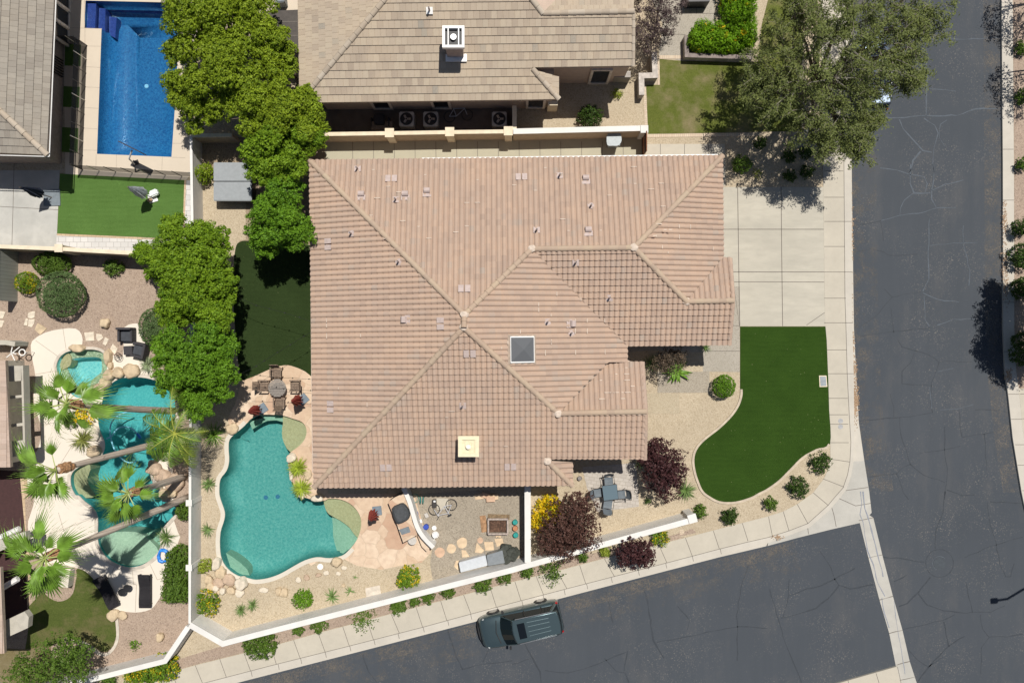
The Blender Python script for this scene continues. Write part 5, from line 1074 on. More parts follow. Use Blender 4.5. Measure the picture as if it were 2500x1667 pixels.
tree('leafy_tree', 'round dense green tree against the left side of the tiled roof', (730, 520), [(680, 535, 80, 4.2), (690, 470, 55, 3.8), (650, 580, 55, 3.8), (720, 570, 52, 4)], L_['green'], group=LT, lobes=True)
tree('leafy_tree', 'green tree beside the turf play yard, topmost of the middle row', (530, 640), [(440, 590, 78, 3.8), (510, 590, 60, 3.8), (395, 640, 62, 3.6), (490, 665, 88, 4.2), (350, 615, 30, 3.2)], L_['lime2'], group=LT, lobes=True)
tree('leafy_tree', 'green tree in the middle of the row beside the backyard turf', (540, 760), [(465, 720, 92, 4.2), (530, 705, 55, 4), (420, 760, 55, 3.8), (520, 770, 66, 4)], L_['lime2'], group=LT, lobes=True)
tree('leafy_tree', 'rounded rich green tree over the end of the winding pool', (540, 900), [(480, 880, 105, 4.4), (430, 930, 62, 3.8), (520, 930, 66, 4), (485, 985, 52, 3.6), (400, 860, 45, 3.6), (540, 850, 50, 3.8)], L_['green'], group=LT, lobes=True)
# small green tree lower left
tree('leafy_tree', 'dark green tree at the bottom left corner over the white wall', (180, 1610), [(130, 1640, 82, 3.0), (60, 1655, 50, 2.6), (175, 1600, 50, 2.8)], L_['mid'], dens=200)
tree('leafy_tree', 'small pale tree on the pavement strip at the bottom left edge', (352, 1690), [(352, 1652, 1, .3)], L_['mid']) if False else None
# big airy tree top right
def airy():
    b = W(1935, 250); root = thing('mesquite_tree', 'huge airy olive green tree hanging over the street in the upper right', 'tree', (b.x, b.y, 0))
    spec = [(1935, 30, 60, 5.5), (2010, 25, 75, 6.2), (2090, 30, 80, 6.5), (2170, 35, 85, 6), (2245, 15, 70, 5.5), (2270, 60, 46, 5.2), (1905, 100, 65, 5), (1980, 110, 90, 6.6), (2070, 110, 95, 7), (2160, 110, 80, 6), (2215, 120, 45, 5.5), (1880, 175, 62, 4.6), (1950, 190, 80, 6), (2040, 190, 88, 6.3),
            (2130, 180, 70, 5.8), (2200, 175, 40, 5.2), (1905, 250, 58, 4.8), (1985, 270, 72, 5.4), (2060, 265, 60, 5.2), (2130, 235, 38, 4.9), (2040, 320, 46, 4.6), (2095, 330, 38, 4.6), (2225, 205, 22, 4.6), (1960, 320, 40, 4.2), (2075, 365, 24, 4.2), (2130, 300, 22, 4.4), (2010, 355, 30, 4.2), (1845, 215, 34, 4.2), (1985, -50, 100, 6), (2110, -60, 110, 6.5), (2240, -50, 80, 6)]
    B = [blob(*q, 0.62) for q in spec]; bm = bmesh.new(); base = Vector((b.x, b.y, 0)); tw = bmesh.new()
    hub = Vector((b.x + .5, b.y + .4, 2.2)); tube(bm, [base, base.lerp(hub, .5) + Vector((.1, 0, 0)), hub], [.32, .27, .24], 10)
    tips = []
    for bl in B:
        c = Vector(bl[:3]); m = hub.lerp(c, .5) + Vector((R.uniform(-.4, .4), R.uniform(-.4, .4), R.uniform(-.2, .5))); tube(bm, [hub, m, c], [.13, .08, .035], 6)
        for k in range(15):
            e = c + Vector((R.uniform(-1, 1) * bl[3], R.uniform(-1, 1) * bl[4], R.uniform(-.3, 1.0) * bl[5])); s0 = m.lerp(c, R.uniform(.2, 1)); q = s0.lerp(e, .5) + Vector((R.uniform(-.25, .25), R.uniform(-.25, .25), R.uniform(-.1, .2)))
            tube(tw, [s0, q, e], [.028, .018, .008], 4); tips.append((q, e))
            for kk in range(2):
                e2 = e + Vector((R.uniform(-.6, .6), R.uniform(-.6, .6), R.uniform(-.2, .3))); tube(tw, [q.lerp(e, .6), e2], [.012, .006], 3); tips.append((e, e2))
    obj('trunk', bm, M['bark'], root); obj('branches', tw, plain('grey_twigs', (0.26, 0.235, 0.19), .9, var=.3), root)
    rg = rngn(); P = []; 
    for (a, e) in tips:
        n = rg.integers(18, 84); t_ = rg.uniform(0, 1.15, n)[:, None]; p = np.array(a)[None] * (1 - t_) + np.array(e)[None] * t_ + rg.normal(0, 1, (n, 3)) * np.array([.105, .105, .08]); P.append(p)
    P = np.concatenate(P); leafmesh('crown', P, np.tile([0, 0, .8], (len(P), 1)), .068, .34, rg, L_['olive'], root)
airy()
# purple plum trees
tree('plum_tree', 'dark purple leaved tree beside the front lawn curve', (1600, 1105), [(1618, 1130, 52, 1.9), (1618, 1175, 44, 1.7), (1590, 1120, 30, 1.7), (1640, 1150, 34, 1.7), (1600, 1090, 25, 1.7)], L_['purple'], r=.07, dens=170, clump=.3, size=.075, asp=.5, rad=(.7, 1.16), fill=.3, group='purple leaved trees')
tree('plum_tree', 'large loose purple brown tree beside the yellow flowering bush', (1375, 1275), [(1400, 1270, 60, 2.2), (1365, 1300, 52, 2.0), (1425, 1305, 40, 1.9), (1420, 1235, 32, 2), (1340, 1330, 30, 1.8), (1380, 1335, 34, 1.8)], leafmat('plum_brown_leaves', (0.05, 0.022, 0.018), (0.12, 0.06, 0.045), trans=.12), r=.07, dens=150, clump=.28, size=.07, asp=.5, rad=(.65, 1.2), fill=.3, group='purple leaved trees')
tree('plum_tree', 'compact dark purple tree on the pavement strip outside the white wall', (1540, 1325), [(1545, 1350, 36, 1.5), (1570, 1345, 30, 1.5), (1530, 1355, 28, 1.4), (1575, 1365, 24, 1.3)], L_['purple'], r=.06, dens=190, clump=.26, size=.07, asp=.5, rad=(.7, 1.15), group='purple leaved trees')
tree('bare_tree', 'twiggy purplish brown tree at the right end of the upper house', (1600, 60), [(1585, 15, 42, 3.0), (1630, 5, 48, 3.0), (1572, 75, 30, 2.6), (1615, 50, 42, 2.8), (1590, 110, 24, 2.2), (1625, 85, 22, 2.2)], leafmat('dry_purple_leaves', (0.05, 0.034, 0.034), (0.12, 0.085, 0.08), trans=.05), dens=190, clump=.4, size=.075, asp=.25, fill=.2, r=.1)
tree('entry_tree', 'small brownish tree over big leaves by the front door', (1610, 880), [(1640, 880, 34, 2.0), (1612, 888, 24, 1.7), (1655, 868, 20, 1.8)], L_['brown'], r=.05, dens=170, clump=.22, size=.06, asp=.4, rad=(.6, 1.15))
# shrubs: one mesh each
def shrub(label, x, y, r, mat='mid', h=None, ax=1.0, name='shrub', dens=330, clump=0.2, size=0.055, asp=0.55, group=None, fz=None, rad=(.86, 1.03), cat='shrub', extra=(), lumpy=1.0):
    h = h or min(1.6, r / S * 1.15); B = [blob(x, y, r, h * 0.5, 1, ax)] + [blob(*e[:3], h * .5) for e in extra]; B = [(b[0], b[1], h * .45, b[3], b[4], h * .55) for b in B]; rg = rngn()
    P, Nn = blobleaves(B, dens, clump, size, rg, rad=rad, fill=.35, zmin=-.6, lumpy=lumpy); o = leafmesh(name, P, Nn, size, asp, rg, L_[mat] if isinstance(mat, str) else mat)
    return single(o, label, cat, group)
shrub('L-shaped clipped bright green hedge with orange patches, upper right', 1715, 95, 32, 'hedge', 1.5, name='clipped_hedge', cat='hedge', dens=520, clump=.2, size=.045, rad=(.95, 1.02), lumpy=.3, extra=((1735, 97, 30), (1760, 95, 33), (1790, 92, 35), (1818, 88, 30), (1820, 60, 27), (1805, 40, 38), (1790, 15, 32), (1818, 10, 30), (1815, -15, 30), (1790, -20, 32), (1820, 105, 22), (1700, 100, 20), (1715, 75, 24), (1745, 75, 22), (1770, 112, 18)))
clip = dict(dens=1300, clump=.09, size=.032, rad=(.985, 1.02), lumpy=.4)
shrub('large grey green clipped ball shrub beside the flagstones', 146, 718, 55, 'grey', 1.7, name='ball_shrub', **clip)
shrub('dark clipped oval shrub just under the tan dividing wall', 125, 644, 36, 'mid', 1.2, 1.22, name='oval_shrub', **clip)
shrub('round shrub dotted with yellow flowers at the left block wall', 64, 690, 26, L_['yel2'], 1.1, name='flowering_shrub', **clip)
shrub('small spreading shrub alone under the tan dividing wall', 276, 652, 22, 'mid', .7, 1.1)
shrub('grey green clipped shrub half under the trees beside the armchairs', 372, 798, 38, 'grey', 1.2, .85, name='ball_shrub', **clip)
shrub('round bright green shrub in the dark bed near the grey spa cover', 499, 423, 23, 'lime', 1.3)
shrub('dense round shrub on the gravel behind the thick pale wall', 1441, 284, 28, 'dark', 1.2, 1.05, rad=(.8, 1.08))
shrub('tiny yellowish shrub on the gravel near the stacked stone wall', 1507, 227, 14, 'ygreen', .4, rad=(.6, 1.2), dens=200)
shrub('clipped light green ball shrub beside the front lawn edging', 1768, 943, 27, 'green', 1.2, name='ball_shrub', **clip)
shrub('round green shrub under the big tree, beside the driveway top', 1812, 400, 23, 'mid', 1.0, rad=(.85, 1.05))
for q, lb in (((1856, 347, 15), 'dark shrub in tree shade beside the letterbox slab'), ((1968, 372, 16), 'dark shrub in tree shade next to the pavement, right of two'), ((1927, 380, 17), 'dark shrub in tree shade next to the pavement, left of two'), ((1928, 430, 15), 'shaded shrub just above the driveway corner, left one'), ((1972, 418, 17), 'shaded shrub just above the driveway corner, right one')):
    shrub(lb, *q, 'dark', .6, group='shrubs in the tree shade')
shrub('sparse low plant on the gravel between ball shrub and driveway', 1850, 424, 12, 'ygreen', .3, dens=90)
G5 = 'green shrubs along the curved front bed'
for q, lb in (((2003, 1130, 25), 'front bed shrub nearest the street corner top'), ((1950, 1189, 25), 'large front bed shrub, second along the curve from the top'), ((1881, 1229, 15), 'small round front bed shrub at the bottom of the lawn curve'), ((1783, 1260, 21), 'front bed shrub in the gravel below the lawn tip'), ((1711, 1249, 16), 'front bed shrub right next to the white wall end')):
    shrub(lb, *q, 'dark' if q[2] > 20 else 'mid', .75, rad=(.75, 1.12), group=G5)
G6 = 'low shrubs on the strip outside the white wall'
for q, lb, m in (((1610, 1312, 22), 'yellow and green shrub at the right end of the outer strip', L_['yel2']), ((1478, 1346, 14), 'round yellow green shrub left of the compact purple tree', 'ygreen'), ((1422, 1357, 15), 'low shrub on the outer strip below the large purple brown tree', 'mid'), ((1286, 1395, 16), 'outer strip shrub below the meeting point of the two white walls', 'mid'),
    ((1348, 1395, 30), 'airy upright shrub with a narrow shadow on the pavement', 'mid'), ((1232, 1408, 18), 'outer strip shrub just right of the large leafy one', 'mid'), ((1180, 1428, 22), 'larger leafy shrub on the outer strip above the parked car', 'mid'), ((1092, 1444, 16), 'shrub standing alone on the outer strip left of the car', 'mid'), ((1044, 1457, 16), 'rightmost of the three touching outer strip shrubs', 'mid'),
    ((1011, 1467, 14), 'middle one of the three touching outer strip shrubs', 'mid'), ((972, 1480, 21), 'leftmost of the three touching outer strip shrubs', 'mid'), ((778, 1525, 20), 'flat shrub pressed under the white wall, right of two', 'mid'), ((728, 1537, 14), 'flat shrub pressed under the white wall, left of two', 'mid'),
    ((885, 1510, 32), 'bushy arching shrub spilling onto the pavement', 'mid')):
    shrub(lb, *q, m, .6 if q[2] < 25 else .9, group=G6, rad=(.75, 1.12) if q[2] < 25 else (.4, 1.25), dens=330 if q[2] < 25 else 130)
shrub('big dense shrub beside the pavement below the wall corner', 633, 1575, 38, 'mid', 1.1, 1.05, dens=380)
shrub('long clipped shrub row along the outside of the lower left wall', 400, 1630, 34, L_['yel2'], 1.0, dens=380, extra=((360, 1640, 30), (325, 1650, 22)))
shrub('small shrub against the wall at the bottom edge', 262, 1660, 20, 'mid', .8)
shrub('bushy green shrub beside the long wall, upper part', 452, 1245, 24, 'mid', 1.1)
shrub('large green shrub against the long wall near the loungers', 430, 1400, 33, 'mid', 1.4, dens=380, extra=((440, 1440, 30), (420, 1445, 26), (435, 1360, 28)))
shrub('tiny green plant in the gravel near the lower left wall', 328, 1574, 14, 'green', .35, rad=(.5, 1.2), dens=140)
shrub('lime green shrub with yellow blooms inside the wall corner', 504, 1473, 30, L_['yel2'], 1.0, rad=(.8, 1.1))
shrub('small yellowish shrub beside the boulders of the middle pool', 497, 1382, 18, 'ygreen', .6)
shrub('round lime green shrub in the gravel below the middle pool', 738, 1463, 24, 'green', .9, rad=(.88, 1.05))
shrub('yellow flowering shrub beside the covered patio stone corner', 999, 1407, 26, L_['yel2'], .9, extra=((985, 1418, 18),))
shrub('bright yellow flowering bush behind the purple brown tree', 1335, 1250, 34, 'yellow', 1.0, extra=((1320, 1275, 24), (1345, 1230, 22)))
shrub('orange and yellow flowering bush under the first palm crown', 205, 1015, 26, 'yellow', .7, dens=200)
shrub('low dark shrub tuft under the palm beside the flowering bush', 172, 1025, 20, 'mid', .6)
for q, lb in (((2497, 555, 20), 'clipped dark shrub at the right edge, topmost of four'), ((2500, 625, 30), 'clipped dark shrub at the right edge, second of four'), ((2503, 705, 28), 'clipped dark shrub at the right edge, third of four'), ((2515, 850, 45), 'tall dark hedge shrub at the right edge, lowest of four')):
    shrub(lb, *q, 'dark', 1.3, group='dark shrubs beside the far pavement')
for q, lb in (((2498, 115, 16), 'sunlit shrub at the right edge beside the kerb, top one'), ((2500, 235, 18), 'sunlit shrub at the right edge beside the kerb, middle one'), ((2499, 400, 16), 'sunlit shrub at the right edge beside the kerb, bottom one')): shrub(lb, *q, 'mid', .8, group='sunlit shrubs beside the east kerb')
# trees just outside the right edge, their shade falls on the road
tree('street_tree', 'tree at the right edge casting a large dark shadow on the road', (2490, 715), [(2632, 690, 78, 4.6), (2625, 775, 72, 4.8), (2585, 630, 32, 4.2), (2640, 835, 52, 4.4)], L_['dark'], dens=300, fill=1.3, group='trees beyond the far kerb')
tree('street_tree', 'tree at the upper right edge with shadow across the kerb', (2560, 130), [(2580, 110, 50, 3.2), (2600, 160, 45, 3.2)], L_['brown'], dens=110, group='trees beyond the far kerb')
tree('street_tree', 'tree in the top right corner shading the kerb', (2555, -30), [(2570, -55, 55, 3.2), (2600, -20, 45, 3.2)], L_['brown'], dens=110, group='trees beyond the far kerb')
# ---------------- rosettes, grasses, palms
def blades(bm, c, n, L, wd, el=(20, 75), curve=0.5, mi=0, rr=None):
    rr = rr or R
    for i in range(n):
        a = rr.uniform(0, 2 * math.pi); e = math.radians(rr.uniform(*el)); l = L * rr.uniform(.7, 1.1); d = Vector((math.cos(a), math.sin(a), 0)); s = Vector((-d.y, d.x, 0)) * wd / 2; prev = None; p = Vector(c); ang = e
        for k in range(4):
            w_ = (1 - (k / 3) ** 1.5) if k < 3 else 0.05; row = [bm.verts.new(p - s * w_), bm.verts.new(p + Vector((0, 0, wd * .15))), bm.verts.new(p + s * w_)]
            if prev:
                for q in (0, 1): bm.faces.new((prev[q], prev[q + 1], row[q + 1], row[q])).material_index = mi
            prev = row; p = p + (d * math.cos(ang) + Vector((0, 0, math.sin(ang)))) * l / 3; ang -= curve
def rosette(name, label, x, y, n, L, wd, mat, el=(10, 75), curve=.45, group=None, cat='plant', z=0.02):
    q = W(x, y); bm = bmesh.new(); blades(bm, (q.x, q.y, z), n, L, wd, el, curve); return single(obj(name, bm, mat), label, cat, group)
M['yellowgrass'] = plain('yellow_grass', (0.33, 0.42, 0.04), .5, var=.3, scale=6)
rosette('grass_clump', 'bright yellow green grassy clump on the pool rockwork, upper of two', 729, 1141, 230, .78, .05, M['yellowgrass'], (5, 85), .5, 'grassy clumps on the rockwork')
rosette('grass_clump', 'bright yellow green grassy clump on the pool rockwork, lower of two', 738, 1190, 230, .78, .05, M['yellowgrass'], (5, 85), .5, 'grassy clumps on the rockwork')
rosette('agave', 'spiky pale green agave beside the patio under the purple tree', 1560, 1134, 34, .4, .09, plain('pale_agave', (.36, .42, .2), .5), (10, 80), .2)
rosette('agave', 'small dark spiky agave right of the patio furniture', 1580, 1222, 44, .3, .06, L_['agave'], (10, 80), .1)
rosette('yucca', 'loose spiky plant below the purple tree near the lawn edging', 1672, 1195, 70, .85, .06, L_['agave'], (5, 70), .4)
rosette('yucca', 'small spiky plant inside the long wall, uppermost', 509, 1290, 34, .55, .06, L_['agave'], (5, 60), .3)
rosette('yucca', 'spiky tuft near the wall corner, left one of a pair', 589, 1487, 70, .5, .04, L_['agave'], (5, 80), .4)
rosette('yucca', 'spiky tuft near the wall corner, right one of a pair', 618, 1475, 60, .5, .04, L_['agave'], (5, 80), .4)
rosette('yucca', 'palm-like seedling right of the round lime green shrub', 811, 1455, 40, .6, .07, L_['agave'], (5, 70), .4)
rosette('yucca', 'thin seedling plant below the flagstones', 855, 1442, 22, .4, .05, L_['agave'], (5, 50), .4)
rosette('yucca', 'tiny seedling in the gravel above the thin seedling', 868, 1408, 10, .22, .04, L_['agave'], (5, 50), .3)
rosette('fan_plant', 'dark spiky plant at the right rim of the winding pool', 408, 1310, 60, .85, .05, L_['agave'], (5, 75), .4)
rosette('fan_plant', 'small palm between the two pools beside the tree shade', 524, 1060, 70, .95, .06, L_['palm'], (5, 75), .45)
rosette('fan_plant', 'shaded spiky plant inside the wall beside the middle pool', 510, 1180, 60, .6, .05, L_['agave'], (5, 75), .4)
rosette('cycad', 'arching young palm on the sandy island of the winding pool', 205, 1072, 70, .95, .07, plain('olive_frond', (.2, .22, .05), .5, var=.3), (5, 75), .5)
rosette('fan_plant', 'pale green plant behind the pink slab at the deck edge', 362, 890, 60, .7, .06, plain('pale_palm', (.26, .32, .17), .5, var=.2), (5, 75), .4)
rosette('banana_plant', 'cluster of broad green leaves beneath the small entry tree', 1652, 905, 26, .95, .24, plain('broad_leaf', (.13, .25, .03), .4, var=.3), (5, 45), .35)
rosette('grass_clump', 'dark strappy clump in the shade left of the front door', 1590, 888, 60, .8, .04, L_['agave'], (5, 75), .4)
rosette('grass_clump', 'green tuft at the corner under the front eave', 1722, 848, 50, .5, .03, L_['agave'], (5, 75), .4)
def fan(bm, M4, pet=1.0, rad=.85, n=26, spread=210, rr=None):
    kb = rr.uniform(.12, .34)
    def T(v): return bm.verts.new(M4 @ Vector((v[0], v[1], v[2] - kb * v[0] ** 2)))
    pr = None
    for i in range(4):
        x = pet * i / 3; row = (T((x, -.028, 0)), T((x, .028, 0)))
        if pr: bm.faces.new((pr[0], pr[1], row[1], row[0])).material_index = 1
        pr = row
    o = T((pet, 0, .02)); mid = []; half = math.radians(spread) / 2; N = 2 * n; el = rr.uniform(.28, .5)
    rf = lambda t: rad * (1 - el + el * math.cos(t))
    for i in range(N + 1):
        t = -half + 2 * half * i / N; r_ = rf(t) * rr.uniform(.5, .58) * (1 if i % 2 else .95); mid.append(T((pet + math.cos(t) * r_, math.sin(t) * r_ * .62, (-.02 if i % 2 else .04) - .1 * abs(math.sin(t)))))
    for i in range(N): bm.faces.new((o, mid[i], mid[i + 1]))
    for i in range(1, N, 2):
        t = -half + 2 * half * i / N; k = rf(t) * rr.uniform(.9, 1.2); dr = rr.uniform(-.75, -.2); a2 = t + rr.uniform(-.06, .06)
        m1 = T((pet + math.cos(a2) * k * .85, math.sin(a2) * k * .54, dr * .35)); tip = T((pet + math.cos(a2) * k, math.sin(a2) * k * .64, dr)); bm.faces.new((mid[i - 1], m1, mid[i])); bm.faces.new((mid[i], m1, mid[i + 1])); q = T((pet + math.cos(a2) * k * .85 + .015, math.sin(a2) * k * .54 + .015, dr * .35)); bm.faces.new((m1, q, tip))
def palm(label, base, crown, z, r0, frs, seed, bend=0.9, skirt=True):
    b = W(*base); c = W(crown[0], crown[1], z); root = thing('fan_palm', label, 'palm', (b.x, b.y, 0), 'leaning fan palms by the winding pool'); rr = random.Random(seed)
    m = b.lerp(c, .5) + Vector((0, 0, bend)); pts = [b.lerp(m, t) .lerp(m.lerp(c, t), t) for t in [i / 16 for i in range(17)]]; bm = bmesh.new(); rad = [r0 * (1.25 - .45 * i / 16) * (1 + .05 * (i % 2)) for i in range(17)]
    tube(bm, pts, rad, 12); o = obj('trunk', bm, L_['ptrunk'], root, True)
    d = (pts[-1] - pts[-3]).normalized(); bm = bmesh.new(); tube(bm, [c - d * .9, c - d * .5, c - d * .05], [r0 * .95, r0 * 1.75, r0 * 1.1], 12)
    for k in range(60):
        a = rr.uniform(0, 6.28); h_ = rr.uniform(.05, .8); p = c - d * h_ + Vector((math.cos(a), math.sin(a), 0)) * r0 * 1.3; box(bm, p, (.05, .14, .1), a, tilt=Matrix.Rotation(rr.uniform(-.8, .8), 4, 'X'))
    obj('boot', bm, plain('palm_boot', (.36, .2, .1), .9, var=.4, scale=12), root)
    for (az, el, s) in frs + [(rr.uniform(90, 330), rr.uniform(30, 75), rr.uniform(.6, .85)) for _ in range(5)]:
        bm = bmesh.new(); Mx = Matrix.Translation(c + Vector((0, 0, .1))) @ Matrix.Rotation(math.radians(az), 4, 'Z') @ Matrix.Rotation(math.radians(-el), 4, 'Y') @ Matrix.Rotation(rr.uniform(-.5, .5), 4, 'X') @ Matrix.Scale(s, 4)
        fan(bm, Mx, rr.uniform(.5, 1.15), rr.uniform(.95, 1.4), 15, rr.uniform(120, 200), rr); obj('frond', bm, [L_['palm'], plain('petiole', (.3, .36, .1), .5)], root)
palm('fan palm whose crown hangs over the spa rocks', (425, 1003), (165, 985), 8.2, .155, [(150, 20, 1), (110, 10, 1), (75, 25, .9), (190, 5, 1), (225, -5, 1), (260, 0, .9), (300, 15, .9), (340, 20, 1), (20, 30, 1), (50, 10, .9), (130, 55, .8), (240, 60, .8), (170, -30, 1), (95, -25, .9)], 3)
palm('fan palm crossing the pool with its crown at the left edge beam', (432, 1070), (140, 1146), 8.8, .155, [(175, 5, 1.35), (160, 20, 1.1), (200, 0, 1.2), (225, 0, 1.1), (270, 0, 1.1), (255, 35, .9), (185, 40, .9), (300, 30, .7), (100, 10, .8), (215, -20, 1.2)], 4)
palm('short fan palm whose crown covers the middle of the winding pool', (452, 1162), (315, 1203), 5.2, .155, [(150, 15, 1), (170, 5, 1.1), (200, 5, 1), (235, 0, 1.1), (265, -5, 1.2), (300, 10, .8), (115, 10, 1), (80, 25, .8), (30, 30, .8), (350, 20, .8), (140, -20, 1.1), (215, 40, .8), (250, 20, .9)], 5)
palm('fan palm in front with the long trunk and crown over the fire pit', (462, 1212), (112, 1361), 9.3, .155, [(180, 5, 1.25), (165, 15, 1), (140, 20, 1), (110, 15, 1), (80, 10, .9), (40, 5, 1), (10, 10, .9), (200, 0, 1.1), (225, -5, 1.2), (255, 0, 1.2), (285, 5, 1.1), (320, 20, .9), (130, 55, .8), (260, 50, .8), (210, 30, .9)], 6)
# feather palm
def feather():
    b = W(477, 1047); c = W(428, 1057, 4.6); root = thing('feather_palm', 'feather leaved palm with long arching fronds beside the long wall', 'palm', (b.x, b.y, 0)); rr = random.Random(9); bm = bmesh.new(); tube(bm, [b, b.lerp(c, .6), c], [.2, .17, .15], 10); obj('trunk', bm, L_['ptrunk'], root)
    for az, el, L in ((93, 35, 3.1), (60, 50, 1.6), (160, 25, 2.5), (185, 15, 2.2), (205, 10, 2.3), (222, 20, 2.6), (240, 30, 2.0), (285, 15, 2.6), (300, 25, 1.8), (2, 25, 1.8), (340, 35, 1.5), (135, 45, 1.9), (262, 45, 2.0), (215, 45, 2.0)):
        bm = bmesh.new(); d = Vector((math.cos(math.radians(az)), math.sin(math.radians(az)), 0)); s = Vector((-d.y, d.x, 0)); p = c.copy(); e = math.radians(el); n = 44; P = []
        for i in range(n + 1): P.append((p.copy(), e)); p = p + (d * math.cos(e) + Vector((0, 0, math.sin(e)))) * L / n; e -= 1.4 / n * 1.1
        tube(bm, [q[0] for q in P], [.028 * (1 - .8 * i / n) for i in range(n + 1)], 4, 1)
        for i in range(2, n):
            q, ee = P[i]; fw = d * math.cos(ee) + Vector((0, 0, math.sin(ee))); t_ = i / n; ll = .74 * math.sin(math.pi * min(1, .2 + t_ * .85)) + .12
            for sg in (-1, 1):
                for j in (0,):
                    o_ = q + fw * (L / n * j); dir_ = (s * sg * rr.uniform(.8, 1) + fw * rr.uniform(.45, .8) + Vector((0, 0, rr.uniform(-.7, .0)))).normalized(); w_ = fw * .014
                    bm.faces.new([bm.verts.new(v) for v in (o_ - w_, o_ + w_, o_ + dir_ * ll * .6 + w_ * .8 + Vector((0, 0, -.02)), o_ + dir_ * ll + Vector((0, 0, -.12)))])
        obj('frond', bm, [L_['palmy'] if az in (93, 285, 2, 300) else L_['palm'], plain('rachis', (.4, .42, .08), .5)], root)
feather()
# ================================================================ vehicles
def suv(name, label, loc, rot, paint, L=4.73, Wd=1.88, group=None):
    root = thing(name, label, 'car', loc, group); ROOT[root.name] = Vector((0, 0, 0)); root.rotation_euler = (0, 0, rot); hl_ = L / 2; hw = Wd / 2
    P = lambda nm, bm, m, par=root, sm=False: obj(nm, bm, m, par, sm)
    st = [(1.0, .50, .46), (.985, .70, .62), (.955, .82, .78), (.90, .91, .88), (.80, .97, .95), (.62, 1.0, 1.0), (.5, 1.0, 1.03), (.3, 1.0, 1.05), (0, 1.0, 1.06), (-.4, 1.0, 1.06), (-.75, 1.0, 1.06), (-.9, .96, 1.04), (-.965, .9, .98), (-.99, .84, .8), (-1.0, .78, .5)]
    bm = bmesh.new(); prev = None
    for fx, fw, zt in st:
        x = fx * hl_; w_ = fw * hw; half = [(w_ * .9, .26), (w_ * .985, .36), (w_, .6), (w_ * .99, zt * .78), (w_ * .95, zt * .92), (w_ * .84, zt), (w_ * .45, zt + .035), (0, zt + .045)]
        ring = half + [(-a, b) for a, b in half[-2::-1]]; row = [bm.verts.new((x, a, b)) for a, b in ring]
        if prev:
            for k in range(len(row) - 1): bm.faces.new((prev[k], row[k], row[k + 1], prev[k + 1]))
            bm.faces.new((prev[-1], row[-1], row[0], prev[0]))
        else: bm.faces.new(row)
        prev = row
    bm.faces.new(prev[::-1]); bmesh.ops.recalc_face_normals(bm, faces=bm.faces); body = P('body', bm, paint, sm=True)
    # hood crease / grille bar
    def rr_(x0, x1, w0, w1, z, n=5, bow0=0.0, bow1=0.0):
        """outline from rear-left round, bowed ends"""
        pts = []
        for i in range(n + 1): t = i / n * 2 - 1; pts.append((x0 + bow0 * (1 - t * t), -t * w0, z))
        for i in range(n + 1): t = i / n * 2 - 1; pts.append((x1 + bow1 * (1 - t * t), t * w1, z))
        return pts
    base = rr_(1.02, -2.24, .84, .79, 1.0, 5, .22, -.06); top = rr_(.36, -2.02, .67, .64, 1.66, 5, .12, -.06); bm = bmesh.new(); a = [bm.verts.new(p) for p in base]; b = [bm.verts.new(p) for p in top]; n = len(a)
    for i in range(n): bm.faces.new((a[i], a[(i + 1) % n], b[(i + 1) % n], b[i]))
    bm.faces.new(b); bmesh.ops.recalc_face_normals(bm, faces=bm.faces); P('windows', bm, glassmat('tinted_car_glass', (0.004, 0.009, 0.012), .03, .25))
    bm = bmesh.new(); r0 = rr_(.40, -2.18, .71, .68, 1.64, 5, .12, -.08); r1 = rr_(.30, -2.1, .62, .59, 1.72, 5, .1, -.06); a = [bm.verts.new(p) for p in r0]; b = [bm.verts.new(p) for p in r1]; n = len(a)
    for i in range(n): bm.faces.new((a[i], a[(i + 1) % n], b[(i + 1) % n], b[i])).smooth = True
    bm.faces.new(b); bm.faces.new(a[::-1]); bmesh.ops.recalc_face_normals(bm, faces=bm.faces)
    for y in (-.4, -.16, .12, .36): tube(bm, [(-.42, y, 1.716), (-1.65, y * .93, 1.716)], .014, 5)
    roof = P('roof', bm, paint)
    bm = bmesh.new(); box(bm, (-.06, 0, 1.725), (.42, .86, .012), bev=.004); P('sunroof', bm, glassmat('sunroof_glass', (0.006, 0.008, 0.01), .1), roof)
    for s in (-1, 1):
        bm = bmesh.new(); tube(bm, [(1.0, s * .83, 1.02), (.4, s * .68, 1.66)], .03, 6); P('pillar', bm, paint)
        bm = bmesh.new(); tube(bm, [(-.35, s * .84, 1.02), (-.4, s * .69, 1.66)], .03, 6); P('pillar', bm, M['black'])
        bm = bmesh.new(); tube(bm, [(-1.35, s * .83, 1.02), (-1.3, s * .68, 1.66)], .03, 6); P('pillar', bm, M['black'])
        bm = bmesh.new(); tube(bm, [(-2.14, s * .79, 1.02), (-1.85, s * .665, 1.66)], .09, 6); P('pillar', bm, paint)
        bm = bmesh.new(); tube(bm, [(.2, s * .69, 1.70), (-1.9, s * .665, 1.70)], .022, 6); P('roof_rail', bm, M['steel'], roof)
        bm = bmesh.new(); box(bm, (.82, s * 1.03, 1.05), (.12, .2, .14), s * -.2, bev=.03); P('mirror', bm, M['black'])
        bm = bmesh.new(); box(bm, (2.08, s * .73, .80), (.34, .1, .1), s * -.62, tilt=Matrix.Rotation(.35, 4, 'Y'), bev=.02); P('headlight', bm, plain('headlight_lens', (.6, .62, .62), .15))
        bm = bmesh.new(); box(bm, (-2.24, s * .82, .85), (.14, .1, .24), 0, bev=.02); P('tail_light', bm, plain('tail_lens', (.3, .01, .01), .2))
        for x in (-.15, -1.15): bm = bmesh.new(); box(bm, (x, s * .945, .88), (.16, .03, .035)); P('door_handle', bm, M['steel'])
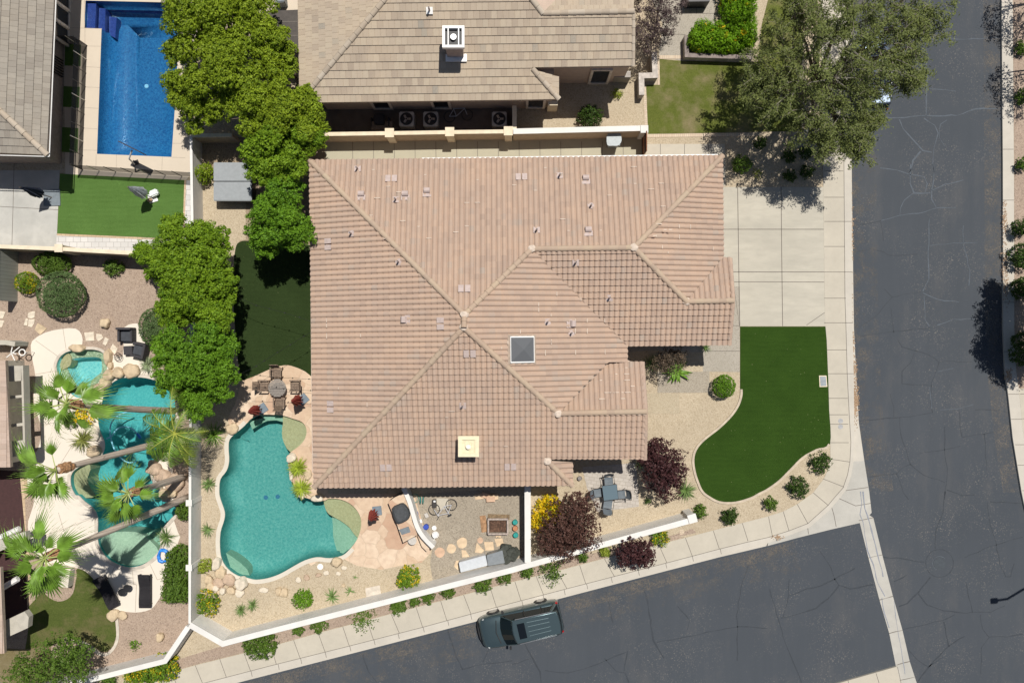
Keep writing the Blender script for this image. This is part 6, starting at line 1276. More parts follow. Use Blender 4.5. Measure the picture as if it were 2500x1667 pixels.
    bm = bmesh.new(); P0 = [Vector((.965 * hl_ + .02, -.62, .42)), Vector((1.0 * hl_ + .03, -.35, .42)), Vector((1.0 * hl_ + .05, 0, .42)), Vector((1.0 * hl_ + .03, .35, .42)), Vector((.965 * hl_ + .02, .62, .42))]; tube(bm, P0, .09, 6); P('bumper', bm, M['black'])
    bm = bmesh.new(); tube(bm, [(1.28, -.66, 1.05), (1.42, 0, 1.07), (1.28, .66, 1.05)], .025, 5); P('wiper_cowl', bm, M['black'])
    for sx in (1.39, -1.39):
        for s in (-1, 1):
            bm = bmesh.new(); T = Matrix.Translation((sx, s * .86, .36)) @ Matrix.Rotation(math.pi / 2, 4, 'X'); cyl(bm, None, .36, .36, .23, 24, M=T); bmesh.ops.bevel(bm, geom=[e for e in bm.edges if e.calc_length() < .2], offset=.01, segments=1, affect='EDGES'); tw = P('tyre', bm, M['black'])
            bm = bmesh.new(); cyl(bm, None, .235, .2, .03, 20, M=Matrix.Translation((sx, s * .978, .36)) @ Matrix.Rotation(s * math.pi / 2, 4, 'X')); P('rim', bm, M['steel'], tw)
    ROOT[root.name] = Vector(loc); return root
def carpaint(name, col): m, t, b = nodes(name); b.inputs['Base Color'].default_value = c4(col); b.inputs['Metallic'].default_value = .6; b.inputs['Roughness'].default_value = .3; b.inputs['Coat Weight'].default_value = .7; b.inputs['Coat Roughness'].default_value = .04; return m
q = W(1271, 1515); suv('parked_suv', 'dark green grey sport utility vehicle with sunroof parked on the side street', (q.x, q.y, -.11), math.radians(193), carpaint('green_grey_paint', (.085, .125, .135)))
q = W(2115, 180); suv('parked_suv', 'pale blue vehicle mostly hidden under the airy tree', (q.x, q.y, -.11), math.radians(90), carpaint('pale_blue_paint', (.2, .25, .32)))
# ================================================================ furniture
def sup(name, label, cat, loc, rot, group=None):
    """thing built in local coordinates, then placed and turned"""
    r = thing(name, label, cat, loc, group, rot); r['_l'] = 1; ROOT[r.name] = Vector((0, 0, 0)); return r
def done(r, loc):
    ROOT[r.name] = Vector(loc)
    if '_l' in r: del r['_l']
def place_copy(proto, loc, rot, label): c = copy_tree(proto); c.location = Vector(loc); c.rotation_euler = (0, 0, rot); c['label'] = label; return c
def wood_chair():
    r = sup('wooden_chair', 'weathered wooden armchair above the round table', 'chair', (0, 0, 0), 0, 'wooden chairs round the slatted table'); wd = M['woodd']
    bm = bmesh.new()
    for i in range(6): box(bm, (-.2 + i * .08, .02, .4), (.065, .5, .025))
    obj('seat', bm, wd, r); bm = bmesh.new()
    for i in range(6): box(bm, (-.2 + i * .08, -.36, .72), (.065, .03, .62), tilt=Matrix.Rotation(.32, 4, 'X'))
    for z, y in ((.5, -.28), (.95, -.44)): box(bm, (0, y - .02, z), (.5, .03, .06))
    obj('backrest', bm, wd, r)
    for s in (-1, 1): bm = bmesh.new(); box(bm, (s * .29, -.02, .62), (.08, .56, .03)); obj('armrest', bm, wd, r)
    for s in (-1, 1):
        for y in (-.22, .24): bm = bmesh.new(); box(bm, (s * .27, y, .3), (.05, .05, .6)); obj('leg', bm, wd, r)
    done(r, (0, 0, 0)); return r
def at(x, y, z=0.0): q = W(x, y, z); return (q.x, q.y, 0)
pc = wood_chair(); pc.location = Vector(at(680, 909)); pc.rotation_euler = (0, 0, math.pi); pc.rotation_euler = (0, 0, math.pi)
place_copy(pc, at(650, 940), -math.pi / 2, 'weathered wooden armchair left of the round table')
place_copy(pc, at(725, 940), math.pi / 2, 'weathered wooden armchair right of the round table')
place_copy(pc, at(688, 980), 0.0, 'weathered wooden armchair below the round table')
r = sup('round_table', 'round weathered slatted wooden table on the flagstone patio', 'table', at(686, 945), 0)
bm = bmesh.new()
for i in range(12):
    y = -.46 + i * .084; hw_ = math.sqrt(max(.02, .5 ** 2 - y * y)); box(bm, (0, y, .73), (2 * hw_, .072, .03))
obj('tabletop', bm, plain('grey_slats', (.24, .215, .19), .8, var=.2, scale=12), r); bm = bmesh.new(); cyl(bm, (0, 0, 0), .05, .05, .7, 10); box(bm, (0, 0, .02), (.6, .08, .04)); box(bm, (0, 0, .025), (.08, .6, .04)); obj('pedestal', bm, M['woodd'], r); done(r, r.location)
def closed_umbrella(label, base, mat, ztop=2.5, rb=.24, plate=.52, prot=.6, group='closed umbrellas', pm=None, lean=(0, 0)):
    b = Vector(at(*base)); r = thing('closed_umbrella', label, 'umbrella', b, group); bm = bmesh.new(); box(bm, (b.x, b.y, .04), (plate, plate, .08), prot, bev=.01); obj('base', bm, pm or M['slate'], r)
    bm = bmesh.new(); tp = Vector((b.x + lean[0], b.y + lean[1], ztop)); tube(bm, [b + Vector((0, 0, .05)), tp], .025, 8); obj('pole', bm, M['woodd'], r)
    bm = bmesh.new(); prev = None; rr = random.Random(int(base[0]))
    for k, (t, rad) in enumerate(((.36, .75), (.42, 1.0), (.6, .85), (.8, .5), (.97, .12), (1.0, .05))):
        c = b.lerp(tp, t); row = []
        for i in range(20): a = 2 * math.pi * i / 20 + t * 1.2; q = rad * rb * (1.35 if i % 2 else .55) * rr.uniform(.85, 1.15); row.append(bm.verts.new((c.x + math.cos(a) * q, c.y + math.sin(a) * q, c.z + rr.uniform(-.03, .03))))
        if prev:
            for i in range(20): bm.faces.new((prev[i], prev[(i + 1) % 20], row[(i + 1) % 20], row[i]))
        prev = row
    obj('canopy', bm, mat, r); return r
closed_umbrella('closed red umbrella at the top edge of the middle pool', (641, 997), M['red'])
closed_umbrella('closed red umbrella beside the round wooden table', (741, 974), M['red'], prot=.7)
closed_umbrella('closed red umbrella between pool shelf and grill counter', (921, 1246), M['red'], prot=.1)
closed_umbrella('closed navy umbrella on a large dark base on the concrete patio', (128, 483), M['navy'], 2.6, .22, .95, .03, pm=M['greyp'], lean=(-.25, .1))
closed_umbrella('closed white umbrella with cluttered base on the neighbour turf', (374, 484), plain('white_canvas', (.62, .65, .68), .9, var=.2), 2.8, .24, .5, .3, lean=(-.1, .1), pm=plain('white_bags', (.7, .72, .7), .8, var=.2))
for dx, dy, s, m, lb in ((10, -4, .36, plain('white_bag', (.72, .76, .74), .8, var=.15), 'white bag heaped on the base of the white umbrella'), (-2, 12, .22, plain('cardboard', (.45, .3, .18), .8), 'small brown box below the white umbrella')):
    q = at(372 + dx, 478 + dy); bm = bmesh.new(); box(bm, (q[0], q[1], .14 + s * .4), (s * 1.3, s, s * .8), .4, bev=.06); single(obj('bag', bm, m), lb, 'bag')
# metal patio set
def sling_chair():
    r = sup('sling_chair', 'grey mesh chair above the glass patio table', 'chair', (0, 0, 0), 0, 'grey mesh chairs round the glass table'); bm = bmesh.new(); prev = None
    for k in range(5):
        y = .25 - k * .125; z = .43 + .03 * (k in (0, 4)); row = [bm.verts.new((x * .24, y, z - .02 * (1 - abs(x)))) for x in (-1, -.33, .33, 1)]
        if prev:
            for i in range(3): bm.faces.new((prev[i], prev[i + 1], row[i + 1], row[i]))
        prev = row
    obj('seat', bm, M['mesh_g'], r); bm = bmesh.new(); prev = None
    for k in range(6):
        t = k / 5; y = -.26 - .24 * t; z = .46 + .5 * t; w_ = .24 * (1 + .12 * math.sin(t * 3)) * (1 if t < .95 else .75); row = [bm.verts.new((x * w_, y - .05 * (1 - x * x), z)) for x in (-1, -.33, .33, 1)]
        if prev:
            for i in range(3): bm.faces.new((prev[i], prev[i + 1], row[i + 1], row[i]))
        prev = row
    obj('backrest', bm, M['mesh_g'], r)
    for s in (-1, 1):
        bm = bmesh.new(); tube(bm, [(s * .28, .28, 0), (s * .28, .26, .45), (s * .29, .24, .64), (s * .29, -.28, .66), (s * .26, -.5, .98)], .014, 5); tube(bm, [(s * .26, -.34, 0), (s * .28, -.2, .44)], .014, 5); obj('side_frame', bm, M['dark'], r)
    bm = bmesh.new(); tube(bm, [(-.26, -.5, .98), (0, -.53, .99), (.26, -.5, .98)], .014, 5); obj('top_rail', bm, M['dark'], r); done(r, (0, 0, 0)); return r
sc_ = sling_chair(); sc_.location = Vector(at(1484, 1172)); sc_.rotation_euler = (0, 0, math.pi + .1)
place_copy(sc_, at(1459, 1199), -math.pi / 2 + .15, 'grey mesh chair left of the glass patio table'); place_copy(sc_, at(1513, 1203), math.pi / 2 + .1, 'grey mesh chair right of the glass patio table'); place_copy(sc_, at(1482, 1226), -.15, 'grey mesh chair below the glass patio table')
r = sup('glass_table', 'square grey glass patio table on the paver patio', 'table', at(1486, 1196), .12); bm = bmesh.new(); box(bm, (0, 0, .71), (.82, .82, .02), bev=.005); obj('tabletop', bm, glassmat('blue_grey_glass', (.12, .17, .2), .15), r)
bm = bmesh.new()
for a, b in (((-.41, -.41), (.41, -.41)), ((.41, -.41), (.41, .41)), ((.41, .41), (-.41, .41)), ((-.41, .41), (-.41, -.41))): tube(bm, [(a[0], a[1], .7), (b[0], b[1], .7)], .018, 5)
obj('frame', bm, M['dark'], r)
for sx in (-1, 1):
    for sy in (-1, 1): bm = bmesh.new(); tube(bm, [(sx * .38, sy * .38, 0), (sx * .38, sy * .38, .7)], .018, 5); obj('leg', bm, M['dark'], r)
done(r, r.location)
# wicker loungers and armchairs
def lounger(label, c, rot, L=1.95, Wd=.66):
    r = sup('sun_lounger', label, 'sun lounger', at(*c), rot, 'dark wicker loungers'); bm = bmesh.new(); prev = None
    for k in range(9):
        y = -L / 2 + L * k / 8; z = .33 + .03 * math.sin(k * 1.1) + (.14 * (k - 5) / 3 if k > 5 else 0); row = [bm.verts.new((x * Wd / 2, y, z)) for x in (-1, 1)]
        if prev: bm.faces.new((prev[0], prev[1], row[1], row[0]))
        prev = row
    bmesh.ops.solidify(bm, geom=bm.faces[:], thickness=.05); obj('bed', bm, M['wicker'], r)
    for s in (-1, 1): bm = bmesh.new(); box(bm, (s * (Wd / 2 - .03), 0, .25), (.06, L * .96, .1)); obj('side_rail', bm, M['black'], r)
    for s in (-1, 1):
        for y in (-.8, .7): bm = bmesh.new(); box(bm, (s * (Wd / 2 - .05), y, .12), (.06, .06, .24)); obj('leg', bm, M['black'], r)
    done(r, r.location)
q = tl(0, 3, '896,810 1208,798'); lounger('dark wicker lounger turned askew beside the round black table', q[0], math.radians(27)); lounger('dark wicker lounger standing straight at the deck edge', q[1], 0.0)
def armchair(label, c, rot):
    r = sup('armchair', label, 'armchair', at(*c), rot, 'black wicker armchairs'); bm = bmesh.new(); box(bm, (0, .02, .2), (.6, .62, .3), bev=.02); obj('base', bm, M['wicker'], r)
    bm = bmesh.new(); box(bm, (0, .05, .39), (.56, .6, .1), bev=.03); obj('cushion', bm, plain('charcoal_cushion', (.05, .055, .065), .85), r); bm = bmesh.new(); box(bm, (0, -.36, .42), (.84, .13, .72), bev=.02); obj('backrest', bm, M['wicker'], r)
    for s in (-1, 1): bm = bmesh.new(); box(bm, (s * .36, .04, .3), (.12, .7, .56), bev=.02); obj('armrest', bm, M['wicker'], r)
    done(r, r.location)
armchair('upper black wicker armchair on the deck corner by the grey ball shrub', (316, 818), math.radians(180)); armchair('lower black wicker armchair with a footstool in front of it', (349, 855), math.radians(78))
bm = bmesh.new(); q = at(320, 855); box(bm, (q[0], q[1], .2), (.5, .5, .38), .05, bev=.02); single(obj('footstool', bm, M['wicker']), 'dark square footstool in front of the lower armchair', 'footstool')
t_ = thing('side_table', 'round black side table between the two loungers', 'table', at(319, 1430)); q = at(319, 1430); bm = bmesh.new(); cyl(bm, (q[0], q[1], .42), .21, .21, .03, 24); obj('tabletop', bm, M['black'], t_); bm = bmesh.new(); cyl(bm, (q[0], q[1], 0), .04, .04, .42, 8); obj('stem', bm, M['black'], t_)
bm = bmesh.new(); q = at(306, 1440); cyl(bm, (q[0], q[1], 0), .14, .22, .42, 20); single(obj('urn', bm, M['black']), 'black urn next to the round side table', 'urn')
# fire feature
t_ = thing('fire_pit', 'travertine fire box with a glass filled trough under palm fronds', 'fire pit', at(146, 1408)); bm = bmesh.new()
prism(bm, G(tl(0, 3, '470,640 572,655 556,788 455,770'), .6), 0, .6); prism(bm, G(tl(0, 3, '395,600 440,612 580,635 572,655 395,640'), .45), 0, .45); prism(bm, G(tl(0, 3, '370,740 455,742 455,782 370,778'), .4), 0, .4); obj('stone_body', bm, concrete('travertine', (.66, .6, .5), .3), t_)
bm = bmesh.new(); prism(bm, G(tl(0, 3, '385,640 470,650 455,742 380,730'), .3), 0, .3); obj('trough', bm, glassmat('fire_glass', (.08, .14, .18), .2), t_)
# blue float
bm = bmesh.new(); q = Vector(at(*tl(0, 3, '1345,522')[0])); rr9 = random.Random(4); tube(bm, [q + Vector((math.cos(a) * .3 + rr9.uniform(-.05, .05), math.sin(a) * .34, .1)) for a in [k * math.pi / 7 for k in range(14)]], [.09 + rr9.uniform(-.03, .03) for _ in range(14)], 8, closed=True); single(obj('pool_float', bm, plain('float_blue', (.03, .22, .68), .4, var=.4, scale=5), smoothf=True), 'crumpled bright blue pool float on the cream deck edge', 'pool float')
# ring ornament and white rails
bm = bmesh.new(); q = Vector(at(*tl(0, 2, '1095,265')[0])); tube(bm, [q + Vector((math.cos(a) * .22, math.sin(a) * .22, .25)) for a in [k * math.pi / 12 for k in range(24)]], .016, 5, closed=True)
for k in range(3): a = k * math.pi / 3; d = Vector((math.cos(a), math.sin(a), 0)) * .22; tube(bm, [q + d + Vector((0, 0, .25)), q - d + Vector((0, 0, .25))], .012, 4)
tube(bm, [q, q + Vector((0, 0, .25))], .02, 5); single(obj('fire_ring', bm, M['black']), 'small black wire ring stand beside the stepping stones', 'ornament')
bm = bmesh.new()
for s in ('60,270 180,175', '115,165 100,225 135,298', '100,225 150,240'):
    P_ = [W(*p, 1.0) for p in tl(0, 2, s)]; tube(bm, P_, .03, 6)
tube(bm, [W(*tl(0, 2, '120,228')[0], 1.0), Vector(at(*tl(0, 2, '135,230')[0]))], .03, 6); single(obj('drying_rack', bm, M['white']), 'white crossed metal rack over the grey block wall stub', 'rack')
bm = bmesh.new(); q = W(*tl(0, 2, '202,225')[0], .9); tube(bm, [q + Vector((math.cos(a) * .17, math.sin(a) * .17, 0)) for a in [k * math.pi / 10 for k in range(20)]], .035, 6, closed=True); tube(bm, [q + Vector((.17, 0, 0)), Vector((q.x + .17, q.y, 0))], .02, 5); single(obj('hose_hanger', bm, M['white']), 'white coiled ring beside the crossed rack', 'hose hanger')
# basketball hoop by the blue pool
t_ = thing('pool_hoop', 'poolside basketball hoop leaning over the lower end of the blue pool', 'hoop', at(329, 402)); bm = bmesh.new(); tube(bm, [W(329, 402, 0), W(315, 388, 1.3), W(322, 368, 1.85)], .045, 8); obj('pole', bm, M['white'], t_)
bm = bmesh.new(); a, b = W(295, 348, 2.0), W(347, 374, 2.0); c = (a + b) / 2; box(bm, (c.x, c.y, 1.9), ((b - a).length, .05, .8), math.atan2((b - a).y, (b - a).x)); obj('backboard', bm, M['dark'], t_); bm = bmesh.new(); q = W(332, 398, 0); box(bm, (q.x, q.y, .03), (.35, .25, .06), .4); obj('base', bm, M['dark'], t_)
# ---------------- rocks
def rock(label, x, y, rx, ry, h, m='rock', group=None, rot=0.0, z=0.0, flat=False, cat='boulder', name='boulder'):
    q = W(x, y, 0); bm = bmesh.new(); bmesh.ops.create_icosphere(bm, subdivisions=3, radius=1); sd = Vector((x * .37, y * .51, 1.3)); T = Matrix.Translation((q.x, q.y, z + h * .35)) @ Matrix.Rotation(rot, 4, 'Z')
    for v in bm.verts:
        n_ = noise.noise(v.co * 1.1 + sd) * .38 + noise.noise(v.co * 2.7 + sd) * .16; p = v.co * (1 + n_); p.z = max(-.6, min(p.z, .55 + n_ * .25)); v.co = T @ Vector((p.x * rx / S, p.y * ry / S, p.z * h))
    o = obj(name, bm, M[m], smoothf=True); return single(o, label, cat, group)
B1 = 'boulders round the spa'; tb = lambda s: tl(0, 2, s)[0]
for s, rx, ry, h, m, lb in (('720,185', 20, 9, .4, 'rock', 'long flat boulder at the top rim of the spa'), ('1000,270', 9, 20, .45, 'rock', 'tall narrow boulder on the right rim of the spa'), ('1018,345', 6, 8, .3, 'rock', 'small boulder wedged below the narrow one by the spa'), ('1010,432', 14, 14, .5, 'rock', 'rounded boulder left of a twin between spa and pool'),
    ('1092,410', 14, 13, .5, 'rock', 'rounded boulder right of its twin between spa and pool'), ('1210,396', 19, 18, .35, 'rock', 'big square pale boulder at the top of the winding pool'), ('975,508', 13, 13, .45, 'rock', 'round boulder at the spa overflow, right one'), ('915,562', 14, 15, .5, 'rock_p', 'reddish boulder at the spa overflow, left one'),
    ('850,615', 16, 10, .25, 'rock_p', 'low pink slab rock in front of the reddish boulder')): p = tb(s); rock(lb, p[0], p[1], rx, ry, h, m, B1)
for s, rx, ry, h, m, lb in (('865,1125', 17, 14, .35, 'rock', 'flat boulder at the tip of the sandy pool island'), ('885,960', 9, 17, .25, 'rock_w', 'narrow pale rim rock along the sandy island'), ('1420,1290', 18, 15, .5, 'rock_p', 'pink boulder on the right bank under the feather palm'), ('1500,1350', 20, 16, .4, 'rock_p', 'broad pink boulder on the right bank, middle one'),
    ('1600,1400', 24, 22, .45, 'rock_p', 'largest pink boulder on the right bank beside the wall'), ('1520,1500', 14, 13, .5, 'rock', 'tan boulder touching the water below the pink ones'), ('1465,1455', 7, 6, .3, 'rock_w', 'small pale rock at the water line of the right bank'), ('1590,1500', 11, 10, .4, 'rock', 'tan boulder just behind the one touching the water'), ('1400,1230', 9, 9, .35, 'rock', 'small boulder in shade under the feather fronds'), ('1680,1280', 14, 20, .4, 'rock_p', 'shaded rock between palm trunk and wall')): p = tb(s); rock(lb, p[0], p[1], rx, ry, h, m)
t3 = lambda s: tl(0, 3, s)[0]
for s, rx, ry, h, m, lb in (('940,1000', 13, 13, .35, 'rock', 'rounded boulder at the point where lawn meets deck'), ('1008,1008', 11, 10, .2, 'rock', 'flat boulder right beside the lawn point boulder'), ('1322,1182', 8, 11, .4, 'rock', 'lone boulder in the gravel above the lower left wall'), ('1785,580', 11, 16, .45, 'rock_w', 'tall pale boulder at the left rim of the middle pool'), ('1815,655', 15, 14, .35, 'rock', 'rounded boulder in the rock group, upper one'),
    ('1880,720', 17, 15, .3, 'rock_p', 'pinkish slab boulder in the rock group beside the pool'), ('1990,745', 14, 15, .45, 'rock_w', 'large pale boulder on the lower rim of the pool'), ('1800,740', 19, 14, .22, 'rock_p', 'flat pink slab in the middle of the rock group'), ('1722,715', 9, 12, .3, 'rock', 'left outer boulder of the rock group'), ('1735,770', 10, 11, .3, 'rock', 'lower left boulder of the rock group'), ('1778,785', 7, 7, .3, 'rock_w', 'small white rock in the rock group'), ('1835,808', 8, 9, .3, 'rock_w', 'pale oval rock at the bottom of the rock group'),
    ('1900,808', 11, 10, .3, 'rock', 'grey tan boulder at the lower right of the rock group'), ('1800,820', 5, 5, .2, 'rock', 'tiny grey rock at the bottom of the rock group'), ('1968,825', 12, 10, .22, 'rock_w', 'low pale rock below the large rim boulder')): p = t3(s); rock(lb, p[0], p[1], rx, ry, h, m)
for p, rx, ry, h, m, lb in ((tl(0, 1, '970,1452')[0], 12, 12, .4, 'rock', 'single round boulder in the open pink gravel'), (tl(1, 2, '330,1180')[0], 12, 11, .4, 'rock_w', 'white rounded boulder above the yellow grassy clumps'), (tl(0, 2, '2120,918')[0], 14, 14, .3, 'rock', 'flat pink tan boulder at the top left of the middle pool'), (tl(1, 3, '662,572')[0], 14, 12, .4, 'rock', 'round tan boulder beside the pool skimmer'),
    (tl(1, 3, '725,620')[0], 7, 6, .12, 'rock_w', 'pale stone right of the round boulder'), (tl(1, 3, '578,662')[0], 7, 6, .14, 'rock_w', 'pale pointed stone below the pool skimmer'), (tl(1, 3, '676,666')[0], 6, 5, .14, 'rock_w', 'pale rounded stone below the round boulder'), (tl(1, 3, '512,682')[0], 7, 5, .12, 'rock_p', 'pinkish stone left of the pale pointed one'), (tl(1, 3, '415,702')[0], 7, 7, .12, 'rock_p', 'reddish square stone in the gravel'), (tl(1, 3, '350,718')[0], 8, 7, .14, 'rock_w', 'faint stone left of the reddish one'),
    (tl(1, 3, '68,802')[0], 13, 7, .2, 'rock_w', 'long pale stone in the gravel below the pool'), (tl(1, 3, '188,815')[0], 7, 11, .25, 'rock', 'upright tan stone, left one of a pair'), (tl(1, 3, '235,822')[0], 9, 10, .25, 'rock', 'rounded tan stone, right one of a pair'), (tl(1, 2, '560,1548')[0], 15, 9, .35, 'rock_w', 'pale rockwork at the roof corner of the pool'), (tl(1, 2, '420,1500')[0], 9, 16, .2, 'rock_w', 'pale rim rock below the grassy clumps'), (tl(1, 2, '325,1330')[0], 5, 20, .2, 'rock_w', 'narrow pale rim rock left of the grassy clumps'), (tl(1, 2, '470,1330')[0], 10, 14, .15, 'rock', 'sandy rock right of the grassy clumps'),
    (tl(1, 3, '718,768')[0], 5, 4, .1, 'rock', 'small stone near the thin seedling')): rock(lb, p[0], p[1], rx, ry, h, m, cat='boulder' if rx > 9 else 'stone', name='boulder' if rx > 9 else 'stone')
def slab(label, poly, m, group, h=.05, z=.0, name='stepping_stone', cat='stepping stone'):
    bm = bmesh.new(); P = G(poly); prism(bm, P, z, z + h); bmesh.ops.bevel(bm, geom=[e for e in bm.edges if abs(e.verts[0].co.z - e.verts[1].co.z) < 1e-4 and e.verts[0].co.z > z + h * .5], offset=.012, segments=2, affect='EDGES'); return single(obj(name, bm, M[m]), label, cat, group)
for s, m, lb in (('260,1360 300,1343 325,1345 318,1400 285,1412 255,1400', 'rock_w', 'pale flagstone, top one of the group below the big clipped ball'), ('240,1405 262,1415 250,1475 218,1470', 'rock_w', 'pale flagstone, left one of the group below the big clipped ball'), ('264,1417 320,1415 316,1455 292,1490 257,1480', 'rock_w', 'pale flagstone, right one of the group below the big clipped ball'), ('345,1450 430,1500 370,1558 318,1510', 'rock', 'tan diamond flagstone at the top of the cream deck'), ('0,1340 55,1350 30,1410 0,1410', 'rock_w', 'upper pale flagstone at the left edge'), ('0,1425 45,1430 20,1490 0,1490', 'rock_w', 'lower pale flagstone at the left edge')): slab(lb, tl(0, 1, s), m, 'flagstones in the left garden')
for s, lb in (('770,45 858,38 862,118 785,122', 'largest pale flagstone of the arc above the spa'), ('880,55 930,60 945,95 900,125 880,100', 'second flagstone of the arc above the spa'), ('960,85 997,105 965,165 938,145', 'third flagstone of the arc above the spa'), ('1030,145 1075,190 1050,245 1005,195', 'last flagstone of the arc beside the wire ring')): slab(lb, tl(0, 2, s), 'rock_w', 'flagstones in the left garden')
def disc(c, r, n=9): rr = random.Random(int(c[0] * 3)); return [(c[0] + math.cos(2 * math.pi * i / n) * r * rr.uniform(.88, 1.08), c[1] + math.sin(2 * math.pi * i / n) * r * rr.uniform(.88, 1.08)) for i in range(n)]
G7 = 'stepping stones in the side yard'
for (cx_, cy_, rd, m, lb) in ((1508, 495, 41, 'step_p', 'large round stepping stone nearest the curved white wall'), (1602, 465, 38, 'step', 'rounded stepping stone, second from the curved wall'), (1690, 418, 44, 'step', 'largest tan stepping stone, third from the curved wall'), (1838, 398, 25, 'step_p', 'small round pink stepping stone')): slab(lb, smooth(disc(tl(1, 3, '%d,%d' % (cx_, cy_))[0], rd / 3.3584), True, 3), m, G7)
for s, lb in (('1810,415 1870,480 1850,500 1795,495', 'triangular stepping stone below the small pink one'), ('1685,475 1720,480 1750,530 1690,535', 'triangular stepping stone above the pale grey box'), ('1870,410 1945,410 1950,475 1880,480', 'square stepping stone beside the triangular one'), ('1955,385 2020,380 2030,425 1975,450', 'stepping stone nearest the dark tarp'), ('1640,565 1660,560 1655,640 1625,610', 'stepping stone partly under the pale grey box')): slab(lb, tl(1, 3, s), 'step', G7)
for s in ('1960,340 1985,335 1990,360 1968,375', '1990,345 2015,350 2005,375 1985,370', '2020,340 2045,338 2040,352 2022,358'): slab('broken flagstone piece below the wooden frame, %s of three' % {'1960': 'left', '1990': 'middle', '2020': 'right'}[s[:4]], tl(1, 3, s), 'step', 'broken flagstones')
slab('square buried utility slab inside the diagonal wall', tl(1, 3, '895,790 1015,765 1025,832 905,862'), 'cope1', None, .02, name='utility_slab', cat='slab')
# lawn edgings
M['edge'] = plain('tan_edging', (.5, .42, .32), .9, var=.12, scale=4)
def edge(name, label, path, wd, m, h=.07):
    o = strip(name, path, wd, 0.0, h, m); return single(o, label, 'edging')
LG = G([(p[0], p[1]) for p in LAWN]); e_ = [Vector(p) for p in LG[4:]]; edge('lawn_edging', 'pale concrete edging curving round the front lawn', e_, -.13, M['edge'])
edge('lawn_edging', 'concrete edging round the patchy lawn in the lower left', [Vector(p) for p in G(smooth(tl(0, 3, '925,965 950,1050 958,1180 932,1262 880,1315 828,1315 758,1264 690,1224 600,1210'), False, 3))], .16, M['cope1'])
edge('lawn_edging', 'thin kerb between pool deck and patchy lawn', [Vector(p) for p in G(smooth(tl(0, 3, '640,622 700,645 762,700 832,785 882,875'), False, 3))], .06, M['cope1'])
# ---------------- outdoor kitchen
t_ = thing('outdoor_kitchen', 'stone topped grill counter along the curved white wall', 'outdoor kitchen', at(985, 1265)); ctr = tl(1, 3, '1085,85 1140,48 1215,14 1245,100 1280,250 1320,352 1208,412 1160,270'); bm = bmesh.new(); prism(bm, G(ctr, .9), 0, .86); obj('counter_body', bm, M['dark'], t_)
bm = bmesh.new(); prism(bm, grow(G(ctr, .9), .02), .862, .9); obj('countertop', bm, M['flag'], t_)
bm = bmesh.new(); prism(bm, G(tl(1, 3, '1172,312 1250,285 1266,330 1196,352'), .97), .902, .97); obj('side_burner', bm, M['greyp'], t_)
bm = bmesh.new(); prism(bm, G(tl(1, 3, '1322,358 1345,352 1440,450 1400,490 1360,450'), .5), 0, .5); obj('side_shelf', bm, M['flag'], t_)
bm = bmesh.new(); P = G(smooth(tl(1, 3, '1112,150 1160,118 1200,106 1235,140 1252,185 1248,215 1225,242 1168,266 1140,240'), True, 2), 1.2); Pb = grow(P, .05); a = [bm.verts.new((p.x, p.y, .905)) for p in Pb]; b = [bm.verts.new((p.x, p.y, 1.12)) for p in P]; c = [bm.verts.new((p.x, p.y, 1.22)) for p in grow(P, -.12)]; n = len(a)
for u, v in ((a, b), (b, c)):
    for i in range(n): bm.faces.new((u[i], u[(i + 1) % n], v[(i + 1) % n], v[i]))
bm.faces.new(c); bmesh.ops.recalc_face_normals(bm, faces=bm.faces); single(obj('grill_cover', bm, plain('grill_cover_fabric', (.06, .065, .07), .8, var=.2), smoothf=False), 'dark grey fabric cover over the built-in grill', 'grill cover')
wall('garden_wall', 'low curved white wall behind the grill counter', smooth(tl(1, 3, '1205,-30 1232,20 1262,95 1290,190 1322,290 1372,372 1455,458'), False, 3), .2, 1.1, M['stucco_w'], M['white_cap'])
q = W(*tl(1, 3, '1282,400')[0], .5); bm = bmesh.new(); cyl(bm, (q.x, q.y, 0), .1, .1, .5, 12); cyl(bm, (q.x, q.y, .5), .24, .24, .03, 24); single(obj('round_stool', bm, M['acm']), 'round pale metal stool at the end of the counter', 'stool')
# side yard clutter
def T1(s, z=0.0): return W(*tl(1, 3, s)[0], z)
bm = bmesh.new(); prism(bm, G(tl(1, 3, '1480,50 1577,52 1577,140 1485,145')), .02, .08); single(obj('equipment_pad', bm, M['conc']), 'small square concrete pad under the bicycle wheel', 'slab')
def bike(label, c, rot, flatz, wheel2=None, group='bicycles'):
    r = sup('bicycle', label, 'bicycle', (c.x, c.y, 0), rot, group); z = flatz
    for x in (-.5, .52):
        bm = bmesh.new(); tube(bm, [(x + math.cos(a) * .31, math.sin(a) * .31, z + .02 + .02 * math.sin(a)) for a in [k * math.pi / 14 for k in range(28)]], .02, 6, closed=True)
        for k in range(6): a = k * math.pi / 6; tube(bm, [(x + math.cos(a) * .3, math.sin(a) * .3, z), (x - math.cos(a) * .3, -math.sin(a) * .3, z)], .003, 3)
        obj('wheel', bm, M['black'], r)
    bm = bmesh.new(); 
    for a, b in (((-.5, 0), (-.1, -.03)), ((-.1, -.03), (.4, .35)), ((-.22, .42), (.4, .38)), ((-.1, -.03), (-.24, .5)), ((.52, 0), (.38, .45)), ((-.5, 0), (-.2, .4))): tube(bm, [(a[0], a[1], z + .06), (b[0], b[1], z + .08)], .022, 6)
    obj('frame', bm, plain('bike_frame', (.5, .5, .52), .3), r); bm = bmesh.new(); box(bm, (-.26, .54, z + .1), (.24, .1, .06), .2, bev=.02); obj('saddle', bm, M['black'], r); bm = bmesh.new(); tube(bm, [(.36, .5, z - .1 + .2), (.38, .47, z + .1), (.44, .55, z + .35)], .015, 5); obj('handlebar', bm, M['black'], r); done(r, r.location); return r
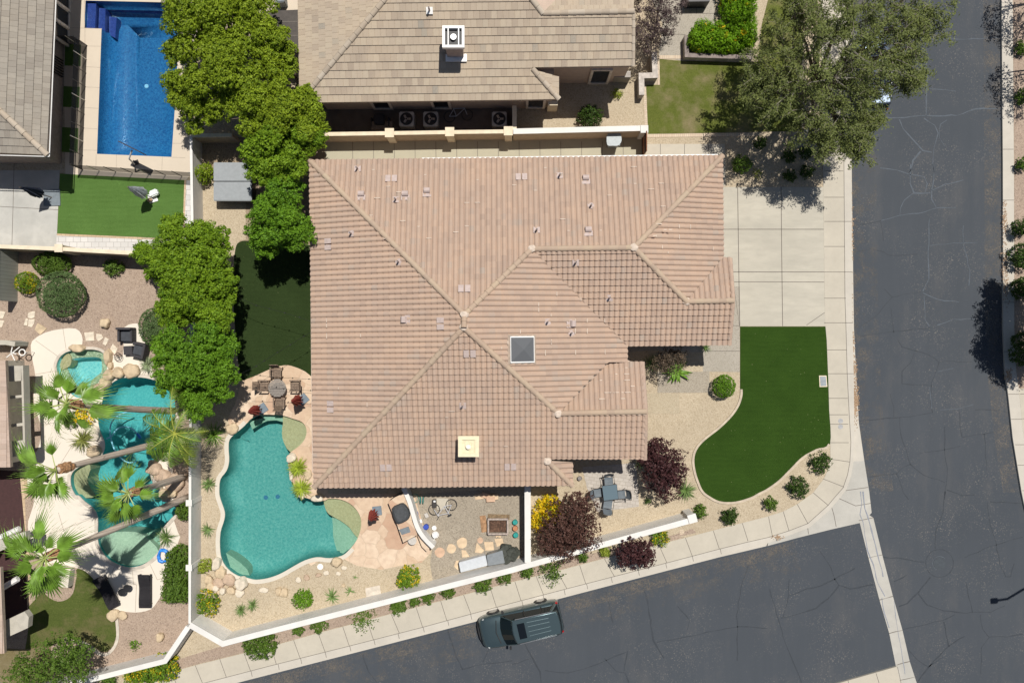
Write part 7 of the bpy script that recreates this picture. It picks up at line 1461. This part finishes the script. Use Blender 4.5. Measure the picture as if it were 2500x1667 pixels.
b1 = bike('bicycle lying beside the concrete pad in the side yard', T1('1535,120'), math.radians(195), .14)
place_copy(b1, W(1119, 285), .1, 'bicycle lying in the shade between the outdoor condenser units')
def bx(name, label, cat, pt, s, rot, m, z=0.0, group=None, bev=.01): bm = bmesh.new(); box(bm, (pt.x, pt.y, z + s[2] / 2), s, rot, bev=bev); return single(obj(name, bm, M[m] if isinstance(m, str) else m), label, cat, group)
def cy(name, label, cat, pt, r1, r2, h, m, z=0.0): bm = bmesh.new(); cyl(bm, (pt.x, pt.y, z), r1, r2, h, 20); r_ = bm.faces; top = max(bm.faces, key=lambda f: f.calc_center_median().z); bmesh.ops.inset_region(bm, faces=[top], thickness=.03, depth=-.05); return single(obj(name, bm, M[m] if isinstance(m, str) else m), label, cat)
bx('control_box', 'black and white control box beside the bicycle wheel', 'box', T1('1465,90'), (.22, .42, .3), .05, 'dark'); bx('white_tray', 'small white tray resting on the black control box', 'tray', T1('1464,78', .3), (.14, .12, .02), .05, 'white', .3)
bx('pump_body', 'small pale pump left of the bicycle on the gravel', 'pump', T1('1400,188'), (.2, .26, .2), .4, 'acm'); bx('blue_crate', 'small blue crate on the curved wall side', 'crate', T1('1318,175'), (.18, .2, .16), .2, 'blue'); bx('white_carton', 'small white carton beside the curved wall', 'box', T1('1345,238'), (.26, .2, .18), .3, 'white')
cy('bucket', 'round dark blue bucket on the grey gravel', 'bucket', T1('1398,280'), .14, .16, .26, 'blue'); cy('bucket', 'round white rimmed bucket next to the blue one', 'bucket', T1('1464,290'), .12, .14, .2, 'white')
bm = bmesh.new(); q = T1('1478,335'); tube(bm, [q + Vector((math.cos(a) * .17, math.sin(a) * .17, .5)) for a in [k * math.pi / 10 for k in range(20)]], .03, 5, closed=True); cyl(bm, (q.x, q.y, .48), .13, .13, .03, 16); tube(bm, [q + Vector((0, 0, .5)), T1('1452,420', .2)], .03, 5); single(obj('standing_fan', bm, M['white']), 'white round fan head on a tilted pole at the wall end', 'fan')
t_ = thing('hose_reel', 'teal garden hose reel behind the curved white wall', 'hose reel', T1('1360,70')); bm = bmesh.new(); q = T1('1360,70', .3); 
for dx in (-.13, .13): cyl(bm, None, .2, .2, .03, 20, M=Matrix.Translation((q.x + dx * .6, q.y, .28)) @ Matrix.Rotation(math.pi / 2, 4, 'Y'))
obj('reel', bm, M['teal'], t_); bm = bmesh.new(); q = T1('1305,50', .1); tube(bm, [q + Vector((math.cos(a) * .22, math.sin(a) * .24, .03 * k / 8)) for k, a in enumerate([k * math.pi / 8 for k in range(36)])], .018, 5); obj('hose', bm, plain('green_hose', (.16, .28, .22), .5), t_)
# wooden frame planter
t_ = thing('wooden_trough', 'old open wooden planter frame with dark soil', 'planter', T1('1985,272')); c = T1('1985,272'); M['woodg'] = plain('greyed_wood', (.36, .3, .26), .85, var=.25, scale=10)
for y in (-.42, .42): bm = bmesh.new(); box(bm, (c.x, c.y + y, .38), (1.15, .1, .1)); obj('long_rail', bm, M['woodg'], t_)
for x in (-.55, .55): bm = bmesh.new(); box(bm, (c.x + x, c.y, .37), (.09, .8, .09)); obj('short_rail', bm, M['woodg'], t_)
for x in (-.55, .55):
    for y in (-.4, .4): bm = bmesh.new(); box(bm, (c.x + x, c.y + y, .18), (.09, .09, .36)); obj('leg', bm, M['woodd'], t_)
bm = bmesh.new(); box(bm, (c.x, c.y, .1), (1.0, .74, .14)); obj('soil', bm, plain('dark_soil', (.1, .055, .035), .95, var=.5, scale=9), t_)
bx('fallen_board', 'reddish wooden board lying left of the wooden planter', 'board', T1('1866,262'), (.34, .95, .06), .12, plain('rusty_board', (.33, .19, .1), .9, var=.3, scale=8)); bx('fallen_board', 'wide dark board lying above the wooden planter', 'board', T1('1990,205'), (1.25, .3, .05), -.03, plain('dark_board', (.2, .14, .08), .9, var=.3, scale=8))
for i, (s, a) in enumerate((('1830,38', .1), ('1885,30', -.3), ('1950,40', .15), ('1925,55', .05))): bx('paving_offcut', 'tan stone offcut under the eave, ' + ('leftmost of the pile', 'second from the left', 'rightmost of the pile', 'topmost of the pile')[i], 'stone slab', T1(s), (.5, .3, .06), a, ('step', 'step_p')[i % 2], .01 + i * .062, 'tan stone offcuts')
def boxpoly(name, label, cat, s, h, m, lidm=None, z=1): 
    P = G(tl(1, 3, s), h); c = sum((Vector(p) for p in P), Vector((0, 0))) / len(P); r = thing(name, label, cat, (c.x, c.y, 0)); bm = bmesh.new(); prism(bm, grow(P, -.03), 0, h - .07); obj('body', bm, m, r); bm = bmesh.new(); prism(bm, P, h - .07, h); bmesh.ops.bevel(bm, geom=[e for e in bm.edges], offset=.02, segments=2, affect='EDGES'); obj('lid', bm, lidm or m, r); return r, c
boxpoly('deck_box', 'long pale grey storage box against the diagonal wall', 'storage box', '1662,580 1882,520 1898,605 1678,662', .62, M['gbox']); rb, c = boxpoly('gas_grill', 'dark grey storage chest right of the pale grey box', 'storage box', '1890,520 2020,480 2040,585 1902,608', .7, M['gbox2'])
bm = bmesh.new(); rr9 = random.Random(8); c0 = W(1246, 1350, .3)
for i in range(14): box(bm, (c0.x + rr9.uniform(-.42, .4), c0.y + rr9.uniform(-.38, .38), rr9.uniform(.2, .62)), (rr9.uniform(.4, .7), rr9.uniform(.3, .55), rr9.uniform(.15, .3)), rr9.uniform(0, 3), tilt=Matrix.Rotation(rr9.uniform(-.4, .4), 4, 'X'), bev=.04)
single(obj('tarp_pile', bm, M['olive']), 'dark olive tarp draped over a pile in the wall corner', 'tarp'); 
for s, lb, m in (('2125,240', 'teal bucket in wall shade, uppermost', 'teal'), ('2130,345', 'teal bucket in wall shade, lowest', 'teal'), ('2126,290', 'small terracotta pot against the shaded wall', plain('terracotta', (.45, .2, .1), .8))): cy('bucket', lb, 'bucket', T1(s), .12, .15, .3, m)
q = T1('528,612'); bm = bmesh.new(); cyl(bm, (q.x, q.y, .01), .17, .17, .05, 24); cyl(bm, (q.x, q.y, .06), .1, .1, .02, 24); single(obj('skimmer_lid', bm, M['white']), 'round white skimmer lid on the pool rim', 'skimmer lid')
# trash bin
q = W(1494, 352); r = sup('wheeled_bin', 'grey green wheeled bin with rounded lid by the wooden gate', 'bin', (q.x, q.y, 0), 0); bm = bmesh.new(); a = [bm.verts.new(v) for v in ((-.26, -.24, .05), (.26, -.24, .05), (.26, .26, .05), (-.26, .26, .05))]; b = [bm.verts.new(v) for v in ((-.33, -.33, 1.0), (.33, -.33, 1.0), (.33, .34, 1.0), (-.33, .34, 1.0))]
for i in range(4): bm.faces.new((a[i], a[(i + 1) % 4], b[(i + 1) % 4], b[i]))
bm.faces.new(b); bm.faces.new(a[::-1]); obj('body', bm, M['greyp'], r); bm = bmesh.new(); prism(bm, smooth([(-.4, -.3), (-.1, -.36), (.22, -.34), (.4, -.1), (.38, .2), (.3, .33), (-.36, .33)], True, 3), 1.0, 1.06); obj('lid', bm, plain('bin_lid', (.26, .3, .31), .45), r)
for s in (-1, 1): bm = bmesh.new(); cyl(bm, None, .12, .12, .06, 16, M=Matrix.Translation((s * .28, .34, .12)) @ Matrix.Rotation(math.pi / 2, 4, 'Y')); obj('wheel', bm, M['black'], r)
done(r, r.location)
# spa cover
r = sup('hot_tub', 'square hot tub with a folded grey cover under the trees', 'hot tub', at(582, 452), 0); bm = bmesh.new(); box(bm, (0, 0, .42), (2.05, 2.05, .84), bev=.08); obj('cabinet', bm, M['dark'], r); cvm = plain('spa_cover_vinyl', (.28, .30, .31), .6, var=.06)
for s in (-1, 1): bm = bmesh.new(); box(bm, (0, s * .55, .9), (2.15, 1.07, .11), bev=.04); obj('cover_half', bm, cvm, r)
done(r, r.location)
# condensers
def ac(label, x, y): 
    q = W(x, y, .8); r = sup('condenser_unit', label, 'air conditioner', (q.x, q.y, 0), 0, 'condenser units beside the upper house'); bm = bmesh.new(); box(bm, (0, 0, .38), (.84, .84, .76), bev=.05); obj('cabinet', bm, M['acm'], r); bm = bmesh.new(); cyl(bm, (0, 0, .755), .36, .36, .012, 28); obj('fan_opening', bm, M['black'], r)
    bm = bmesh.new()
    for k in range(3): a = k * 2.1; box(bm, (math.cos(a) * .14, math.sin(a) * .14, .775), (.2, .12, .01), a)
    obj('fan_blade', bm, M['steel'], r); bm = bmesh.new()
    for rd in (.12, .22, .32): tube(bm, [(math.cos(b_) * rd, math.sin(b_) * rd, .79) for b_ in [k * math.pi / 12 for k in range(24)]], .006, 3, closed=True)
    obj('grille', bm, M['dark'], r); done(r, r.location)
ac('condenser unit nearest the grill, left one of three', 992, 290); ac('condenser unit in the middle, beside the bicycle', 1051, 290); ac('condenser unit at the right end below the wall stub', 1219, 290)
r = sup('smoker_grill', 'dark grill cart in the shade left of the condenser units', 'grill', at(932, 305), 0); bm = bmesh.new(); box(bm, (0, .1, .75), (.6, .6, .3), bev=.06); obj('lid', bm, M['black'], r); bm = bmesh.new(); box(bm, (.1, -.2, .55), (1.2, .5, .06)); obj('shelf', bm, M['woodd'], r)
for sx in (-.5, .5): bm = bmesh.new(); box(bm, (sx, 0, .3), (.06, .5, .6)); obj('leg', bm, M['black'], r)
done(r, r.location)
# covers in pavement and lawn
t_ = thing('meter_box', 'grey rectangular meter box lid set in the front lawn', 'meter box', at(2009, 931)); bm = bmesh.new(); prism(bm, G(tl(3, 2, '463,435 530,435 538,537 468,539')), .0, .04); obj('rim', bm, M['capt'], t_); bm = bmesh.new(); prism(bm, G(tl(3, 2, '471,443 523,443 530,529 476,531')), .041, .05); obj('lid', bm, plain('grey_lid', (.27, .3, .32), .7), t_)
for s, lb in (('660,848', 'oval utility cover in the pavement, upper of two'), ('660,900', 'oval utility cover in the pavement, lower of two')): q = W(*tl(3, 2, s)[0]); bm = bmesh.new(); cyl(bm, (q.x, q.y, .021), .14, .14, .006, 20); single(obj('utility_cover', bm, plain('cover_grey', (.36, .36, .36), .8)), lb, 'utility cover')
q = W(*tl(2, 2, '615,1365')[0]); cy('plant_pot', 'small grey pot on the gravel under the roof corner', 'pot', q, .1, .13, .22, plain('grey_pot', (.22, .2, .19), .8))
# letterbox column in tree shade
q = W(1957, 338); bx('letterbox_column', 'pale stucco letterbox column in the tree shade by the pavement', 'letterbox', q, (.6, .5, 1.1), .1, 'stucco_g')
# street lamp outside the frame, its shadow lies on the road
def g0(x, y): q = W(x, y); return Vector((q.x, q.y, 0))
hp, p1, p2, bp = g0(2497, 1347), g0(2530, 1342), g0(2568, 1318), g0(2600, 1303); t_ = thing('street_lamp', 'street lamp beyond the right edge whose arm shadow crosses the road', 'street lamp', bp); bm = bmesh.new(); tube(bm, [bp, bp + Vector((0, 0, 8.2))], [.11, .07], 10); obj('pole', bm, M['dark'], t_)
bm = bmesh.new(); tube(bm, [bp + Vector((0, 0, 8.1)), p2 + Vector((0, 0, 8.1)), p1 + Vector((0, 0, 8)), hp + Vector((0, 0, 8))], .07, 8); obj('arm', bm, M['dark'], t_); bm = bmesh.new(); box(bm, hp + Vector((0, 0, 8)), (.42, .3, .16), .1, bev=.03); obj('lamp_head', bm, M['dark'], t_)
# string lights over the back garden
for s, z, lb in (('-250,1180 0,1290 120,1320 260,1357 395,1398 512,1440', 1, 'string of lights slanting down over the dark turf'), ):
    P_ = [W(625 + float(a) / 3.7328, 400 + float(b) / 3.7328, 2.7) for a, b in (u.split(',') for u in s.split())]; t_ = thing('string_lights', lb, 'string lights', (P_[0].x, P_[0].y, 2.6)); bm = bmesh.new(); tube(bm, P_, .008, 4); obj('wire', bm, M['black'], t_)
    for p in P_[1:-1]: bm = bmesh.new(); cyl(bm, (p.x, p.y, p.z - .12), .03, .03, .12, 8); obj('bulb', bm, M['black'], t_)
for s, lb in (('-200,450 0,350 72,303 195,225 312,155 435,78 512,35', 'string of lights rising towards the tiled roof over the turf'), ('-100,425 35,435 150,450 330,460 480,468 512,470', 'string of lights over the chairs'), ('-100,545 0,550 250,560 495,572 515,580', 'string of lights over the round table')):
    P_ = [W(625 + float(a) / 3.7328, 800 + float(b) / 3.7328, 2.7) for a, b in (u.split(',') for u in s.split())]; t_ = thing('string_lights', lb, 'string lights', (P_[0].x, P_[0].y, 2.6)); bm = bmesh.new(); tube(bm, P_, .008, 4); obj('wire', bm, M['black'], t_)
    for p in P_[1:-1]: bm = bmesh.new(); cyl(bm, (p.x, p.y, p.z - .12), .03, .03, .12, 8); obj('bulb', bm, M['black'], t_)
# leaf litter
rg = rngn(); P = []
for x, y, sx, sy, n in ((2090, 978, 4, 24, 420), (2087, 900, 4, 12, 120), (2083, 840, 3, 20, 120), (2081, 560, 2, 40, 130), (2080, 750, 2, 18, 90), (1896, 1311, 7, 3, 70), (2452, 540, 3, 25, 140), (2453, 640, 4, 20, 120), (2462, 915, 5, 9, 120), (2456, 700, 4, 20, 90)):
    q = W(x, y); P.append(np.stack([rg.normal(q.x, sx / S, n), rg.normal(q.y, sy / S, n), np.full(n, .0)], 1) + np.array([0, 0, .035 if x > 2400 or x < 2000 else -.07]))
P = np.concatenate(P); o = leafmesh('leaf_litter', P, np.tile([0, 0, 2.5], (len(P), 1)), .045, .5, rg, leafmat('fallen_leaves', (.26, .16, .09), (.4, .28, .18), trans=0)); o['kind'] = 'stuff'
print('objects', len(bpy.data.objects), 'faces', sum(len(o.data.polygons) for o in bpy.data.objects if o.type=='MESH'))
